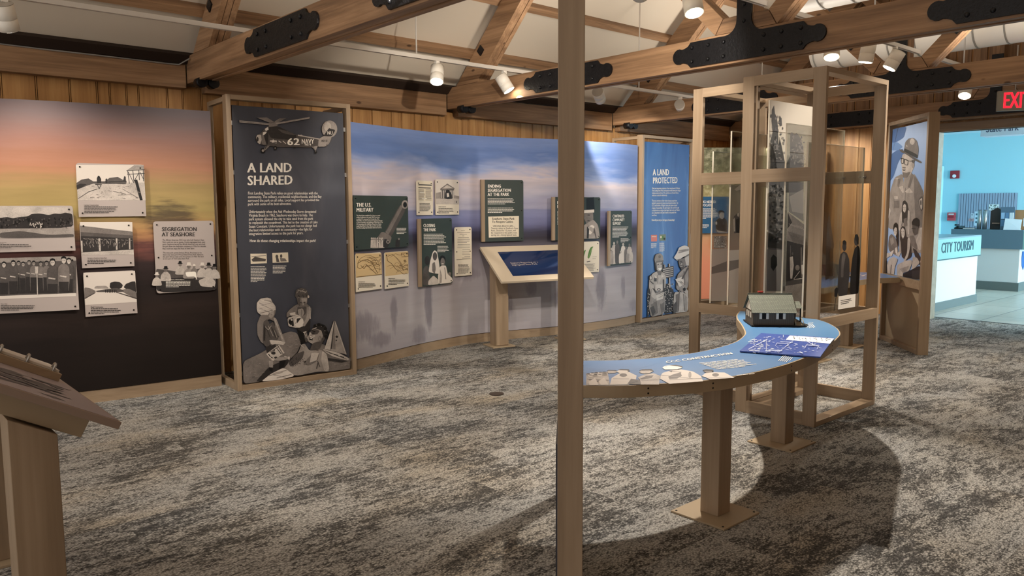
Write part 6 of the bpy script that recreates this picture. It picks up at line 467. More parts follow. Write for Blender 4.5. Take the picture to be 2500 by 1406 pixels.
 'sheet_a': "t1 54 1619 19 1855 15 1980 42 2047 22 2125 21 2203 50 2238 66 2180 93 2156 110 2091 128 1959 140 2013 169 1961 199 1895 229 1829 255 1621;t2 22 1849 215 1854 226 1621 22 1619;t3 66 1956 117 1965 126 1926 81 1917;t1 120 2131 137 2166 158 2154 167 2101 135 2093;t2 242 1621 243 1829 305 1900 499 1838 513 1623;t1 157 1895 151 1885 138 1882 127 1889 126 1899 137 1906 150 1905;t1 63 2160 61 2153 55 2151 51 2155 50 2163 54 2168 60 2167;t1 72 1969 70 1964 66 1963 62 1966 62 1971 65 1975 70 1974;t2 88 1824 86 1814 80 1811 75 1818 74 1829 79 1836 85 1834;t1 55 1940 53 1928 48 1925 43 1933 42 1945 46 1953 52 1951;t1 44 1878 38 1872 24 1871 13 1874 13 1880 24 1884 37 1883;t1 208 1978 205 1966 199 1963 193 1971 193 1983 197 1991 204 1989;t2 76 1804 73 1798 65 1796 59 1800 59 1807 64 1812 72 1810;t1 52 2123 49 2113 42 2110 35 2116 35 2127 40 2134 48 2132;t3 137 1952 135 1946 130 1944 125 1948 125 1955 129 1959 134 1958;t1 92 1910 88 1901 79 1899 71 1905 71 1914 78 1921 87 1919;t1 58 1800 52 1794 38 1792 26 1796 26 1802 37 1807 52 1806;t2 106 1969 102 1961 94 1958 87 1963 87 1972 93 1978 101 1977;t1 25 2159 21 2148 10 2145 1 2152 1 2163 9 2172 20 2170;t2 46 2084 43 2077 35 2075 29 2079 28 2086 34 2090 42 2089;t1 136 1881 132 1871 121 1868 112 1875 112 1885 120 1892 131 1890;t2 100 2068 94 2063 80 2062 68 2063 68 2068 79 2071 94 2071;t1 95 1944 92 1933 84 1930 77 1937 77 1949 83 1957 91 1955;t3 126 2063 123 2053 115 2050 109 2056 108 2067 114 2074 122 2072;t3 159 1903 153 1899 137 1897 125 1900 125 1905 137 1908 152 1908;t2 45 1795 44 1786 39 1783 35 1789 35 1800 38 1806 43 1804;t2 85 2084 83 2073 77 2070 72 2077 71 2090 76 2098 82 2095;t3 161 1872 155 1867 142 1866 131 1868 131 1873 141 1876 155 1876;t2 173 1813 171 1806 165 1805 160 1809 160 1817 164 1822 170 1820;t3 62 1851 60 1840 55 1837 50 1845 49 1857 53 1864 59 1862;t2 145 2120 139 2111 124 2108 112 2113 111 2123 123 2129 138 2128;t2 84 2075 80 2071 72 2069 65 2071 64 2076 71 2080 80 2079;t1 114 1796 109 1789 98 1787 89 1791 89 1800 97 1805 108 1803;t3 85 2147 81 2139 71 2137 63 2141 63 2150 70 2155 80 2154;t3 117 2159 112 2151 101 2148 91 2153 90 2162 99 2169 111 2168;t3 174 2045 168 2040 155 2038 144 2041 143 2047 154 2051 167 2050;t3 222 1908 217 1900 205 1897 196 1903 195 1911 204 1917 216 1916;t3 33 1966 30 1961 22 1959 16 1962 15 1968 21 1972 29 1971;t3 83 1987 80 1978 72 1976 65 1981 65 1990 71 1997 79 1995;t3 182 1862 176 1857 161 1855 149 1858 149 1863 160 1867 175 1866;t3 198 2013 191 2005 177 2002 164 2007 164 2015 175 2021 191 2020;t3 127 2120 121 2112 107 2110 95 2114 95 2122 106 2127 121 2127;t2 161 1904 158 1894 152 1892 147 1898 146 1909 151 1916 157 1914;t2 140 1925 137 1917 130 1914 123 1920 123 1928 129 1934 136 1932;t1 184 2083 181 2074 175 2072 169 2077 169 2086 173 2092 180 2090;t1 142 2115 137 2111 126 2110 116 2112 116 2115 125 2118 136 2118;t1 118 2096 112 2091 98 2090 86 2092 86 2096 97 2100 111 2099;t1 211 2000 207 1994 198 1992 190 1996 190 2003 197 2007 206 2006;t1 141 2158 139 2147 132 2144 126 2151 125 2162 130 2170 137 2168;t3 34 2021 29 2011 16 2007 5 2014 4 2025 14 2033 28 2031;t1 161 1972 157 1966 146 1964 138 1968 138 1974 146 1979 156 1978;t3 92 1982 86 1972 72 1969 60 1975 59 1986 70 1994 85 1992;t3 116 1865 112 1861 102 1859 95 1862 94 1867 102 1870 111 1870;t1 108 1997 102 1989 87 1986 75 1991 74 2000 86 2006 101 2005;t1 104 1833 100 1827 92 1826 85 1829 85 1836 91 1840 100 1839;t3 205 1977 200 1967 189 1963 180 1970 179 1982 188 1990 199 1988;t1 99 2014 95 2007 86 2005 78 2009 77 2017 85 2022 95 2021;t1 162 2037 157 2031 146 2029 137 2032 137 2038 145 2042 156 2042;t2 208 1995 207 1984 202 1981 198 1988 197 2000 201 2008 205 2006;t1 98 1819 94 1815 84 1813 77 1816 76 1821 84 1824 93 1823;t3 139 2012 138 2008 133 2006 129 2009 129 2014 132 2017 137 2016;t3 100 1995 98 1988 91 1986 85 1991 84 1999 90 2004 97 2002;t1 41 1989 36 1983 24 1981 15 1984 14 1990 24 1994 36 1994;t1 128 1795 126 1791 121 1790 118 1792 117 1797 121 1800 125 1799;t3 91 1906 86 1902 74 1901 64 1903 64 1906 73 1909 86 1909;t2 12 1694 266 1699 278 1392 280 887 28 906;t1 19 1325 268 1319 254 1201 17 1225;t3 11 1211 247 1194 251 889 17 907;0 62 1144 95 1171 145 1147 155 1088 102 1047 66 1078;t3 112 1386 110 1382 103 1381 98 1384 98 1389 103 1392 109 1391;t3 141 1285 139 1277 133 1275 128 1281 127 1290 132 1295 138 1293;t2 140 1431 133 1422 115 1420 101 1427 100 1436 114 1442 132 1439;t3 154 1385 147 1379 128 1378 113 1382 113 1389 127 1393 146 1391;t1 204 1546 198 1541 182 1539 169 1543 169 1550 181 1554 197 1552;0 102 1344 99 1338 92 1337 85 1341 85 1348 91 1352 99 1350;0 160 1464 154 1458 141 1457 130 1461 130 1467 140 1471 154 1470;t3 143 1655 139 1651 129 1650 121 1652 121 1656 129 1659 138 1658;0 67 1276 60 1267 45 1265 32 1272 31 1283 44 1289 59 1286;t1 259 1375 256 1371 248 1370 242 1373 242 1377 248 1380 256 1379;t1 186 1323 179 1320 163 1319 150 1322 150 1326 162 1329 178 1327;t3 108 1285 104 1281 96 1281 89 1284 89 1288 95 1291 104 1290;t3 197 1647 195 1644 188 1643 183 1645 183 1649 188 1652 194 1651;t1 113 1644 107 1641 93 1640 82 1642 82 1646 93 1649 106 1648;t1 128 1410 123 1406 111 1405 102 1408 101 1414 111 1417 123 1415;0 178 1467 169 1463 151 1463 136 1465 135 1470 150 1472 169 1471;0 112 1434 104 1428 86 1426 71 1431 70 1438 85 1443 103 1441;t3 165 1564 162 1556 152 1554 145 1559 144 1568 151 1573 161 1572;t3 149 1619 142 1613 124 1611 109 1615 109 1622 123 1626 141 1624;t1 118 1619 111 1616 96 1615 84 1617 84 1621 96 1623 111 1623;t1 176 1637 170 1631 157 1629 147 1633 146 1640 157 1644 170 1643;0 117 1479 114 1473 107 1471 101 1476 100 1483 106 1487 113 1486;t3 162 1512 154 1506 135 1505 120 1509 119 1515 134 1519 154 1518;t1 229 1355 220 1347 201 1346 184 1351 184 1360 200 1364 219 1362;t2 209 1617 204 1612 193 1611 184 1614 184 1619 192 1622 203 1621;0 119 1415 112 1410 95 1408 82 1412 81 1418 95 1422 112 1420;0 200 1523 192 1517 175 1516 161 1520 161 1526 174 1530 192 1529;t3 232 1455 225 1449 208 1448 195 1452 194 1458 207 1462 224 1460;t3 44 1660 41 1654 33 1652 26 1656 25 1663 32 1667 40 1666;0 242 1392 240 1386 234 1385 229 1389 229 1396 233 1400 239 1399;t2 236 1411 232 1405 221 1403 212 1408 212 1414 220 1418 231 1417;t1 82 1399 78 1393 67 1392 58 1396 58 1402 66 1406 77 1404;0 218 1611 215 1603 208 1601 202 1607 201 1616 207 1622 214 1620;t1 209 1388 203 1385 190 1385 180 1387 180 1391 190 1393 203 1392;t1 244 1518 237 1511 221 1509 208 1514 208 1523 220 1528 236 1526;t1 158 1272 151 1267 134 1267 120 1270 120 1276 133 1279 150 1277;t3 124 1573 122 1566 116 1564 110 1569 110 1578 115 1583 121 1581;t2 176 1396 168 1388 149 1387 134 1392 134 1401 148 1406 167 1403;0 177 1597 173 1589 164 1587 155 1593 155 1601 162 1607 172 1605;t3 183 1606 180 1602 171 1601 165 1604 164 1609 171 1611 179 1610;0 43 1418 41 1415 35 1414 30 1417 30 1420 35 1422 41 1421;t1 201 1501 198 1492 192 1490 187 1496 186 1506 191 1512 197 1509;t1 229 1434 222 1430 206 1429 193 1432 193 1437 206 1440 222 1439;t2 198 1637 196 1632 189 1631 184 1634 183 1639 188 1642 195 1641;t1 40 1507 38 1499 32 1497 26 1503 26 1512 31 1518 37 1516;t1 148 1403 139 1399 120 1398 105 1401 104 1406 120 1409 139 1407;t3 196 1402 191 1399 177 1398 166 1401 166 1405 177 1407 190 1406;t3 100 1629 94 1620 80 1618 68 1624 68 1633 79 1639 93 1638;0 74 1667 69 1660 57 1658 46 1663 46 1670 56 1675 68 1673;t1 131 1410 123 1405 105 1404 90 1408 89 1413 104 1416 123 1415;t3 146 1323 140 1320 127 1319 116 1322 116 1326 126 1329 140 1327;0 157 1343 150 1338 132 1338 118 1341 118 1347 132 1350 149 1348;t3 61 1640 54 1631 39 1629 27 1635 26 1644 38 1649 53 1648;0 250 1390 248 1382 241 1381 235 1386 235 1395 240 1400 247 1398;0 49 1590 41 1581 24 1579 9 1585 9 1595 23 1601 40 1599;t2 65 1350 58 1343 42 1342 29 1347 29 1354 42 1358 58 1356;t3 243 1396 237 1390 222 1389 211 1393 210 1399 222 1403 236 1402;t1 227 1395 220 1388 204 1386 191 1392 190 1400 203 1405 220 1403;t2 106 1331 100 1326 87 1325 76 1329 75 1334 86 1337 100 1336;t2 100 1617 94 1612 79 1611 66 1614 66 1619 78 1622 93 1621;t1 51 1352 49 1349 43 1349 38 1351 38 1354 42 1357 49 1356;0 71 1524 63 1517 45 1515 29 1520 29 1528 44 1533 63 1531;0 83 1494 79 1488 71 1487 64 1491 64 1497 70 1500 79 1499;t3 81 1413 74 1410 59 1409 46 1412 46 1416 58 1418 74 1417;t3 146 1603 141 1594 130 1591 120 1597 119 1608 128 1614 140 1612;0 204 1626 199 1621 186 1620 176 1623 176 1628 186 1631 198 1630;t1 166 1603 159 1594 143 1591 129 1597 129 1608 142 1614 158 1612;t1 161 1262 158 1253 151 1251 145 1257 144 1267 150 1272 157 1270;t1 112 1653 110 1646 104 1644 98 1649 98 1656 103 1661 109 1659;t2 154 1300 148 1295 136 1295 126 1298 126 1303 135 1305 148 1304;0 220 1547 213 1538 196 1536 182 1542 182 1551 195 1557 212 1555;t1 129 1331 123 1326 108 1325 96 1329 96 1335 107 1339 122 1337;t2 76 1323 71 1320 60 1319 52 1322 51 1326 60 1328 71 1327;0 139 1355 131 1351 112 1350 97 1353 97 1358 112 1361 130 1359;t2 217 1538 209 1531 191 1529 176 1534 176 1542 190 1547 208 1545;t1 206 1515 203 1508 196 1507 189 1512 189 1519 195 1524 202 1522;t1 180 1328 176 1325 166 1325 157 1327 157 1331 165 1332 176 1331;t2 105 1513 100 1506 86 1504 75 1509 75 1517 85 1522 99 1520;t1 145 1340 140 1332 126 1330 115 1336 115 1345 125 1351 139 1349;t3 117 1423 113 1420 103 1419 95 1422 95 1426 103 1428 113 1427;t2 52 1525 48 1516 38 1513 30 1520 29 1530 37 1536 47 1534;t1 97 1372 94 1368 88 1368 83 1370 82 1374 87 1376 94 1375;0 250 1548 244 1539 228 1537 215 1543 214 1553 227 1558 243 1556;t3 204 1415 199 1411 186 1411 176 1413 176 1417 186 1419 198 1418;t2 60 1530 55 1528 44 1527 35 1529 35 1532 44 1534 55 1533;t3 123 1600 115 1593 97 1591 82 1596 82 1603 96 1608 115 1606;0 110 1629 106 1625 97 1624 89 1627 89 1630 96 1633 106 1632;t1 117 1337 109 1333 91 1332 76 1335 76 1340 90 1342 109 1341;t3 188 1348 181 1342 166 1340 154 1345 153 1353 165 1357 180 1355;t2 179 1403 174 1397 162 1396 153 1400 152 1406 161 1410 173 1409;0 164 1289 159 1286 147 1286 137 1288 137 1292 146 1294 158 1293;t2 223 1535 221 1531 215 1530 209 1533 209 1537 214 1539 220 1539;t3 164 1419 159 1414 147 1413 137 1416 137 1422 146 1425 158 1424;0 72 1342 65 1339 49 1339 37 1341 36 1345 49 1347 65 1346;t1 151 1320 146 1311 136 1309 128 1316 127 1325 135 1331 145 1329;t3 198 1279 190 1272 172 1271 157 1276 156 1284 171 1289 190 1286;t1 219 1316 215 1312 206 1311 199 1314 199 1318 206 1321 215 1320;t1 52 1610 47 1604 33 1603 22 1607 22 1613 32 1617 46 1616;t3 120 1348 113 1339 97 1338 85 1344 84 1354 96 1360 112 1358;t1 252 1408 248 1399 236 1398 227 1404 227 1413 235 1419 247 1416;t3 77 1538 72 1530 60 1529 50 1534 50 1542 59 1547 71 1545;t2 200 1640 191 1634 172 1633 157 1637 156 1643 171 1647 191 1646;0 46 1261 43 1258 35 1258 29 1260 29 1263 35 1265 42 1264;t1 118 1530 113 1521 101 1519 90 1525 90 1535 99 1541 112 1539;t2 192 1669 184 1661 164 1659 148 1664 147 1673 163 1679 183 1677;t3 75 1530 71 1524 61 1522 53 1526 52 1533 60 1537 70 1536;t1 196 1338 192 1333 182 1332 174 1336 173 1342 181 1345 192 1344;t1 222 1454 219 1444 210 1442 202 1449 201 1459 208 1466 218 1464;t3 100 1370 96 1367 86 1366 78 1368 78 1372 86 1375 95 1374;t2 162 1255 154 1251 136 1250 122 1254 121 1259 135 1262 153 1260;t1 121 1620 119 1612 113 1610 108 1616 107 1625 112 1630 118 1628;0 107 1668 102 1658 88 1656 77 1662 77 1672 87 1679 101 1677;t3 215 1643 212 1634 203 1632 196 1638 195 1647 202 1653 211 1651;0 44 1456 38 1447 24 1446 13 1452 12 1461 23 1467 37 1464;t3 129 1665 124 1657 113 1655 104 1661 103 1670 112 1675 123 1673;t1 132 1423 128 1418 119 1416 112 1420 112 1427 119 1431 127 1429;t2 213 1328 205 1322 186 1322 171 1326 171 1332 186 1335 205 1333;0 261 1351 258 1343 250 1341 243 1347 243 1356 249 1361 257 1359;0 138 1261 135 1256 126 1255 119 1259 118 1265 125 1269 134 1267;0 89 1476 87 1469 81 1468 76 1472 76 1480 80 1485 86 1483;t1 208 1351 205 1346 198 1345 193 1349 192 1355 198 1358 205 1357;t3 250 1295 244 1287 229 1286 216 1292 216 1301 227 1306 243 1303;t2 137 1541 134 1536 126 1535 120 1538 119 1543 125 1546 133 1545;t1 246 1273 244 1264 238 1262 232 1268 232 1278 236 1284 243 1281;0 46 1619 42 1615 32 1613 24 1616 23 1621 31 1624 42 1623;t1 109 1295 105 1291 95 1291 87 1293 87 1297 95 1299 105 1298;t2 122 1547 117 1541 103 1539 92 1543 92 1550 103 1554 116 1552;t3 240 1261 236 1254 226 1253 218 1258 217 1265 225 1270 235 1268;t2 194 1619 187 1616 172 1615 159 1617 159 1621 171 1623 187 1622;t3 36 1585 31 1578 18 1577 8 1581 7 1589 17 1594 30 1592;t3 195 1652 192 1647 186 1645 181 1649 180 1655 185 1659 192 1657;0 102 1666 97 1662 85 1661 76 1663 75 1667 85 1670 97 1669;0 79 1291 73 1282 57 1281 44 1287 44 1297 56 1303 72 1301;0 268 1250 260 1243 242 1242 227 1248 227 1255 241 1260 260 1257;t1 197 1400 190 1394 174 1393 160 1397 160 1405 173 1409 189 1407;0 140 1282 132 1276 115 1276 101 1280 101 1286 114 1289 132 1287;t1 127 1482 122 1475 109 1474 99 1478 99 1486 108 1490 121 1488;t1 87 1483 80 1479 64 1479 51 1481 51 1485 64 1488 80 1487;0 228 1516 224 1512 214 1510 206 1514 206 1519 213 1522 223 1521;0 214 1358 210 1356 200 1355 193 1357 192 1361 200 1363 210 1362;t3 89 1604 83 1598 68 1596 55 1600 55 1608 67 1613 82 1611;t3 245 1282 239 1276 224 1275 213 1280 212 1287 223 1292 238 1289;t1 227 1524 224 1521 218 1521 213 1523 213 1526 217 1528 224 1528;t1 213 1465 210 1459 204 1458 199 1462 199 1468 203 1472 210 1470;t2 132 1450 126 1446 111 1445 100 1448 100 1453 111 1455 125 1454;t1 243 1629 236 1622 220 1620 207 1625 206 1633 219 1637 235 1636;0 56 1373 50 1364 35 1362 23 1368 23 1378 34 1384 49 1382;0 181 1646 178 1638 170 1636 164 1642 163 1650 169 1656 177 1654;t1 97 1549 89 1544 71 1542 57 1546 56 1551 71 1555 89 1554;t2 178 1463 175 1459 166 1458 160 1461 160 1466 166 1469 174 1468",
 'sheet_b': "t2 45 1790 36 2022 58 2036 91 2019 122 2033 163 2016 205 1966 232 1921 241 1795;t2 111 1803 106 1799 97 1798 88 1800 88 1805 96 1808 106 1807;t3 248 1877 243 1869 232 1867 222 1872 221 1880 230 1886 242 1885;t3 79 1981 77 1974 70 1972 64 1976 63 1984 69 1989 76 1987;t2 227 1943 224 1937 217 1936 211 1939 211 1945 216 1948 223 1947;t2 150 1896 145 1888 134 1886 125 1891 125 1900 133 1905 144 1904;t3 136 1840 132 1836 124 1835 117 1838 117 1842 124 1845 132 1844;t3 102 1934 98 1925 88 1923 79 1928 79 1937 86 1943 97 1942;t2 74 1832 70 1828 62 1827 55 1829 54 1833 61 1836 70 1835;t2 175 1828 172 1818 167 1816 161 1822 161 1833 165 1841 171 1838;t3 125 1873 123 1864 116 1861 111 1867 110 1877 115 1884 121 1882;t3 223 1950 217 1943 205 1941 194 1945 194 1952 204 1956 217 1955;t3 209 2005 206 2001 200 2000 195 2002 195 2006 199 2008 206 2008;t3 72 1849 69 1843 63 1841 58 1845 57 1851 62 1856 69 1854;t3 93 2006 88 1998 77 1996 67 2000 66 2009 75 2015 87 2014;t2 114 1933 110 1929 100 1928 91 1930 91 1934 99 1937 109 1937;t2 190 1992 188 1982 182 1979 176 1986 176 1997 180 2004 187 2002;t3 155 1918 151 1912 143 1910 136 1914 135 1921 142 1926 150 1925;t2 203 2010 199 2002 190 1999 182 2004 181 2013 189 2018 198 2017;t2 223 1946 220 1943 213 1942 207 1944 207 1948 213 1950 220 1950;t3 234 1915 230 1906 219 1904 209 1910 209 1919 217 1926 228 1924;t2 175 1960 169 1955 156 1953 146 1956 146 1961 156 1965 169 1964;t2 143 1846 141 1842 134 1840 128 1843 128 1848 133 1852 140 1851;t2 190 1855 185 1850 175 1848 167 1851 167 1857 175 1860 185 1859;t3 101 1871 98 1864 90 1862 84 1866 83 1873 89 1878 97 1877;t3 183 1838 181 1831 174 1829 169 1834 168 1842 173 1847 180 1845;t2 101 1934 97 1927 86 1925 77 1929 77 1937 85 1942 96 1941;t3 89 2007 84 2000 73 1998 63 2002 63 2009 72 2014 83 2013;t3 229 1813 224 1810 212 1808 203 1810 202 1814 212 1817 223 1817;t3 109 1897 105 1887 96 1884 88 1891 87 1902 94 1909 104 1907;t2 76 1867 74 1857 69 1854 64 1861 63 1872 67 1879 73 1877;t3 118 1825 114 1815 105 1813 97 1819 96 1829 104 1835 113 1833;t3 183 1941 178 1934 166 1931 155 1936 155 1944 164 1950 177 1949;t3 203 1983 198 1976 186 1973 176 1978 176 1985 185 1990 197 1989;t3 140 1912 138 1905 132 1903 127 1907 127 1915 131 1920 137 1918;t2 136 1988 133 1984 126 1982 120 1985 120 1990 125 1993 133 1992;t3 155 1868 150 1861 138 1860 128 1863 128 1870 137 1874 149 1873;t3 178 1966 172 1961 157 1959 145 1962 145 1967 157 1971 171 1970;t3 93 1997 89 1992 79 1990 71 1993 71 1999 78 2003 88 2002;t3 196 1935 191 1926 177 1923 166 1929 166 1938 176 1944 190 1943;t2 221 1900 218 1897 211 1896 205 1898 205 1902 210 1904 218 1904;t2 58 1842 56 1832 49 1830 43 1836 42 1846 47 1853 54 1851;t3 226 1914 221 1911 210 1910 202 1912 201 1915 210 1918 221 1917;t3 214 1847 208 1839 195 1837 183 1842 182 1850 193 1856 207 1854;t2 190 1827 188 1818 183 1815 178 1822 177 1832 181 1839 187 1837;t2 242 1975 236 1970 224 1969 213 1971 213 1976 223 1980 236 1980;t2 158 1818 155 1815 148 1814 141 1816 141 1819 147 1822 155 1821;t3 132 1948 128 1939 119 1937 111 1942 111 1952 118 1958 127 1956;t2 72 1927 69 1921 62 1919 55 1923 55 1929 61 1933 68 1932;t2 136 1924 133 1917 125 1915 118 1919 118 1927 124 1932 132 1931;t3 99 1861 94 1851 81 1848 70 1854 70 1865 79 1871 92 1870;t3 238 1842 232 1832 219 1829 207 1836 206 1846 217 1853 231 1851;t3 169 1832 163 1828 150 1826 140 1829 140 1834 150 1837 163 1837;t2 165 1857 162 1850 155 1848 148 1852 148 1860 153 1865 161 1863;t2 215 1937 210 1931 197 1929 187 1932 187 1939 196 1944 209 1943;t2 206 1878 204 1874 198 1873 193 1875 193 1880 198 1883 203 1882;t2 132 1991 127 1984 115 1982 105 1986 104 1993 114 1998 126 1997;t2 218 1818 214 1812 204 1810 195 1814 195 1820 203 1824 213 1823;t3 250 1858 244 1851 231 1849 220 1854 220 1861 230 1866 244 1865;t3 208 1918 203 1911 192 1908 182 1913 182 1920 191 1926 203 1924;t3 92 1918 85 1915 71 1913 58 1915 58 1918 70 1921 85 1921;t2 32 1687 239 1690 258 1409 44 1482;t3 45 1587 242 1644 254 1466 92 1482;1 31 1279 270 1239 287 973 35 983;3 32 1482 268 1387 278 1239 28 1280 34 1356 97 1401;1 32 1479 97 1404 34 1360;2 35 986 286 999 292 907 31 926;4 29 955 288 958 312 746 33 772;2 39 1341 272 1300 273 1302 40 1343;2 45 1336 272 1296 273 1298 46 1338;2 50 1330 273 1292 274 1294 51 1332;2 56 1324 273 1289 274 1291 57 1326;2 62 1318 273 1285 274 1287 63 1320;2 68 1312 273 1282 274 1284 69 1315;2 74 1307 274 1278 275 1280 75 1309;2 80 1301 274 1274 275 1276 80 1303;2 86 1295 274 1271 275 1273 86 1297;2 91 1289 275 1267 275 1269 92 1291;2 97 1283 275 1263 275 1266 98 1285;2 103 1278 275 1260 276 1262 104 1280;2 109 1272 275 1256 276 1258 110 1274;2 115 1266 276 1253 276 1255 116 1268;2 121 1260 276 1249 276 1251 121 1262;2 127 1254 276 1245 276 1247 127 1256;5 49 1398 84 1383 85 1384 50 1399;5 73 1394 109 1378 111 1379 75 1395;5 98 1391 134 1374 136 1375 100 1392;5 123 1388 159 1369 161 1370 125 1389;5 149 1385 185 1364 187 1365 151 1386;5 174 1381 211 1359 213 1360 176 1382;5 199 1378 236 1354 239 1355 202 1379;5 225 1375 262 1349 265 1350 227 1375;2 73 1243 95 1000 109 999 87 1242;3 228 1223 245 1005 259 1004 242 1222;5 78 1158 119 1163 137 1098 122 1002 95 1004 82 1101;2 126 1180 125 1176 122 1172 117 1170 112 1170 107 1172 103 1177 101 1182 102 1186 106 1190 110 1192 116 1192 121 1190 125 1185;3 222 1075 219 1067 211 1060 199 1057 185 1058 172 1062 163 1070 159 1079 162 1087 170 1094 182 1097 196 1096 209 1092 218 1084;5 244 1092 279 1098 285 1017 255 1026;2 277 1112 276 1108 272 1104 267 1103 261 1103 256 1105 252 1109 251 1114 252 1118 255 1121 260 1123 266 1123 271 1120 275 1117;5 145 991 287 992 285 998 143 996;5 147 996 228 1048 221 1051 140 999;3 336 1365 380 1388 357 1250 341 1243;2 614 1376 636 1476 736 1220 724 1187 612 1225;1 612 1225 724 1187 737 981 615 955;4 666 981 764 983 765 966 695 949;1 613 1383 661 1375 662 1378 614 1385;1 614 1368 668 1361 669 1363 615 1370;1 616 1353 675 1346 676 1349 616 1355;1 617 1338 683 1332 683 1334 618 1340;1 618 1323 690 1317 690 1320 619 1325;1 620 1307 697 1303 697 1305 620 1310;1 621 1292 704 1288 704 1291 621 1295;1 622 1277 712 1274 711 1276 622 1280;1 623 1262 719 1259 719 1261 623 1264;1 624 1247 726 1244 726 1247 624 1249;1 626 1232 733 1230 733 1232 625 1234",
 'sheet_c': "1 517 857 495 908 504 1120 518 1164 568 1187 622 1172 666 1120 680 1011 663 904 649 850;2 544 1163 577 1178 606 1148 578 1067 581 992 540 995;1 611 1218 609 1204 600 1194 587 1188 573 1189 559 1196 549 1207 544 1220 546 1234 555 1244 567 1250 582 1249 596 1243 606 1232;0 546 1241 549 1264 578 1269 608 1255 610 1230;0 694 855 697 1027 715 1135 745 1200 798 1225 828 1197 844 1120 843 933 837 848;1 804 1257 802 1240 793 1227 779 1220 763 1221 747 1229 736 1243 731 1259 733 1276 742 1289 756 1296 772 1296 788 1288 799 1274;0 735 1276 745 1305 781 1308 806 1282 809 1223 794 1232;0 449 911 477 925 512 915 491 850 450 858;0 473 852 449 727 458 725 482 851;7 517 855 837 852 837 752 516 757;0 513 756 837 752 839 730 508 729;2 556 817 725 820 723 823 554 820;2 557 804 735 805 733 809 555 807;2 558 790 664 791 662 795 556 794",
 'sheet_d': "t3 -38 1685 168 1688 172 1354 167 1174 -20 1181;t2 47 1441 108 1475 154 1448 163 1315 60 1310;6 45 1652 126 1688 168 1696 172 1657 73 1641;5 41 1418 61 1434 73 1325 52 1326;t1 76 1418 138 1433 158 1307 87 1317;5 123 1456 122 1449 118 1444 113 1441 106 1441 101 1444 96 1450 95 1456 96 1463 100 1468 105 1471 111 1471 117 1468 121 1463;t4 -20 1181 166 1178 167 738 -24 769;t3 -27 1097 161 1103 161 1040 -24 1019",
 'sheet_e': "t4 -18 1183 217 1182 222 733 -19 768;t3 -16 1041 212 1077 215 996 -17 986",
}
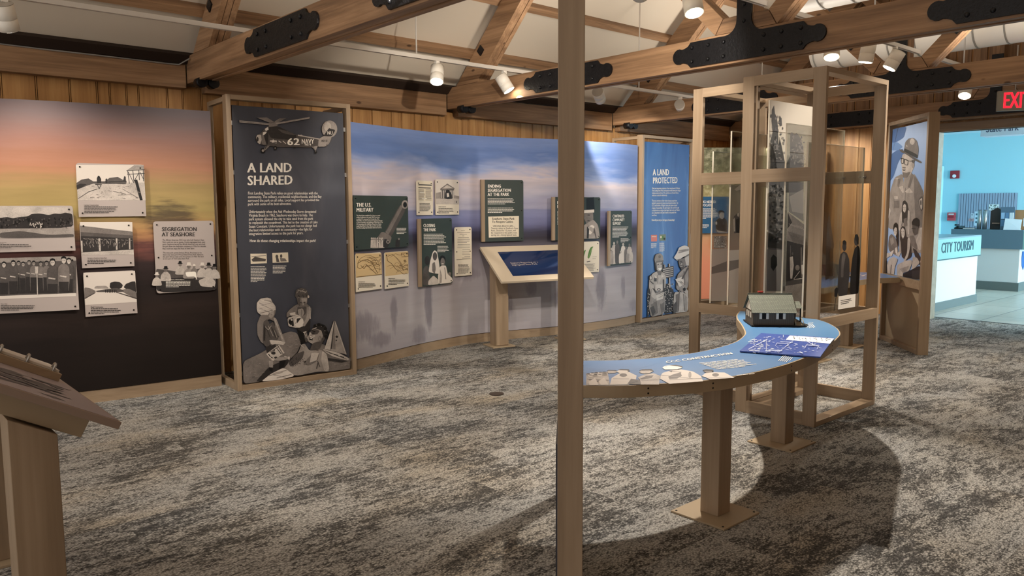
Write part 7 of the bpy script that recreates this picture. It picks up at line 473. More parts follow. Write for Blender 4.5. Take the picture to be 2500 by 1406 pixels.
# lettering: surface, part, tone, boldness, corner, line vector, stack vector (mm), words or number of illegible lines
TEXTS = [
 ('shared', 'heading', '7', 2, 165.3, 1896.9, 384.4, 11.6, -7.3, -182.6, 'A LAND\nSHARED'),
 ('shared', 'body_text', '7', 1, 160.2, 1661.0, 648.4, 5.2, -4.8, -119.8, 'First Landing State Park relies on good relationships with the\ncommunity. The military, residential neighborhoods, and the Bay\nsurround the park on all sides. Local support has provided the\npark with some of its best advocates.'),
 ('shared', 'body_text', '7', 1, 161.1, 1509.2, 605.3, -3.8, -8.6, -215.8, 'Unfortunately when the Ash Wednesday Storm devastated\nVirginia Beach in 1962, Seashore was there to help. The\npark system allowed the city to take sand from the park\nto replenish the oceanfront. This led to the creation of Lake\nSusan Constant. Unfortunately, the park has not always had\nthe best relationships with its community—the fight for\nintegration limited access to the park for years.'),
 ('shared', 'body_text', '7', 2, 160.2, 1267.0, 581.3, -16.9, -1.2, -30.5, 'How do these changing relationships impact the park?'),
 ('shared', 'body_text', '7', 0, 157.7, 1041.9, 137.3, -6.9, -5.5, -137.5, 11),
 ('shared', 'body_text', '7', 0, 346.6, 1039.3, 127.8, -6.4, -2.7, -71.4, 6),
 ('shared', 'helicopter_marking', '7', 2, 508.1, 2113.8, 103.2, 5.1, -2.1, -58.0, '62'),
 ('shared', 'helicopter_marking', '7', 2, 634.5, 2112.9, 109.4, 5.3, -1.3, -39.1, 'NAVY'),
 ('shared', 'helicopter_marking', '7', 2, 661.5, 2076.0, 54.3, 2.4, -0.6, -16.9, 'HS-4'),
 ('shared', 'helicopter_marking', '6', 2, 872.3, 2192.2, 46.3, 2.5, -0.9, -29.0, 'NU'),
 ('shared', 'helicopter_marking', '1', 1, 813.4, 2117.0, 54.7, 2.6, -0.6, -19.9, '8010'),
 ('protected', 'heading', '7', 2, 250.4, 2008.2, 527.5, 14.8, 4.2, -187.1, 'A LAND\nPROTECTED'),
 ('protected', 'body_text', '7', 1, 241.1, 1771.8, 616.1, 7.9, 2.7, -122.2, 'Parks are important protectors of our natural world. Without\nFirst Landing State Park, development would destroy the unique\nhabitats preserved here. We could lose our Ancient Rivers,\nwhich are critical for biodiversity.'),
 ('protected', 'body_text', '7', 1, 238.9, 1611.2, 604.3, 1.5, 4.8, -216.1, "This area continues to draw visitors because people have\nworked to preserve its resources and natural wonders. The\nCCC and the birth of Virginia's state park system created\na legacy of stewardship. The park rangers who work here play\na crucial role in carrying on that legacy. And so do you! Visitors\nare as important to the park's future as the people who\nwork here."),
 ('protected', 'body_text', '7', 2, 241.6, 1358.4, 493.0, -6.8, 0.8, -34.9, 'How will you carry on the legacy of stewardship?'),
 ('protected', 'body_text', '7', 0, 233.9, 1041.8, 118.4, -4.0, 1.6, -74.0, 6),
 ('protected', 'body_text', '7', 0, 412.1, 1039.5, 115.1, -3.9, 3.0, -123.6, 9),
 ('segregation', 'heading', '1', 2, 63.0, 536.6, 269.0, -5.2, -3.6, -74.3, 'SEGREGATION\nAT SEASHORE'),
 ('segregation', 'body_text', '1', 0, 62.8, 440.5, 342.5, -9.8, -4.2, -87.7, 'The African American CCC men who built Seashore State\nPark could not visit as guests. Virginia segregated their state\nparks. Seashore barred the African American men who built\nthe park from the dedication ceremony in 1936. For decades,\nthey could not enjoy the fruits of their labor.'),
 ('segregation', 'body_text', '1', 0, 61.3, 336.6, 319.4, -12.3, -3.1, -65.2, 'The state park system limited African Americans to the\nblack-only state park, Prince Edward State Park. However,\nthe park did not open until the summer of 1950. This land\nis now part of Twin Lakes State Park.'),
 ('segregation', 'body_text', '7', 1, 72.9, 114.5, 142.7, -8.5, -0.5, -9.5, 'CCC Company 1390 Firefighters'),
 ('segregation', 'body_text', '7', 0, 72.2, 101.2, 223.8, -13.7, -2.7, -57.2, 5),
 ('barrow', 'body_text', '1', 1, 40.7, 96.0, 97.8, -0.2, -0.6, -10.7, 'Latrine Construction'),
 ('barrow', 'body_text', '1', 0, 39.8, 80.9, 233.5, -0.8, -3.1, -56.9, 5),
 ('crowd', 'body_text', '1', 0, 261.5, 75.5, 90.5, -2.1, -0.6, -9.4, 2),
 ('crowd', 'body_text', '1', 0, 260.7, 62.7, 249.2, -6.1, -2.1, -34.2, 3),
 ('group', 'body_text', '1', 1, 318.2, 78.6, 41.7, -2.3, -0.5, -8.7, 'Glee Club'),
 ('group', 'body_text', '1', 0, 317.4, 66.5, 227.5, -12.9, -2.8, -45.1, 4),
 ('shed', 'body_text', '1', 1, 39.5, 82.4, 134.9, -5.4, -0.6, -10.8, 'Garage at Seashore State Park'),
 ('shed', 'body_text', '1', 0, 38.6, 66.2, 215.9, -9.0, -2.0, -36.9, 3),
 ('road', 'body_text', '1', 1, 40.1, 81.1, 84.5, -6.4, -0.6, -11.8, 'Road Construction'),
 ('road', 'body_text', '1', 0, 39.3, 65.7, 224.3, -17.4, -2.8, -51.0, 4),
 ('military', 'heading', '7', 2, 34.5, 434.2, 228.1, 0.4, -3.0, -80.6, 'THE U.S.\nMILITARY'),
 ('military', 'body_text', '7', 1, 30.5, 325.9, 362.1, -4.0, -4.8, -131.6, "The United States established Fort Story as a coastal\nartillery fortification in the early 1900s. Its role was\nto defend U.S. waterways from foreign ships. After\nWorld War I, the fort's development stagnated. However,\nit started expanding at the beginning of World War II. The\nU.S. government took 3,400 feet of beach from Virginia\nduring World War II. Over 700 acres of the land came\nfrom First Landing State Park (then known as Seashore)."),
 ('military', 'body_text', '7', 0, 593.4, 192.1, 159.0, -4.0, -2.0, -64.5, 5),
 ('map_a', 'body_text', '1', 0, 26.7, 97.6, 88.7, -7.4, -0.3, -8.6, 1),
 ('map_a', 'body_text', '1', 0, 26.2, 84.1, 247.5, -21.2, -1.7, -46.6, 4),
 ('map_b', 'body_text', '1', 0, 45.1, 105.7, 98.8, -8.0, -0.3, -9.0, 1),
 ('map_b', 'body_text', '1', 0, 44.6, 90.3, 272.0, -22.4, -1.8, -56.6, 4),
 ('clipping', 'body_text', '1', 0, 36.5, 123.8, 177.0, 0.2, -2.2, -88.2, 7),
 ('court', 'body_text', '1', 0, 38.4, 88.5, 111.7, -0.3, -0.2, -11.0, 1),
 ('court', 'body_text', '1', 0, 38.1, 71.9, 231.9, -1.0, -1.2, -60.6, 4),
 ('closing', 'heading', '7', 2, 79.6, 648.5, 185.7, -3.7, -1.8, -76.9, 'CLOSING\nTHE PARK'),
 ('closing', 'body_text', '7', 0, 81.1, 548.6, 341.8, -10.2, -2.9, -121.7, 8),
 ('closing', 'body_text', '7', 0, 284.3, 414.1, 179.3, -7.6, -1.5, -71.9, 5),
 ('document', 'body_text', '1', 0, 43.6, 135.4, 162.4, -8.7, -1.8, -117.7, 8),
 ('ending', 'heading', '7', 2, 84.7, 634.4, 294.5, 2.9, -1.2, -125.9, 'ENDING\nSEGREGATION\nAT THE PARK'),
 ('ending', 'body_text', '7', 0, 83.3, 483.8, 358.2, 0.4, -0.7, -72.6, 5),
 ('ending', 'body_text', '7', 0, 82.4, 382.1, 346.6, -1.6, -0.6, -66.9, 4),
 ('ending', 'clipping_text', '0', 2, 137.7, 268.0, 287.3, -3.1, -0.6, -65.9, 'Seashore State Park\nTo Reopen Cabins'),
 ('ending', 'clipping_text', '0', 1, 123.7, 183.3, 349.1, -5.5, -1.1, -124.6, '   VIRGINIA BEACH (AP)—\nTwenty cabins at Seashore State\nPark, closed for 12 years, will\nbe reopened in the public next\nspring on a desegregated basis.'),
 ('native', 'heading', '7', 2, 79.1, 455.3, 85.5, 0.0, 0.1, -79.0, 'NAT\nMEM'),
 ('native', 'body_text', '7', 0, 79.3, 344.3, 253.5, -1.7, 0.2, -164.7, 10),
 ('continued', 'heading', '7', 2, 90.2, 632.2, 245.8, -2.6, 1.8, -129.4, 'CONTINUED\nCOMMUNITY\nSUPPORT'),
 ('continued', 'body_text', '7', 0, 86.5, 485.6, 339.1, -7.2, 2.0, -140.2, 9),
 ('continued', 'body_text', '7', 0, 260.8, 334.7, 194.9, -6.3, 0.9, -54.5, 4),
 ('advocates', 'heading', '7', 2, 80.4, 453.7, 246.4, -1.0, 1.7, -81.8, 'PARKS NEEDED\nADVOCATES'),
 ('advocates', 'body_text', '7', 0, 82.6, 347.3, 278.0, -1.4, 3.0, -147.7, 10),
 ('advocates', 'body_text', '7', 0, 87.1, 129.7, 156.2, -1.1, 1.2, -59.0, 4),
 ('table', 'heading', '7', 2, 3086.5, 2345.6, 442.1, -85.8, -31.5, -34.6, 'CCC CONSTRUCTION'),
 ('table', 'body_text', '7', 0, 3175.5, 2212.3, 245.3, -84.4, -67.3, -157.2, 8),
 ('table', 'body_text', '7', 0, 3072.7, 1933.4, 88.7, -36.3, -16.0, -12.2, 1),
 ('table', 'body_text', '7', 0, 3654.6, 2031.3, -149.8, -55.0, -20.6, -68.9, 6),
 ('table', 'body_text', '7', 0, 4754.2, 2516.1, -161.2, -111.6, 21.7, -65.8, 6),
 ('table', 'body_text', '7', 0, 4803.8, 2501.3, -29.5, -27.0, 40.8, -15.4, 3),
 ('sheet_c', 'body_text', '1', 0, 550.7, 824.8, 182.0, -0.7, 6.6, -37.9, 3),
]
# ================================================================== PRINTS AND LETTERING
TONES = {'0': (20, 18, 18), '1': (47, 43, 42), '2': (82, 76, 73), '3': (118, 110, 105), '4': (152, 143, 136), '5': (188, 178, 169), '6': (214, 204, 194), '7': (240, 233, 222),
         'p': (205, 178, 132), 'm': (122, 98, 66), 'q': (224, 212, 190), 'r': (205, 120, 108), 's': (120, 128, 104), 'g': (86, 124, 62), 'h': (150, 170, 110), 'k': (72, 106, 158), 'l': (104, 140, 190), 'w': (226, 230, 234)}
def tone(c):
    if c[0] == 't': return film(c)
    nm = 'print_tone_'+c
    if nm in MATS: return MATS[nm]
    if c not in '12345': return flat(nm, TONES[c], 0.45, 0, 0.3)
    m, nt, b = new_mat(nm); g = NT(nt)                       # photographic tone: mottled like a halftone picture
    q = g.n('ShaderNodeNewGeometry').outputs['Position']
    n = g.math('ADD', g.math('MULTIPLY', g.noise(q, 9, 3, 0.6, 0.4), 0.6), g.math('MULTIPLY', g.noise(q, 160, 2, 0.6), 0.4))
    lo = tuple(v*0.84 for v in TONES[c]); hi = tuple(min(255, v*1.08+4) for v in TONES[c])
    nt.links.new(g.ramp(n, [(0.34, lo), (0.5, TONES[c]), (0.66, hi)]), b.inputs['Base Color']); b.inputs['Roughness'].default_value = 0.45; b.inputs['Specular IOR Level'].default_value = 0.3
    MATS[nm] = m; return m
def film(c):
    """ink on clear acrylic: lets part of the light through"""
    nm = 'film_'+c
    if nm in MATS: return MATS[nm]
    col, a = {'t1': ((44, 40, 40), 0.88), 't2': ((92, 89, 92), 0.74), 't3': ((150, 143, 140), 0.66), 't4': ((222, 214, 206), 0.90), 't5': ((232, 222, 206), 0.86)}[c]
    m, nt, b = new_mat(nm); b.inputs['Base Color'].default_value = lin(col); b.inputs['Alpha'].default_value = a; b.inputs['Roughness'].default_value = 0.4
    MATS[nm] = m; return m
def parse(s):
    out = []
    for e in s.split(';'):
        q = e.split(); out.append((q[0], [(int(q[i])/1000, int(q[i+1])/1000) for i in range(1, len(q), 2)]))
    return out
ROUNDED = {'helicopter', 'family', 'protected', 'ranger', 'closing', 'native', 'continued', 'segregation', 'group', 'road', 'advocates', 'corn', 'sheet_c', 'military', 'crowd'}
def contour(key, pts):
    """clean outline; pictures of people and the like get their corners cut round"""
    P = [p for i, p in enumerate(pts) if p != pts[i-1]]
    if key in ROUNDED and 5 <= len(P) < 40:
        for _ in range(2):
            Q = []
            for i in range(len(P)):
                a, b = P[i], P[(i+1) % len(P)]
                Q += [(a[0]*0.87+b[0]*0.13, a[1]*0.87+b[1]*0.13), (a[0]*0.13+b[0]*0.87, a[1]*0.13+b[1]*0.87)]
            P = Q
    return P
def print_mesh(name, key, parent, place, step=0.00005, base=0.0006):
    """flat printed shapes lying one over the other; place(u, v, d) maps surface coordinates to the parent's space"""
    mb = MB(); mats = []; names = []
    for k, (c, pts) in enumerate(parse(ART[key])):
        if c not in names: names.append(c); mats.append(tone(c))
        mb.mi = names.index(c)
        clean = contour(key, pts)
        if len(clean) < 3: continue
        try: mb.face([place(u, v, base+step*k) for u, v in clean])
        except ValueError: pass
    return obj(name, mb, mats, parent, recalc=False)
def words(name, txt, bold, parent, mat, place, org, du, dv):
    """lettering stretched over the parallelogram (org, du, dv); place maps surface coordinates to the parent's space"""
    cu = bpy.data.curves.new('lettering', 'FONT'); cu.body = txt; cu.size = 1.0; cu.resolution_u = 2; cu.space_line = 0.92
    cu.space_character = 1.0 + 0.02*bold
    tmp = bpy.data.objects.new('lettering', cu); COL.objects.link(tmp)
    bpy.context.view_layer.update()
    me = bpy.data.meshes.new_from_object(tmp.evaluated_get(bpy.context.evaluated_depsgraph_get()))
    bpy.data.objects.remove(tmp); bpy.data.curves.remove(cu)
    xs = [v.co.x for v in me.vertices]; ys = [v.co.y for v in me.vertices]
    x0, x1, y0, y1 = min(xs), max(xs), min(ys), max(ys)
    for v in me.vertices:
        a = (v.co.x-x0)/(x1-x0); b = (y1-v.co.y)/(y1-y0)
        v.co = place(org[0]+du[0]*a+dv[0]*b, org[1]+du[1]*a+dv[1]*b, 0.0)
    if bold:
        e = {1: 0.014, 2: 0.034}[bold]/(x1-x0); bm = bmesh.new(); nrm = me.polygons[0].normal.copy()
        sh = Vector(place(du[0]*e, du[1]*e, 0.0))-Vector(place(0, 0, 0.0))
        for k, w in enumerate((-1.0, 1.0, -0.33, 0.33)):
            d = bmesh.new(); d.from_mesh(me); bmesh.ops.translate(d, verts=d.verts[:], vec=sh*w+nrm*(0.00006*k))
            tm = bpy.data.meshes.new('t'); d.to_mesh(tm); bm.from_mesh(tm); d.free(); bpy.data.meshes.remove(tm)
        bm.to_mesh(me); bm.free()
    me.materials.clear(); me.materials.append(mat); me.name = name
    o = bpy.data.objects.new(name, me); COL.objects.link(o); o.parent = parent
    return o
def fine_print(mb, n, place, org, du, dv, seed):
    """lines too small to read in the photograph"""
    rg = random.Random(seed); W = math.hypot(*du)
    for i in range(n):
        b0 = (i+0.18)/n; b1 = (i+0.58)/n
        end = 1.0 if n == 1 else (rg.uniform(0.84, 1.0) if i < n-1 else rg.uniform(0.4, 0.8)); a = 0.0; h = math.hypot(*dv)/n
        while a < end-0.01:
            a1 = min(end, a+rg.uniform(1.2, 4.2)*h*0.5/W)
            P = [(a, b1), (a1, b1), (a1, b0), (a, b0)]
            mb.face([place(org[0]+du[0]*x+dv[0]*y, org[1]+du[1]*x+dv[1]*y, 0.0) for x, y in P]); a = a1+0.20*h/W
def letter_all(key, parent, place):
    for k, (kk, part, tn, bold, ox, oz, a, b, c, d, what) in enumerate(TEXTS):
        if kk != key: continue
        org, du, dv = (ox/1000, oz/1000), (a/1000, b/1000), (c/1000, d/1000)
        if isinstance(what, str): words(part, what, bold, parent, tone(tn), place, org, du, dv)
        else:
            mb = MB(); fine_print(mb, what, place, org, du, dv, k); obj('caption', mb, tone(tn), parent, recalc=False)

# ================================================================== MURALS
def spline(P, n=10):
    out = []
    for i in range(len(P)-1):
        p0, p1, p2, p3 = P[max(i-1, 0)], P[i], P[i+1], P[min(i+2, len(P)-1)]
        for k in range(n):
            t = k/n
            out.append(tuple(0.5*(2*b+(c-a)*t+(2*a-5*b+4*c-d)*t*t+(3*b-a-3*c+d)*t**3) for a, b, c, d in zip(p0, p1, p2, p3)))
    out.append(P[-1]); return out
def offset_curve(P, d):
    out = []
    for i, p in enumerate(P):
        a, b = P[max(i-1, 0)], P[min(i+1, len(P)-1)]; tx, ty = b[0]-a[0], b[1]-a[1]; L = math.hypot(tx, ty)
        out.append((p[0]-ty/L*d, p[1]+tx/L*d))
    return out
def ribbon(name, P, back, z0, z1, mat, parent, uv=False):
    B = offset_curve(P, back); mb = MB(); b = mb.b; lay = b.loops.layers.uv.new('UVMap') if uv else None
    L = [0.0]
    for p, q in zip(P, P[1:]): L.append(L[-1]+math.dist(p, q))
    V = [[b.verts.new((p[0], p[1], z)) for p in Q for z in (z0, z1)] for Q in (P, B)]
    def quad(vs, us):
        f = b.faces.new(vs); f.smooth = True
        if uv:
            for l, u in zip(f.loops, us): l[lay].uv = u
    n = len(P)
    for i in range(n-1):
        u0, u1 = L[i], L[i+1]
        quad((V[0][2*i], V[0][2*i+2], V[0][2*i+3], V[0][2*i+1]), ((u0, z0), (u1, z0), (u1, z1), (u0, z1)))
        quad((V[1][2*i], V[1][2*i+1], V[1][2*i+3], V[1][2*i+2]), ((u0, z0), (u0, z1), (u1, z1), (u1, z0)))
        for k in (0, 1): quad((V[0][2*i+k], V[1][2*i+k], V[1][2*i+2+k], V[0][2*i+2+k]), ((u0, z0), (u0, z0), (u1, z0), (u1, z0)))
    for i in (0, n-1): quad((V[0][2*i], V[0][2*i+1], V[1][2*i+1], V[1][2*i]), ((L[i], z0),)*4)
    me = bpy.data.meshes.new(name); bmesh.ops.recalc_face_normals(b, faces=b.faces[:]); b.to_mesh(me); b.free(); me.materials.append(mat)
    for e in me.edges: pass
    o = bpy.data.objects.new(name, me); COL.objects.link(o); o.parent = parent
    md = o.modifiers.new('flat_edges', 'EDGE_SPLIT'); md.split_angle = R(40)
    return o
def blur_shape(g, u, v, u0, v0, ru, rv, nz, amt=0.5):
    """soft, wind-blurred dark shape printed around (u0, v0)"""
    a = g.math('DIVIDE', g.math('SUBTRACT', u, u0), ru); b = g.math('DIVIDE', g.math('SUBTRACT', v, v0), rv)
    d = g.math('ADD', g.math('MULTIPLY', a, a), g.math('MULTIPLY', b, b))
    d = g.math('ADD', d, g.math('MULTIPLY', g.math('SUBTRACT', nz, 0.5), 3.2))
    return g.math('MULTIPLY', g.smooth(d, 1.7, 0.1), amt*0.8)
def sunset_mat():
    m, nt, b = new_mat('sunset_print'); g = NT(nt); uv = g.coord('UV'); s = g.sep(uv); u, v = s[0], s[1]
    streak = g.noise(g.mapping(uv, (0.9, 9, 1)), 1.4, 5, 0.6); broad = g.noise(g.mapping(uv, (0.35, 1.6, 1)), 1.2, 2)
    vv = g.math('ADD', g.math('DIVIDE', v, 2.33), g.math('MULTIPLY', g.math('SUBTRACT', streak, 0.5), 0.07)); vv = g.math('ADD', vv, g.math('MULTIPLY', g.math('SUBTRACT', broad, 0.5), 0.10))
    c = g.ramp(vv, [(0.0, (24, 17, 14)), (0.22, (30, 22, 19)), (0.30, (44, 33, 29)), (0.38, (33, 25, 24)), (0.475, (52, 38, 38)), (0.525, (124, 76, 68)), (0.57, (184, 138, 92)), (0.64, (172, 152, 96)), (0.73, (174, 148, 98)), (0.79, (184, 131, 103)), (0.87, (162, 121, 109)), (0.95, (132, 111, 109)), (1.0, (110, 100, 104))])
    c = g.mix(0.30, c, g.ramp(streak, [(0.3, (0.45, 0.42, 0.42)), (0.65, (1, 1, 1))]), 'MULTIPLY')
    nz = g.noise(g.mapping(uv, (2.2, 16, 1)), 2.0, 4, 0.6)
    for (u0, v0, ru, rv, a) in ((1.98, 1.44, 0.20, 0.13, 0.95), (2.52, 1.50, 0.13, 0.24, 0.85), (2.2, 1.22, 0.40, 0.10, 0.9), (0.9, 1.30, 0.5, 0.10, 0.6), (1.4, 1.28, 0.3, 0.08, 0.5)):
        c = g.mix(blur_shape(g, u, v, u0, v0, ru, rv, nz, a), c, lin((46, 38, 42)))
    nt.links.new(c, b.inputs['Base Color']); b.inputs['Roughness'].default_value = 0.48; b.inputs['Specular IOR Level'].default_value = 0.25; return m
def beach_mat():
    m, nt, b = new_mat('beach_print'); g = NT(nt); uv = g.coord('UV'); s = g.sep(uv); u, v = s[0], s[1]
    streak = g.noise(g.mapping(uv, (0.7, 8, 1)), 1.5, 5, 0.6); cloud = g.noise(g.mapping(uv, (0.42, 2.1, 1), (3.1, 0.4, 0)), 1.5, 4, 0.6, 0.3)
    vv = g.math('ADD', g.math('DIVIDE', v, 2.305), g.math('MULTIPLY', g.math('SUBTRACT', streak, 0.5), 0.035))
    sky = g.math('ADD', vv, g.math('MULTIPLY', g.math('SUBTRACT', cloud, 0.5), 0.34))
    top = g.ramp(sky, [(0.60, (150, 150, 178)), (0.70, (176, 172, 188)), (0.79, (206, 192, 196)), (0.845, (150, 164, 204)), (0.90, (104, 130, 186)), (1.0, (124, 146, 196))])
    low = g.ramp(vv, [(0.0, (168, 162, 168)), (0.16, (178, 172, 175)), (0.32, (166, 159, 164)), (0.42, (136, 129, 138)), (0.475, (92, 86, 96)), (0.505, (54, 50, 60)), (0.54, (62, 60, 80)), (0.575, (108, 110, 148)), (0.61, (126, 130, 170)), (0.645, (132, 136, 172)), (0.66, (160, 158, 180))])
    c = g.mix(g.smooth(vv, 0.642, 0.658), low, top)
    c = g.mix(0.22, c, g.ramp(streak, [(0.3, (0.5, 0.48, 0.5)), (0.62, (1, 1, 1))]), 'MULTIPLY')
    nz = g.noise(g.mapping(uv, (9, 2.2, 1)), 2.0, 4, 0.65)
    for (u0, v0, ru, rv, a) in ((1.17, 0.55, 0.06, 0.30, 0.75), (0.62, 0.47, 0.05, 0.17, 0.6), (0.16, 0.40, 0.22, 0.13, 0.6), (1.02, 0.20, 0.12, 0.09, 0.5), (0.42, 0.24, 0.16, 0.07, 0.6), (1.75, 0.78, 0.16, 0.07, 0.45), (2.25, 0.38, 0.10, 0.16, 0.8), (2.6, 0.58, 0.07, 0.09, 0.5), (3.66, 0.52, 0.09, 0.26, 0.7), (4.1, 0.50, 0.045, 0.15, 0.55), (3.0, 0.45, 0.12, 0.12, 0.6), (4.35, 0.25, 0.1, 0.08, 0.4)):
        c = g.mix(blur_shape(g, u, v, u0, v0, ru, rv, nz, a), c, lin((86, 78, 92)))
    nt.links.new(c, b.inputs['Base Color']); b.inputs['Roughness'].default_value = 0.42; b.inputs['Specular IOR Level'].default_value = 0.3; return m
def forest_mat():
    m, nt, b = new_mat('forest_print'); g = NT(nt); uv = g.coord('UV'); s = g.sep(uv); u, v = s[0], s[1]
    n = g.noise(g.mapping(uv, (1.5, 2.0, 1)), 1.6, 5, 0.65, 0.8); leaf = g.noise(g.mapping(uv, (3, 3, 1)), 4, 5, 0.7)
    vv = g.math('ADD', g.math('DIVIDE', v, 2.33), g.math('MULTIPLY', g.math('SUBTRACT', n, 0.5), 0.12))
    c = g.ramp(vv, [(0.0, (214, 132, 100)), (0.30, (222, 140, 106)), (0.42, (214, 150, 110)), (0.55, (206, 170, 118)), (0.70, (186, 164, 110)), (0.85, (140, 134, 96)), (1.0, (120, 116, 92))])
    c = g.mix(g.math('MULTIPLY', g.smooth(vv, 0.45, 0.9), 0.55), c, g.ramp(leaf, [(0.38, (60, 62, 40)), (0.5, (140, 138, 100)), (0.62, (214, 204, 170))]))
    nt.links.new(c, b.inputs['Base Color']); b.inputs['Roughness'].default_value = 0.5; return m
def mural(name, label, P, z1, mat, z0=0.105):
    c = spline(P); t = thing(name, label, 'mural', (0, 0, 0), 0, 'curved mural walls')
    ribbon('printed_panel', c, 0.025, z0, z1, mat, t, True)
    ribbon('base_trim', offset_curve(c, 0.012), 0.02, 0.0, z0-0.005, maple[0], t)
    return t
ML_P = [(0.2, 7.03), (0.6, 6.94), (1.04, 6.80), (1.29, 6.735), (1.55, 6.69), (1.83, 6.655), (2.13, 6.63), (2.49, 6.603)]
MR_P = [(3.615, 6.362), (3.70, 6.39), (4.2, 6.54), (4.6, 6.66), (5.0, 6.74), (5.3, 6.77), (5.6, 6.74), (5.9, 6.68), (6.3, 6.57), (6.6, 6.51), (7.0, 6.475), (7.5, 6.47), (7.93, 6.515)]
mural('sunset_mural', 'curved mural wall printed with an orange sunset over a dark shore', ML_P, 2.33, sunset_mat())
mural('beach_mural', 'curved mural wall printed with blue sky and a blurred beach', MR_P, 2.305, beach_mat())
mural('forest_mural', 'mural wall printed with olive trees fading to orange, seen through the open frames', [(9.12, 6.47), (9.4, 6.27), (9.7, 6.04), (10.1, 5.80), (10.55, 5.62), (10.95, 5.55)], 2.33, forest_mat(), 0.22)

# ================================================================== BOARDS ON THE MURALS
def round_rect(w, h, r, corners=(1, 1, 1, 1)):
    P = []
    for (cx, cy, a0, on) in ((w-r, r, -90, corners[0]), (w-r, h-r, 0, corners[1]), (r, h-r, 90, corners[2]), (r, r, 180, corners[3])):
        if on: P += arc(cx, cy, r, a0, a0+90, 5)
        else: P.append({(w-r, r): (w, 0), (w-r, h-r): (w, h), (r, h-r): (0, h), (r, r): (0, 0)}[(cx, cy)])
    return P
green_board = flat('dark_green_board', (50, 60, 56), 0.5); greige = flat('greige_board', (174, 162, 156), 0.5); cream = flat('cream_board', (222, 212, 194), 0.5)
def board(key, name, label, cat, mat, strip=False, corners=(0, 1, 1, 0), group=None, mid=False, pic='picture', deep=0.03):
    x, y, rz, w, z0, h = BOARDS[key]
    t = thing(name, label, cat, (x, y, z0), R(rz), group)
    s0 = 0.0
    if strip:
        s0 = 0.045
        obj('wood_strip', MB().box(0, s0, -0.006, 0.016, 0, h), maple[2], t, 0.001)
    obj('panel', MB().prism([(a+s0, b) for a, b in round_rect(w-s0, h, 0.022, corners)], 0, 0.010, 'xz'), mat, t, 0.001)
    place = lambda u, v, d: (u, -0.0004-d, v)
    if key in ART: print_mesh(pic, key, t, place)
    top = -0.0012-len(ART.get(key, '').split(';'))*0.00005
    letter_all(key, t, lambda u, v, d: (u, top, v))
    zs = [0.028, h-0.028] + ([h/2] if mid else [])
    for xx in ((s0/2 if strip else 0.026), w-0.026):
        for zz in zs:
            obj('screw', MB().tube([(xx, -0.005, zz), (xx, 0.0, zz)], 0.0062, 12), screwm, t)
    for xx in (0.05, w-0.05):
        for zz in (0.06, h-0.06):
            obj('standoff', MB().tube([(xx, 0.0105, zz), (xx, deep-0.004, zz)], 0.008, 8), screwm, t)
    return t
GF = 'boards on the forest mural'
GL, GR = 'photo boards on the orange mural', 'boards on the blue beach mural'
board('crowd', 'photo_board', 'long photo board of a dark crowd before trees, at the orange mural left edge', 'photo board', greige, group=GL)
board('group', 'photo_board', 'photo board of uniformed men in rows, lowest at the left edge of the orange mural', 'photo board', greige, group=GL)
board('barrow', 'photo_board', 'photo board of a man pushing a barrow, highest on the orange mural', 'photo board', greige, group=GL)
board('shed', 'photo_board', 'photo board of a long open shed, middle of the three stacked boards', 'photo board', greige, group=GL)
board('road', 'photo_board', 'photo board of a pale curving road and dark trees, lowest of the stacked three', 'photo board', greige, group=GL)
board('segregation', 'text_board', 'grey board headed Segregation at Seashore with seated men below', 'text board', greige, corners=(1, 1, 1, 1), group=GL, mid=True)
board('military', 'text_board', 'dark green board headed The U.S. Military with a big gun barrel', 'text board', green_board, corners=(1, 1, 0, 0), group=GR)
board('map_a', 'map_board', 'cream board with a brown coast map, left one under the military board', 'map board', cream, group=GR)
board('map_b', 'map_board', 'cream board with a brown coast map, right one under the military board', 'map board', cream, group=GR)
board('clipping', 'clipping_board', 'narrow cream board with a newspaper clipping beside the courthouse photo', 'text board', cream, corners=(0, 1, 1, 0), group=GR)
board('court', 'photo_board', 'cream photo board of a columned courthouse and its steps', 'photo board', cream, group=GR)
board('closing', 'text_board', 'tall dark green board headed Closing the Park with three seated people', 'text board', green_board, True, (1, 1, 0, 0), GR, True)
board('document', 'document_board', 'narrow cream board showing a typed court document beside the kiosk', 'text board', cream, corners=(0, 1, 1, 0), group=GR, mid=True)
board('ending', 'text_board', 'dark green board headed Ending Segregation at the Park above the kiosk', 'text board', green_board, True, (0, 1, 0, 0), GR, True)
board('native', 'text_board', 'dark green board with a person in a tall dark headdress, half behind the post', 'text board', green_board, True, (0, 1, 0, 0), GR)
board('corn', 'text_board', 'cream board with a green leaf below the headdress portrait', 'text board', cream, group=GR)
board('continued', 'text_board', 'dark green board headed Continued Community Support, rightmost on the blue mural', 'text board', green_board, True, (0, 1, 0, 0), GR, True)

board('advocates', 'text_board', 'blue board headed Parks Needed Advocates with a man in dark uniform', 'text board', flat('teal_board', (40, 88, 124), 0.5), corners=(0, 1, 1, 0), group=GF, pic='portrait', deep=0.055)
board('dense_crowd', 'photo_board', 'small photo board of a dense crowd under the blue advocates board', 'photo board', tone('3'), corners=(0, 0, 0, 0), group=GF)

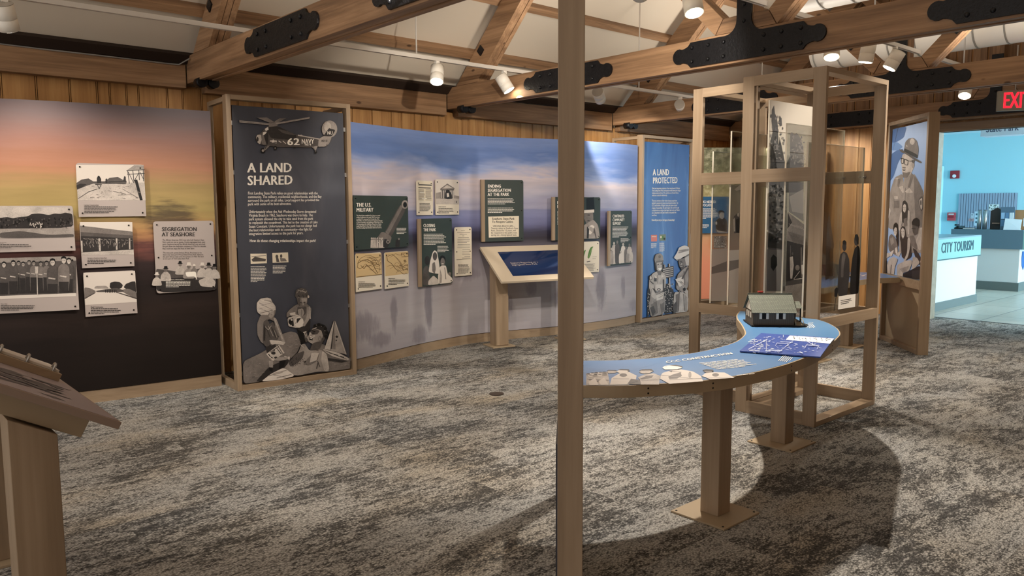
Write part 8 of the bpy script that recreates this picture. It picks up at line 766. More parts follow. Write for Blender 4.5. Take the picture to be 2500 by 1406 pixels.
# ================================================================== FRAMED POSTERS
def poster_frame(name, label, loc, rz, W, mat, poster_name, H=2.44, P=0.038, D=0.09, back=0.0, z0=0.045, z1=2.36, inset=0.055, first=0.03):
    """maple frame; local x to the viewer's right, y away from the viewer"""
    t = thing(name, label, 'poster', loc, rz, 'framed posters')
    for x in (0, W-P): obj('post', MB().box(x, x+P, 0, D, 0, H), maple[2], t, 0.002)
    obj('top_rail', MB().box(P, W-P, 0, D, H-P, H), maple[0], t, 0.002)
    obj('bottom_rail', MB().box(P, W-P, 0, D, 0, z0-0.008), maple[0], t, 0.002)
    if back:
        for x in (0, W-P):
            obj('return_rail', MB().box(x, x+P, D, back-P, H-0.05, H-0.012), maple[1], t, 0.002)
            obj('return_rail', MB().box(x, x+P, D, back-P, 0.0, 0.06), maple[1], t, 0.002)
            obj('back_post', MB().box(x, x+P, back-P, back, 0, H-0.012), maple[2], t, 0.002)
    pn = obj('poster', MB().box(inset, W-inset, first, first+0.02, z0, z1), mat, t, 0.002)
    for z in (0.12, 0.62, 1.2, 1.8, 2.2):
        for x0, x1 in ((P, inset), (W-inset, W-P)):
            obj('bracket', MB().box(x0, x1, first+0.004, first+0.018, z, z+0.035), steel, t)
    return t, pn
def slate_mat():
    m, nt, b = new_mat('slate_print'); g = NT(nt)
    p = g.coord('Object'); n = g.noise(g.mapping(p, (1.2, 1, 0.5), (0, 0, 0), (0, R(35), 0)), 1.6, 4, 0.6, 0.6)
    nt.links.new(g.ramp(n, [(0.35, (54, 56, 66)), (0.55, (62, 64, 74)), (0.75, (80, 80, 88))]), b.inputs['Base Color']); b.inputs['Roughness'].default_value = 0.5; return m
def bluewater_mat():
    m, nt, b = new_mat('blue_print'); g = NT(nt)
    p = g.coord('Object'); n = g.noise(g.mapping(p, (2.2, 1, 0.5)), 1.5, 4, 0.6, 0.8)
    nt.links.new(g.ramp(n, [(0.35, (44, 88, 148)), (0.55, (58, 104, 164)), (0.74, (112, 150, 194))]), b.inputs['Base Color']); b.inputs['Roughness'].default_value = 0.4; return m
def skyblue_mat():
    m, nt, b = new_mat('sky_print'); g = NT(nt)
    p = g.coord('Object'); n = g.noise(g.mapping(p, (1.4, 1, 0.7)), 1.4, 3, 0.5, 0.4)
    nt.links.new(g.ramp(n, [(0.3, (136, 170, 220)), (0.7, (170, 194, 228))]), b.inputs['Base Color']); b.inputs['Roughness'].default_value = 0.45; return m
# "a land shared": pictures are cut out of board and stand proud of the poster
yaw = math.atan2(6.225-6.300, 3.592-2.505)
t, pn = poster_frame('framed_poster', 'framed slate poster headed A Land Shared with a navy helicopter', (2.505, 6.300, 0), yaw, 1.09, slate_mat(), 'poster', back=0.50, z0=0.055)
pl = lambda d0: (lambda u, v, d: (u, 0.029-d0-d, v))
def cutout(name, key, parent, y_front, depth, first):
    """outline board behind a picture: the union of its printed shapes, thickened"""
    mb = MB()
    for c, pts in parse(ART[key]):
        clean = contour(key, pts)
        if len(clean) < 3 or c not in first: continue
        try: mb.prism(clean, y_front+0.0003, y_front+depth, 'xz')
        except ValueError: pass
    return obj(name, mb, flat('cut_board', (58, 54, 52), 0.6), parent, recalc=True)
cutout('helicopter_board', 'helicopter', t, 0.012, 0.012, '2345')
print_mesh('helicopter_picture', 'helicopter', t, lambda u, v, d: (u, 0.0120-d, v))
cutout('family_board', 'family', t, 0.012, 0.012, '2345')
print_mesh('family_picture', 'family', t, lambda u, v, d: (u, 0.0120-d, v))
print_mesh('small_photo', 'shared_thumbs', t, pl(0))
letter_all('shared', t, lambda u, v, d: (u, 0.0080 if v > 1.95 else 0.0280, v))
t, pn = poster_frame('framed_poster', 'framed blue poster headed A Land Protected with two rangers in hats', (7.972, 6.47, 0), 0.0, 1.10, bluewater_mat(), 'poster', back=0.52, z0=0.055)
cutout('rangers_board', 'protected', t, 0.018, 0.008, '2345')
print_mesh('rangers_picture', 'protected', t, lambda u, v, d: (u, 0.0178-d, v))
print_mesh('small_photo', 'protected_thumbs', t, pl(0))
letter_all('protected', t, lambda u, v, d: (u, 0.0280, v))
# ranger poster beside the lobby opening
u_ = Vector((8.277-9.016, 3.122-3.827)); Wr = u_.length
rzr = math.atan2(u_.y, u_.x)
t = thing('framed_poster', 'framed blue poster of a laughing ranger in a broad hat beside the opening', 'poster', (9.016, 3.827, 0), rzr, 'framed posters')
for x in (0, Wr-0.038): obj('post', MB().box(x, x+0.038, 0, 0.105, 0, 2.44), maple[2], t, 0.002)
for nm, z0, z1 in (('top_rail', 2.40, 2.44), ('middle_rail', 0.665, 0.755), ('bottom_rail', 0, 0.045)): obj(nm, MB().box(0.038, Wr-0.038, 0, 0.10, z0, z1), maple[0], t, 0.002)
obj('poster', MB().box(0.045, Wr-0.045, 0.03, 0.05, 0.757, 2.36), skyblue_mat(), t)
obj('lower_panel', MB().box(0.038, Wr-0.038, 0.045, 0.06, 0.046, 0.664), tan, t)
print_mesh('ranger_picture', 'ranger', t, lambda u, v, d: (min(max(u, 0.047), Wr-0.047), 0.0295-d, max(v, 0.76)))

# ================================================================== SLANTED READING STANDS
def stand(name, label, loc, rz, L, depth, z0, z1, posts, screen=False, under=(0.06, 0.06)):
    """local x along the low edge, y towards the high edge"""
    t = thing(name, label, 'kiosk' if screen else 'reading stand', loc, rz)
    a = math.atan2(z1-z0, depth); ca, sa = math.cos(a), math.sin(a); S_ = math.hypot(depth, z1-z0)
    Pt = lambda x, s, h: (x, s*ca-h*sa, z0+s*sa+h*ca)
    def slab(x0, x1, s0, s1, h0, h1): return MB().hexa([Pt(x0, s0, h0), Pt(x1, s0, h0), Pt(x1, s1, h0), Pt(x0, s1, h0), Pt(x0, s0, h1), Pt(x1, s0, h1), Pt(x1, s1, h1), Pt(x0, s1, h1)])
    top = obj('desk_top', slab(0, L, 0, S_, -0.028, 0), pale if screen else flat('desk_taupe', (146, 126, 112), 0.5), t, 0.002)
    obj('under_plate', slab(0.10, L-0.10, under[0], S_-0.10, -under[1], -0.029), tan, t, 0.002)
    for (px, py) in posts:
        s = py/ca; zt = z0+s*sa-0.075-(under[1]-0.06)*1.2
        obj('leg', MB().hexa([(px-.075, py-.075, .012), (px+.075, py-.075, .012), (px+.075, py+.075, .012), (px-.075, py+.075, .012),
            (px-.075, py-.075, zt-.075*sa/ca), (px+.075, py-.075, zt-.075*sa/ca), (px+.075, py+.075, zt+.075*sa/ca), (px-.075, py+.075, zt+.075*sa/ca)]), maple[2], t, 0.003)
        obj('base_plate', MB().box(px-.135, px+.135, py-.135, py+.135, 0, .012), tan, t, 0.002)
    return t, Pt, S_, slab
kz = math.atan2(-0.289, 1.117)
t, Pt, S_, slab = stand('touchscreen_kiosk', 'slanted kiosk with a blue touchscreen in front of the blue mural', (5.324, 6.185, 0), kz, 1.154, 0.54, 0.742, 1.085, [(0.115, 0.31), (1.03, 0.31)], True)
scr = emit('screen_blue', (20, 40, 78), 0.06); 
sc = obj('screen', slab(0.17, 0.985, 0.085, S_-0.11, 0.0005, 0.0015), scr, t)
MATS['screen_blue'].node_tree.nodes['Principled BSDF'].inputs['Roughness'].default_value = 0.06
def on_screen(u, v, d): return Pt(0.24+u, 0.20+v, 0.0022)
words('screen_text', 'Explore Reporting on a\nSegregated State Park', 1, t, tone('5'), on_screen, (0, 0.13), (0.34, 0), (0, -0.07))
obj('leg_cover', MB().box(0.042, 0.19, 0.226, 0.234, 0.02, 0.56), maple[2], t, 0.001)
# stand at the lower left, facing along the room
rz_d = R(90)
t, Pt, S_, slab = stand('reading_stand', 'slanted reading stand with a flip book, cut off at the lower left', (0.773, 3.04, 0), rz_d, 1.08, 0.62, 0.745, 1.085, [(0.15, 0.27), (0.92, 0.27)], False, (0.075, 0.105))
pm = MB()
for k in range(46):
    x = random.gauss(0.38, 0.13); s0 = random.uniform(0.05, 0.42); L_ = random.uniform(0.06, 0.2); w = random.uniform(0.015, 0.06)
    if not 0.04 < x < 0.7: continue
    pm.face([Pt(x, s0, 0.0012+k*5e-5), Pt(x+w, s0+0.3*L_, 0.0012+k*5e-5), Pt(x+w*0.4, s0+L_, 0.0012+k*5e-5), Pt(x-w*0.6, s0+0.5*L_, 0.0012+k*5e-5)])
obj('desk_print', slab(0.012, 0.80, 0.012, S_-0.012, 0.0002, 0.0010), flat('mauve_print', (150, 136, 138), 0.5), t)
obj('dark_print', pm, flat('dark_print', (64, 56, 58), 0.5), t, recalc=False)
fb = obj('book_ledge', slab(0.80, 0.90, 0.05, S_-0.0, 0.0005, 0.035), maple[0], t, 0.002)
pg = obj('flip_book', slab(0.83, 1.03, 0.06, S_-0.02, 0.036, 0.046), flat('page_white', (206, 196, 186), 0.5), t)
for s in (0.085, 0.195, 0.305, 0.415, 0.525):
    ring = [Vector(Pt(0.845, s, 0.041)) + (Vector(Pt(0.845+0.022*math.cos(a_), s, 0.041+0.026*math.sin(a_)))-Vector(Pt(0.845, s, 0.041))) for a_ in [2*math.pi*k/14 for k in range(15)]]
    obj('binder_ring', MB().tube(ring, 0.006, 6), steel, t)

# ================================================================== S-SHAPED TABLE
TOPZ = 0.757
front = spline([(2.385, 2.29), (2.425, 2.253), (2.535, 2.151), (2.664, 2.075), (2.841, 1.985), (3.068, 1.926), (3.394, 1.905), (3.726, 1.935), (4.083, 2.008), (4.381, 2.096), (4.56, 2.165), (4.749, 2.279), (4.923, 2.428), (5.018, 2.55)], 5)
backe = spline([(2.775, 2.677), (2.83, 2.632), (2.933, 2.548), (3.135, 2.445), (3.348, 2.398), (3.562, 2.392), (3.809, 2.424), (4.017, 2.496), (4.187, 2.586), (4.462, 2.788), (4.641, 2.929), (4.816, 3.043), (5.018, 3.145)], 5)
outline = front + backe[::-1]
def inset_poly(P, d):
    out = []; n = len(P)
    for i in range(n):
        a, b, c = Vector(P[i-1]), Vector(P[i]), Vector(P[(i+1) % n])
        e1 = (b-a).normalized(); e2 = (c-b).normalized(); n1 = Vector((-e1.y, e1.x)); n2 = Vector((-e2.y, e2.x)); k = (n1+n2); L = k.length
        k = k/L if L > 1e-6 else n1; out.append(tuple(b + k*min(d/max(k.dot(n1), 0.5), d*2)))
    return out
def tabletop_mat():
    m, nt, b = new_mat('table_print'); g = NT(nt)
    p = g.n('ShaderNodeNewGeometry').outputs['Position']; x = g.sep(p)[0]
    n = g.noise(g.mapping(p, (2.0, 2.0, 1)), 1.3, 3, 0.5, 0.5)
    f = g.math('ADD', x, g.math('MULTIPLY', g.math('SUBTRACT', n, 0.5), 0.6))
    fx = g.n('ShaderNodeMapRange'); nt.links.new(f, fx.inputs[0]); fx.inputs[1].default_value = 2.4; fx.inputs[2].default_value = 5.0
    nt.links.new(g.ramp(fx.outputs[0], [(0, (140, 158, 190)), (0.25, (110, 144, 186)), (0.5, (84, 124, 170)), (0.8, (88, 132, 174)), (1, (98, 140, 178))]), b.inputs['Base Color'])
    b.inputs['Roughness'].default_value = 0.32; b.inputs['Specular IOR Level'].default_value = 0.4; return m
t = thing('curved_table', 'long curved table with a blue printed top and the small model house', 'table', (3.6, 2.2, 0))
def loc_(mb): bmesh.ops.translate(mb.b, verts=mb.b.verts[:], vec=(-3.6, -2.2, 0)); return mb
obj('table_top', loc_(MB().prism(outline, TOPZ-0.055, TOPZ-0.001, 'xy')), tan, t, 0.0015)
obj('top_print', loc_(MB().prism(inset_poly(outline, 0.008), TOPZ-0.0009, TOPZ, 'xy')), tabletop_mat(), t)
flatp = lambda u, v, d: (u-3.6, v-2.2, TOPZ+d)
pic = print_mesh('workmen_picture', 'table', t, flatp)
letter_all('table', t, lambda u, v, d: (u-3.6, v-2.2, TOPZ+0.0022))
for (cx, cy) in ((3.235, 2.138), (4.55, 2.52)):
    a = 0.052
    obj('leg', loc_(MB().box(cx-a, cx+a, cy-a, cy+a, 0.010, TOPZ-0.0555)), maple[2], t, 0.003)
    bp = obj('base_plate', loc_(MB().box(cx-0.155, cx+0.155, cy-0.155, cy+0.155, 0, 0.0098)), tan, t, 0.002)
    if cx < 4:
        pass
    for sx in (-1, 1):
        for sy in (-1, 1): obj('screw', loc_(MB().dome((cx+sx*0.135, cy+sy*0.135, 0.0098), (0, 0, 1), 0.006, 0.003)), screwm, bp)
for k in (14, 22, 32, 42, 48, 54):
    if k+1 < len(front):
        p, q = Vector(front[k]), Vector(front[k+1]); n_ = Vector(((q-p).y, -(q-p).x)).normalized()
        for z in (TOPZ-0.018, TOPZ-0.040): obj('screw', loc_(MB().dome((p.x+n_.x*0.0003, p.y+n_.y*0.0003, z), (n_.x, n_.y, 0), 0.0045, 0.0015)), screwm, t)
# blueprint panel on the table
bt = thing('blueprint_panel', 'flat blue blueprint panel with white lines lying on the curved table', 'blueprint', (3.93, 2.16, TOPZ))
bq = [(4.160, 2.459), (4.307, 2.082), (3.693, 1.975), (3.568, 2.230)]
bq = [(4.160, 2.459), (4.307, 2.082), (3.715, 1.862), (3.568, 2.230)]
obj('panel', MB().prism([(a-3.93, b-2.16) for a, b in bq], 0.0035, 0.011, 'xy'), flat('blueprint_blue', (56, 80, 152), 0.4), bt, 0.001)
print_mesh('drawing', 'blueprint', bt, lambda u, v, d: (u-3.93, v-2.16, 0.0111+d))

# ================================================================== MODEL HOUSE
A_ = Vector((4.412, 2.667)); ux = Vector((0.199, -0.211)).normalized(); rzh = math.atan2(ux.y, ux.x)
h = thing('model_house', 'small grey model cottage with white shutters standing on the curved table', 'model house', (A_.x, A_.y, TOPZ), rzh)
HW, HD, HE, HR = 0.255, 0.235, 0.098, 0.192
siding = flat('model_siding', (92, 82, 70), 0.7); mroof = None
def shingle_mat():
    m, nt, b = new_mat('model_shingles'); g = NT(nt)
    br = g.n('ShaderNodeTexBrick'); nt.links.new(g.mapping(g.coord('Object'), (1, 1, 1), (0, 0, 0), (R(90), 0, 0)), br.inputs['Vector']); br.inputs['Scale'].default_value = 1
    br.inputs['Color1'].default_value = lin((104, 108, 94)); br.inputs['Color2'].default_value = lin((94, 98, 86)); br.inputs['Mortar'].default_value = lin((66, 68, 58)); br.inputs['Brick Width'].default_value = 0.011; br.inputs['Row Height'].default_value = 0.0075; br.inputs['Mortar Size'].default_value = 0.0011
    nt.links.new(br.outputs['Color'], b.inputs['Base Color']); b.inputs['Roughness'].default_value = 0.7; return m
mroof = shingle_mat()
obj('base_board', MB().box(-0.012, HW+0.075, -0.022, HD+0.012, 0.0035, 0.010), model_black, h)
hm = MB(); hm.prism([(0, 0.0102), (HD, 0.0102), (HD, HE), (HD/2, HR-0.006), (0, HE)], 0, HW, 'yz')
obj('walls', hm, siding, h)
bt_ = MB()
for k in range(22): bt_.box(0.004+k*0.0116, 0.0056+k*0.0116, -0.0012, -0.0001, 0.011, HE-0.002)
obj('battens', bt_, flat('model_batten', (76, 67, 57), 0.7), h)
for s in (0, 1):
    P = [(-0.014, HE-0.010), (HD/2, HR), (HD/2, HR+0.006), (-0.020, HE-0.006)]
    if s: P = [(HD-a, b) for a, b in P]
    obj('roof_slope', MB().prism(P, -0.012, HW+0.012, 'yz'), mroof, h)
obj('gable_panel', MB().prism([(0.012, HE), (HD-0.012, HE), (HD/2, HR-0.02)], -0.0015, -0.0001, 'yz'), flat('model_white', (222, 214, 200), 0.6), h)
obj('ridge_cap', MB().box(-0.013, HW+0.013, HD/2-0.006, HD/2+0.006, HR+0.003, HR+0.010), mroof, h)
obj('chimney', MB().box(0.06, 0.085, HD/2+0.012, HD/2+0.036, HR-0.02, HR+0.014).box(0.056, 0.089, HD/2+0.008, HD/2+0.040, HR+0.0142, HR+0.020), flat('chimney_red', (148, 44, 34), 0.7), h)
white = flat('model_white', (222, 214, 200), 0.6)
for cx in (0.068, 0.172):
    w_ = obj('window', MB().box(cx-0.013, cx+0.013, -0.0022, -0.0013, 0.050, 0.088), model_black, h)
    for s in (-1, 1): obj('shutter', MB().box(cx+s*0.021-0.0078, cx+s*0.021+0.0078, -0.0035, -0.0013, 0.049, 0.089), white, h)
for cy in (0.06, 0.12, 0.175):
    obj('side_window', MB().box(-0.003, -0.0002, cy-0.012, cy+0.012, 0.050, 0.086), white, h)
pr = MB().prism([(0.05, 0.112), (0.19, 0.112), (0.12, 0.150)], HW+0.013, HW+0.062, 'yz'); obj('porch_roof', pr, mroof, h)
for cy in (0.058, 0.182): obj('porch_post', MB().box(HW+0.050, HW+0.057, cy-0.0035, cy+0.0035, 0.0102, 0.1115), model_black, h)
obj('porch_deck', MB().box(HW+0.001, HW+0.06, 0.045, 0.195, 0.0102, 0.026), siding, h)
for k in range(3): obj('porch_step', MB().box(HW+0.012, HW+0.052, 0.0-0.012+k*0.018, 0.006+k*0.018, 0.0102, 0.0150+k*0.005), flat('model_step', (150, 134, 108), 0.7), h)
for sx in (HW+0.008, HW+0.055): obj('stair_rail', MB().tube([(sx, -0.012, 0.0105), (sx, -0.012, 0.036), (sx, 0.044, 0.052), (sx, 0.044, 0.012)], 0.0026, 6), flat('model_step', (150, 134, 108), 0.7), h)

# ================================================================== OPEN DISPLAY FRAMES WITH ACRYLIC SHEETS
def open_frame(name, label, X0, X1, Y0, Y1, group):
    t = thing(name, label, 'display frame', (X0, Y0, 0), 0, group)
    W, D, H, T, B = Y1-Y0, X1-X0, 2.44, 0.03, 0.09
    for xa in (0, D-T):
        for ya in (0, W-B): obj('post', MB().box(xa, xa+T, ya, ya+B, 0, H), maple[2], t, 0.0015)
        for nm, z0, z1 in (('top_rail', H-0.07, H), ('upper_rail', 1.69, 1.783), ('lower_rail', 0.675, 0.750), ('bottom_rail', 0, 0.09)): obj(nm, MB().box(xa, xa+T, B, W-B, z0, z1), maple[1], t, 0.0015)
    for ya in (0, W-B):
        obj('side_top_rail', MB().box(T, D-T, ya, ya+B, H-0.036, H), maple[0], t, 0.0015)
        obj('side_bottom_rail', MB().box(T, D-T, ya, ya+B, 0, 0.036), maple[0], t, 0.0015)
        obj('side_lower_rail', MB().box(T, D-T, ya if ya == 0 else ya+B-0.032, ya+0.032 if ya == 0 else ya+B, 0.675, 0.7500), maple[0], t, 0.0015)
    return t
def sheet(t, origin, X0, X1, Y, z1, key=None, z0=0.752, opaque=None):
    ox, oy = origin
    s = obj('acrylic_sheet', MB().box(X0-ox, X1-ox, Y-oy-0.006, Y-oy+0.006, z0, z1), acrylic, t)
    e = MB(); e.box(X0-ox-0.0012, X0-ox-0.0002, Y-oy-0.006, Y-oy+0.006, z0, z1); e.box(X1-ox+0.0002, X1-ox+0.0012, Y-oy-0.006, Y-oy+0.006, z0, z1); e.box(X0-ox, X1-ox, Y-oy-0.006, Y-oy+0.006, z1+0.0002, z1+0.0010)
    obj('frosted_edge', e, acrylic_edge, s)
    if opaque: obj('sky_print', MB().face and _face(MB(), [(X0-ox+0.002, Y-oy-0.0065, z0), (X1-ox-0.002, Y-oy-0.0065, z0), (X1-ox-0.002, Y-oy-0.0065, z1), (X0-ox+0.002, Y-oy-0.0065, z1)]), opaque, s, recalc=False)
    if key:
        print_mesh('sheet_picture', key, s, lambda u, v, d: (min(max(u, 0.002), X1-X0-0.002)+X0-ox, Y-oy-0.0068-d, min(max(v, z0), z1)), 0.00004)
    for z in (1.735,):
        obj('bolt', MB().tube([(X1-ox+0.0015, Y-oy-0.02, z), (X1-ox+0.0015, Y-oy-0.007, z)], 0.010, 10).tube([(X1-ox-0.03, Y-oy-0.012, z), (X1-ox, Y-oy-0.012, z)], 0.004, 8), steel, s)
    return s
def _face(mb, p): mb.face(p); return mb
DF = 'tall open maple frames holding printed acrylic sheets'
fa = open_frame('display_frame', 'tall open maple frame nearer the camera, its foot behind the curved table', 5.025, 5.973, 2.546, 3.168, DF)
sheet(fa, (5.025, 2.546), 5.10, 5.935, 3.00, 2.27, 'sheet_a', opaque=film('t5'))
sb = sheet(fa, (5.025, 2.546), 5.08, 5.935, 2.85, 2.095, 'sheet_b')
sc_ = sheet(fa, (5.025, 2.546), 5.08, 5.935, 2.69, 1.955, 'sheet_c')
letter_all('sheet_c', sc_, lambda u, v, d: (u+5.08-5.025, 2.69-2.546-0.0068-0.0012, v))
fb_ = open_frame('display_frame', 'tall open maple frame set back to the left, beside the blue rangers poster', 5.235, 6.183, 3.175, 3.745, DF)
sheet(fb_, (5.235, 3.175), 5.28, 6.145, 3.42, 2.095, 'sheet_d'); sheet(fb_, (5.235, 3.175), 5.28, 6.145, 3.58, 1.95, 'sheet_e')
# frame at the near end of the table, seen edge on
d_ = Vector((0.7171, 0.6970))
pf = thing('display_frame', 'frame seen edge on, its near maple post rising in front of everything', 'display frame', (1.95*1.0, 1.895, 0), math.atan2(d_.y, d_.x), DF)
obj('near_post', MB().box(0, 0.038, -0.0455, 0.0455, 0, 2.44), maple[2], pf, 0.002)
obj('far_post', MB().box(1.30, 1.338, -0.0455, 0.0455, 0, 2.44), maple[2], pf, 0.002)
for z0, z1 in ((0.675, 0.698), (2.37, 2.44), (0, 0.07)): obj('rail', MB().box(0.038, 1.30, -0.016, 0.016, z0, z1), maple[0], pf, 0.002)
sp = obj('acrylic_sheet', MB().box(0.06, 0.50, 0.047, 0.053, 0.10, 0.66), flat('smoked_panel', (66, 66, 72), 0.4), pf)

# ================================================================== FURTHER EXHIBITS
ft = thing('curved_table', 'second curved blue table running from the ranger poster behind the tall frames', 'table', (8.2, 3.8, 0))
def loc2(mb): bmesh.ops.translate(mb.b, verts=mb.b.verts[:], vec=(-8.2, -3.8, 0)); return mb
F1 = spline([(6.95, 3.47), (7.30, 3.50), (7.75, 3.58), (8.2, 3.60), (8.45, 3.50), (8.59, 3.45)], 6); F2 = spline([(8.96, 3.80), (8.96, 3.98), (8.82, 4.13), (8.45, 4.18), (7.9, 4.12), (7.35, 4.02), (6.95, 3.95)], 6)
o2 = F1 + F2
obj('table_top', loc2(MB().prism(o2, TOPZ-0.055, TOPZ-0.001, 'xy')), tan, ft, 0.0015)
obj('top_print', loc2(MB().prism(inset_poly(o2, 0.008), TOPZ-0.0009, TOPZ, 'xy')), flat('far_table_blue', (84, 122, 172), 0.35), ft)
mk = MB()
for k in range(16):
    a = random.uniform(7.2, 8.6); b_ = random.uniform(3.75, 4.05); L_ = random.uniform(0.08, 0.22)
    mk.face([(a-8.2, b_-3.8, TOPZ+0.0006+k*3e-5), (a+L_-8.2, b_+0.03-3.8, TOPZ+0.0006+k*3e-5), (a+L_-8.2, b_+0.05-3.8, TOPZ+0.0006+k*3e-5), (a-8.2, b_+0.02-3.8, TOPZ+0.0006+k*3e-5)])
obj('caption', mk, tone('6'), ft, recalc=False)
for (cx, cy) in ((8.27, 3.86), (7.25, 3.74)):
    obj('leg', loc2(MB().box(cx-.052, cx+.052, cy-.052, cy+.052, .010, TOPZ-.0555)), maple[2], ft, 0.003); obj('base_plate', loc2(MB().box(cx-.15, cx+.15, cy-.15, cy+.15, 0, .0098)), tan, ft)
# small tilted picture rail standing on that table
rl = thing('picture_rail', 'small tilted rail of colour pictures on the far curved table', 'display rail', (8.05, 4.02, TOPZ), R(-35))
obj('stand_back', MB().hexa([(-0.36, 0.09, 0.0035), (0.36, 0.09, 0.0035), (0.36, 0.10, 0.0035), (-0.36, 0.10, 0.0035), (-0.36, 0.14, 0.30), (-0.05, 0.14, 0.32), (-0.05, 0.15, 0.32), (-0.36, 0.15, 0.30)]), pale, rl)
obj('stand_tray', MB().box(-0.36, 0.36, -0.02, 0.13, 0.0035, 0.012), pale, rl)
for k, c in enumerate(((196, 176, 90), (96, 120, 84), (120, 80, 84), (70, 74, 100))):
    obj('picture_card', MB().hexa([(-0.30+k*0.15, 0.0, 0.013), (-0.18+k*0.15, 0.0, 0.013), (-0.18+k*0.15, 0.003, 0.013), (-0.30+k*0.15, 0.003, 0.013), (-0.30+k*0.15, 0.06, 0.13), (-0.18+k*0.15, 0.06, 0.13), (-0.18+k*0.15, 0.063, 0.13), (-0.30+k*0.15, 0.063, 0.13)]), flat('card_%d' % k, c, 0.5), rl)
tag(obj('floor_outlet', MB().tube([(4.04, 4.769, 0.0005), (4.04, 4.769, 0.006)], 0.06, 24), flat('outlet_brown', (58, 44, 34), 0.5)), 'small round brown floor outlet in the middle of the carpet', 'floor outlet')

# ================================================================== LOBBY
band = flat('counter_band', (132, 172, 164), 0.45); cwhite = flat('counter_white', (206, 202, 198), 0.5); kick = flat('counter_kick', (98, 104, 100), 0.5); ctop = flat('counter_top', (128, 144, 150), 0.25)
c = thing('tourism_counter', 'white reception counter with a green band reading City Tourism', 'counter', (11.45, 4.26, 0))
obj('body', MB().box(0, 2.10, 0.03, 0.85, 0.12, 0.730), cwhite, c); obj('kickboard', MB().box(-0.02, 2.12, 0.012, 0.87, 0, 0.12), kick, c)
obj('band', MB().box(-0.05, 2.13, 0.0, 0.90, 0.731, 1.035), band, c); obj('counter_top', MB().box(-0.05, 2.13, 0.0, 0.90, 1.036, 1.055), ctop, c)
obj('band_edge', MB().box(-0.05, 2.13, -0.004, 0.0, 0.731, 0.745), flat('band_dark', (44, 66, 70), 0.4), c)
words('lettering', 'CITY TOURISM', 2, c, flat('letter_navy', (34, 62, 74), 0.5), lambda u, v, d: (u, -0.003, v), (0.52, 0.985), (1.27, 0), (0, -0.15))
c = thing('back_counter', 'white back counter with a broad blue-grey band and brochures on top', 'counter', (15.66, 4.286, 0))
obj('body', MB().box(0.02, 0.60, 0.02, 2.0, 0.152, 0.742), cwhite, c); obj('kickboard', MB().box(0, 0.62, 0, 2.0, 0, 0.151), kick, c)
obj('band', MB().box(-0.02, 0.64, -0.03, 1.13, 0.743, 1.078), flat('band_slate', (92, 112, 124), 0.4), c)
c2 = obj('end_band', MB().box(-0.015, 0.62, -0.10, -0.031, 0.743, 1.06), band, c)
obj('emblem', MB().prism([(0.16, 0.70), (0.34, 0.70), (0.36, 0.58), (0.33, 0.45), (0.25, 0.37), (0.17, 0.45), (0.14, 0.58)], 0.012, 0.0195, 'xz'), flat('emblem_blue', (40, 84, 150), 0.4), c)
# on the back counter
def small(name, label, cat, loc, parts, rz=0.0, group=None):
    t = thing(name, label, cat, loc, rz, group)
    for nm, mb, mt in parts: obj(nm, mb, mt, t)
    return t
CZ = 1.081
for k, (y, lab) in enumerate(((5.00, 'left of two tall silver urns on the back counter'), (4.91, 'right of two tall silver urns on the back counter'))):
    small('urn', lab, 'urn', (15.78, y, CZ), [('cylinder', MB().tube([(0, 0, 0), (0, 0, 0.34)], 0.036, 20), steel), ('lid', MB().tube([(0, 0, 0.341), (0, 0, 0.352)], 0.034, 20), flat('lid_dark', (80, 84, 90), 0.4))], 0, 'silver urns')
small('coffee_machine', 'dark brown machine with a peaked top beside the silver urns', 'machine', (15.95, 4.74, CZ), [('housing', MB().prism([(-0.10, 0), (0.10, 0), (0.10, 0.33), (0.0, 0.39), (-0.10, 0.33)], -0.12, 0.12, 'yz'), flat('machine_brown', (52, 40, 36), 0.5)), ('cup_shelf', MB().box(-0.15, -0.121, -0.06, 0.06, 0.10, 0.12), flat('machine_tan', (146, 112, 94), 0.5))])
small('brochure_rack', 'clear brochure rack of folded leaflets on the back counter', 'rack', (15.80, 4.56, CZ), [('rack', MB().box(0, 0.015, -0.11, 0.11, 0, 0.40), flat('rack_grey', (92, 112, 130), 0.3))] + [('leaflet', MB().box(-0.03, -0.001, -0.095+0.065*i, -0.038+0.065*i, 0.06+0.13*j, 0.17+0.13*j), flat('leaflet_%d' % ((i+j) % 3), [(150, 178, 206), (206, 214, 220), (96, 128, 160)][(i+j) % 3], 0.4)) for i in range(3) for j in range(2)])
small('brochure_stand', 'white card stand with two pale leaflets at the front of the back counter', 'brochure stand', (15.70, 4.45, CZ), [('card', MB().hexa([(-0.02, -0.13, 0), (-0.02, 0.13, 0), (-0.012, 0.13, 0), (-0.012, -0.13, 0), (0.05, -0.13, 0.18), (0.05, 0.13, 0.20), (0.058, 0.13, 0.20), (0.058, -0.13, 0.18)]), flat('card_white', (214, 218, 220), 0.5)), ('foot', MB().box(-0.01, 0.08, -0.12, 0.12, 0, 0.004), flat('card_white', (214, 218, 220), 0.5))])
small('cardboard_box', 'brown cardboard box at the right end of the back counter', 'box', (15.98, 4.36, CZ), [('carton', MB().box(-0.12, 0.12, -0.13, 0.13, 0, 0.34), flat('cardboard', (170, 128, 88), 0.8)), ('label', MB().box(-0.124, -0.1205, -0.10, -0.03, 0.06, 0.20), flat('card_white', (214, 218, 220), 0.5)), ('flap', MB().box(-0.124, 0.12, -0.13, 0.13, 0.341, 0.346), flat('cardboard', (170, 128, 88), 0.8))])
small('desk_phone', 'small black desk phone at the left end of the back counter', 'phone', (15.80, 5.33, CZ), [('base', MB().prism([(-0.07, 0), (0.07, 0), (0.07, 0.055), (-0.07, 0.02)], -0.07, 0.07, 'xz'), screwm), ('handset', MB().box(-0.07, 0.06, 0.03, 0.065, 0.058, 0.085), screwm)])
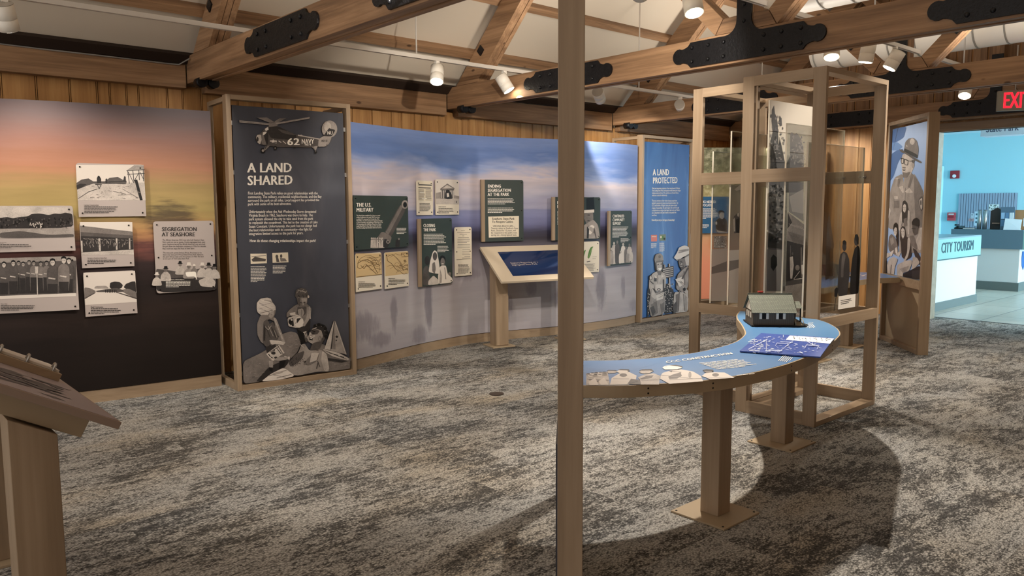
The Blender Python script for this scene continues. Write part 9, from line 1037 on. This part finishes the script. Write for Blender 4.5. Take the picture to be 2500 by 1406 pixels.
small('notice_tray', 'low white tray beside the black desk phone', 'tray', (15.80, 5.16, CZ), [('tray', MB().box(-0.07, 0.07, -0.09, 0.09, 0, 0.02), cwhite), ('paper', MB().box(-0.06, 0.06, -0.08, 0.08, 0.0205, 0.026), screwm)])
# lobby wall
s = thing('slat_panel', 'ribbed blue-grey slat panel on the far lobby wall', 'wall panel', (17.495, 5.94, 1.05), R(-90))
SM = MB()
for k in range(22): SM.box(k*0.0475, k*0.0475+0.038, -0.022, -0.0105, 0, 0.70)
obj('slats', SM, flat('slat_grey', (146, 158, 176), 0.5), s); obj('backing', MB().box(0, 1.04, -0.010, -0.001, 0, 0.70), flat('slat_gap', (88, 100, 118), 0.6), s)
for (nm, lab, x, z, w, h_, col) in (('notice', 'small pale notice with a dark square on the slat panel', 0.24, 0.20, 0.055, 0.10, (206, 214, 222)), ('notice', 'pink slip under the dark-square notice on the slat panel', 0.21, 0.14, 0.09, 0.055, (190, 150, 148)), ('notice', 'green-topped notice column on the slat panel', 0.31, 0.05, 0.11, 0.29, (190, 206, 218)), ('picture', 'black and white leaf picture at the middle of the slat panel', 0.56, 0.36, 0.18, 0.12, (214, 220, 216))):
    q = thing(nm, lab, 'notice', (17.470, 5.94-x, 1.05+z), R(-90)); obj('sheet', MB().box(0, w, -0.004, 0, 0, h_), flat('notice_%d' % int(x*100), col, 0.5), q)
    mb = MB()
    if nm == 'picture':
        for k in range(22):
            a, b_, r_ = random.uniform(0.015, w-0.015), random.uniform(0.015, h_-0.015), random.uniform(0.006, 0.014); mb.face([(a-r_, -0.0045-k*2e-5, b_), (a, -0.0045-k*2e-5, b_-r_), (a+r_, -0.0045-k*2e-5, b_), (a, -0.0045-k*2e-5, b_+r_)])
        obj('print', mb, flat('leaf_dark', (52, 70, 64), 0.5), q, recalc=False)
    else:
        for k in range(3): mb.face([(w*0.2, -0.0045, h_*(0.2+k*0.27)), (w*0.8, -0.0045, h_*(0.2+k*0.27)), (w*0.8, -0.0045, h_*(0.32+k*0.27)), (w*0.2, -0.0045, h_*(0.32+k*0.27))])
        obj('print', mb, flat('print_blue', (70, 96, 110), 0.5), q, recalc=False)
red = flat('alarm_red', (150, 38, 44), 0.4)
small('strobe_alarm', 'dark red strobe alarm high on the blue lobby wall', 'fire alarm', (17.494, 6.04, 2.06), [('plate', MB().box(-0.03, 0, -0.085, 0.085, 0, 0.16), red), ('lens', MB().tube([(-0.031, 0.0, 0.05), (-0.055, 0.0, 0.05)], 0.034, 14), flat('lens_white', (226, 226, 230), 0.2))])
small('pull_station', 'red fire pull station low on the blue lobby wall', 'fire alarm', (17.494, 6.06, 1.20), [('box', MB().box(-0.04, 0, -0.075, 0.075, 0, 0.165), flat('alarm_pink', (190, 70, 76), 0.4)), ('handle', MB().box(-0.052, -0.0405, -0.05, 0.05, 0.06, 0.10), red), ('lettering_plate', MB().box(-0.043, -0.0402, -0.05, 0.05, 0.118, 0.145), cwhite)])
struct('trim_3', MB().box(17.40, 17.50, 6.26, 6.36, 0, 2.32), flat('lobby_jamb', (170, 214, 226), 0.5), 'pale blue door jamb at the lobby corner')
hs = thing('hanging_sign', 'white hanging sign lettered State Park, cut by the header', 'sign', (13.9, 4.10, 2.60), R(-90))
obj('board', MB().box(-0.36, 0.36, 0, 0.30, 0, 0.36), flat('sign_white', (206, 218, 232), 0.5), hs)
words('lettering', 'First Landing\nState Park', 1, hs, flat('letter_blue', (70, 84, 116), 0.5), lambda u, v, d: (u, -0.002, v), (-0.28, 0.30), (0.56, 0), (0, -0.24))
ex = thing('exit_sign', 'lit red EXIT sign hanging near the top right corner', 'exit sign', (9.75, 2.975, 2.545), R(-58))
E_W = 0.34
obj('housing', MB().box(0, E_W, 0, 0.05, 0, 0.215), flat('exit_grey', (150, 146, 130), 0.5), ex)
words('lettering', 'EXIT', 2, ex, emit('exit_red', (255, 24, 40), 1.6), lambda u, v, d: (u, -0.002, v), (0.06, 0.195), (0.25, 0), (0, -0.165))
obj('hanger', MB().tube([(E_W/2, 0.025, 0.221), (E_W/2, 0.025, 0.70)], 0.006, 8), trackwhite, ex)
# ================================================================== TRACK LIGHTING
glow = emit('lamp_glow', (255, 240, 214), 14.0)
SPOT_COL = (1.0, 0.91, 0.80)
POWER = 0.75
def spot_head(label, loc, aim, watts, cone=52, r=0.062, length=0.168, mount=0.075, blend=0.5, lit=True, fixture=True):
    """track head: loc is where its adapter meets the track; the cylinder hangs below and points at aim"""
    L = Vector(loc); c = Vector((0, 0, -mount-0.035)); d = (Vector(aim)-(L+c)).normalized(); a, b = c-d*length*0.45, c+d*length*0.55; t = None
    if fixture:
        t = thing('track_spotlight', label, 'spotlight', loc, 0, 'white track spotlights')
        obj('adapter', MB().box(-0.018, 0.018, -0.018, 0.018, -0.03, 0.0), lampwhite, t)
        obj('stem', MB().tube([(0, 0, -0.03), (0, 0, -mount)], 0.008, 8), lampwhite, t)
        obj('end_cap', MB().tube([a, a+d*0.004], r, 24), flat('cap_grey', (170, 164, 154), 0.4), t)
        obj('can', MB().tube([a+d*0.0045, a+d*length*0.55, a+d*length*0.56, a+d*length*0.575, a+d*length*0.585, b], r, 24, True, [r, r, r*0.96, r*0.96, r, r]), lampwhite, t)
        obj('lens', MB().tube([b+d*0.0005, b+d*0.003], r*0.86, 24), glow, t)
    if lit and watts:
        l = bpy.data.lights.new('spot_beam', 'SPOT'); l.energy = watts*POWER; l.color = SPOT_COL; l.spot_size = R(cone); l.spot_blend = blend; l.shadow_soft_size = 0.03
        o = bpy.data.objects.new('spot_beam', l); COL.objects.link(o); o.location = L+b+d*0.02; o.rotation_euler = d.to_track_quat('-Z', 'Y').to_euler()
    return t
def track(label, y, z, x0, x1, rods):
    t = thing('light_track', label, 'light track', ((x0+x1)/2, y, z), 0, 'ceiling light tracks')
    xm = (x0+x1)/2
    m = MB(); m.box(x0-xm, x1-xm, -0.018, 0.018, 0.008, 0.034); m.box(x0-xm, x1-xm, -0.018, -0.008, 0, 0.008); m.box(x0-xm, x1-xm, 0.008, 0.018, 0, 0.008)
    obj('rail', m, trackwhite, t)
    for rx in rods:
        zt = (ROOF-y-0.003 if y > RIDGE else ROOF-(2*RIDGE-y)-0.003)-z
        obj('hanger_rod', MB().tube([(rx-xm, 0, 0.034), (rx-xm, 0, zt)], 0.007, 8), trackwhite, t)
    return t
T1Y, T1Z, T2Y, T2Z = 5.95, 2.862, 3.15, 2.968
track('long light track running above the murals, left of centre', T1Y, T1Z, -2.0, 10.6, (1.2, 4.125, 7.25, 9.9))
track('light track along the middle of the room before the middle truss', T2Y, T2Z, -1.5, 5.265, (0.5, 4.9))
track('light track along the middle of the room between second and third frames', T2Y, T2Z, 5.455, 8.03, (7.04,))
track('light track along the middle of the room beyond the third truss', T2Y, T2Z, 8.22, 10.7, (9.2,))
# heads in the picture
spot_head('spotlight at the left picture edge, over the orange mural', (0.97, T1Y, T1Z), (1.5, 6.9, 0.9), 50, 95, blend=1.0)
spot_head('spotlight pointing down left, first on the long track after the helicopter poster', (4.35, T1Y, T1Z), (3.5, 5.0, 0.4), 150, 64)
spot_head('spotlight pointing right, second on the long track after the helicopter poster', (5.17, T1Y, T1Z), (6.0, 4.9, 0.6), 150, 64)
spot_head('grey spotlight turned away, just right of the near wooden post', (6.56, T1Y, T1Z), (7.5, 6.47, 2.25), 100, 60)
spot_head('white spotlight turned right, before the third truss beam on the long track', (8.05, T1Y, T1Z), (9.5, 6.7, 2.35), 100, 80)
spot_head('big bright spotlight near the top edge above the curved table', (4.37, T2Y, T2Z), (3.9, 2.3, 0.4), 300, 74, 0.063, 0.175, 0.07, 0.7)
spot_head('dim spotlight cut by the top edge, left of the big bright one', (3.84, T2Y, T2Z), (5.3, 4.3, 2.5), 90, 74)
spot_head('pale spotlight hanging straight above the tall frames', (6.935, T2Y, T2Z), (6.9, 3.4, 1.4), 70, 70)
spot_head('white spotlight tilted left above the right end of the tall frame', (7.49, T2Y, T2Z), (7.0, 3.9, 1.2), 110, 70)
spot_head('glowing spotlight under the third beam near the exit sign', (9.30, T2Y, T2Z-0.10), (7.6, 2.9, 0.2), 110, 70)
spot_head('spotlight mostly hidden under the middle beam, only its glow showing', (6.28, T2Y, T2Z-0.05), (5.6, 2.7, 0.8), 90, 80)
# unseen beams without fixtures, added to brighten posters, murals and frames
spot_head('', (-0.6, T1Y, T1Z), (0.6, 7.2, 1.0), 70, 100, blend=1.0, fixture=False)
spot_head('', (1.6, T2Y, T2Z), (2.6, 5.4, 0.0), 120, 90, fixture=False)
spot_head('', (2.4, T2Y, T2Z), (3.0, 6.2, 1.2), 120, 60, fixture=False)
spot_head('', (9.6, T1Y, T1Z), (11.0, 5.3, 1.3), 170, 80, fixture=False)
spot_head('', (8.42, T1Y, T1Z), (8.66, 3.5, 1.4), 160, 50, fixture=False)
spot_head('', (3.2, T2Y, T2Z), (5.2, 6.8, 1.5), 190, 62, fixture=False)
spot_head('', (5.9, T2Y, T2Z), (8.4, 6.3, 1.3), 190, 46, fixture=False)
spot_head('', (5.35, 0.71, T1Z), (5.5, 3.0, 1.5), 170, 58, fixture=False)
spot_head('', (6.9, 0.71, T1Z), (5.9, 3.4, 1.2), 250, 56, fixture=False)
spot_head('', (8.6, 0.71, T1Z), (8.3, 1.9, 0.0), 130, 84, fixture=False)
spot_head('', (2.9, T2Y, T2Z), (5.24, 3.6, 1.7), 110, 40, fixture=False)
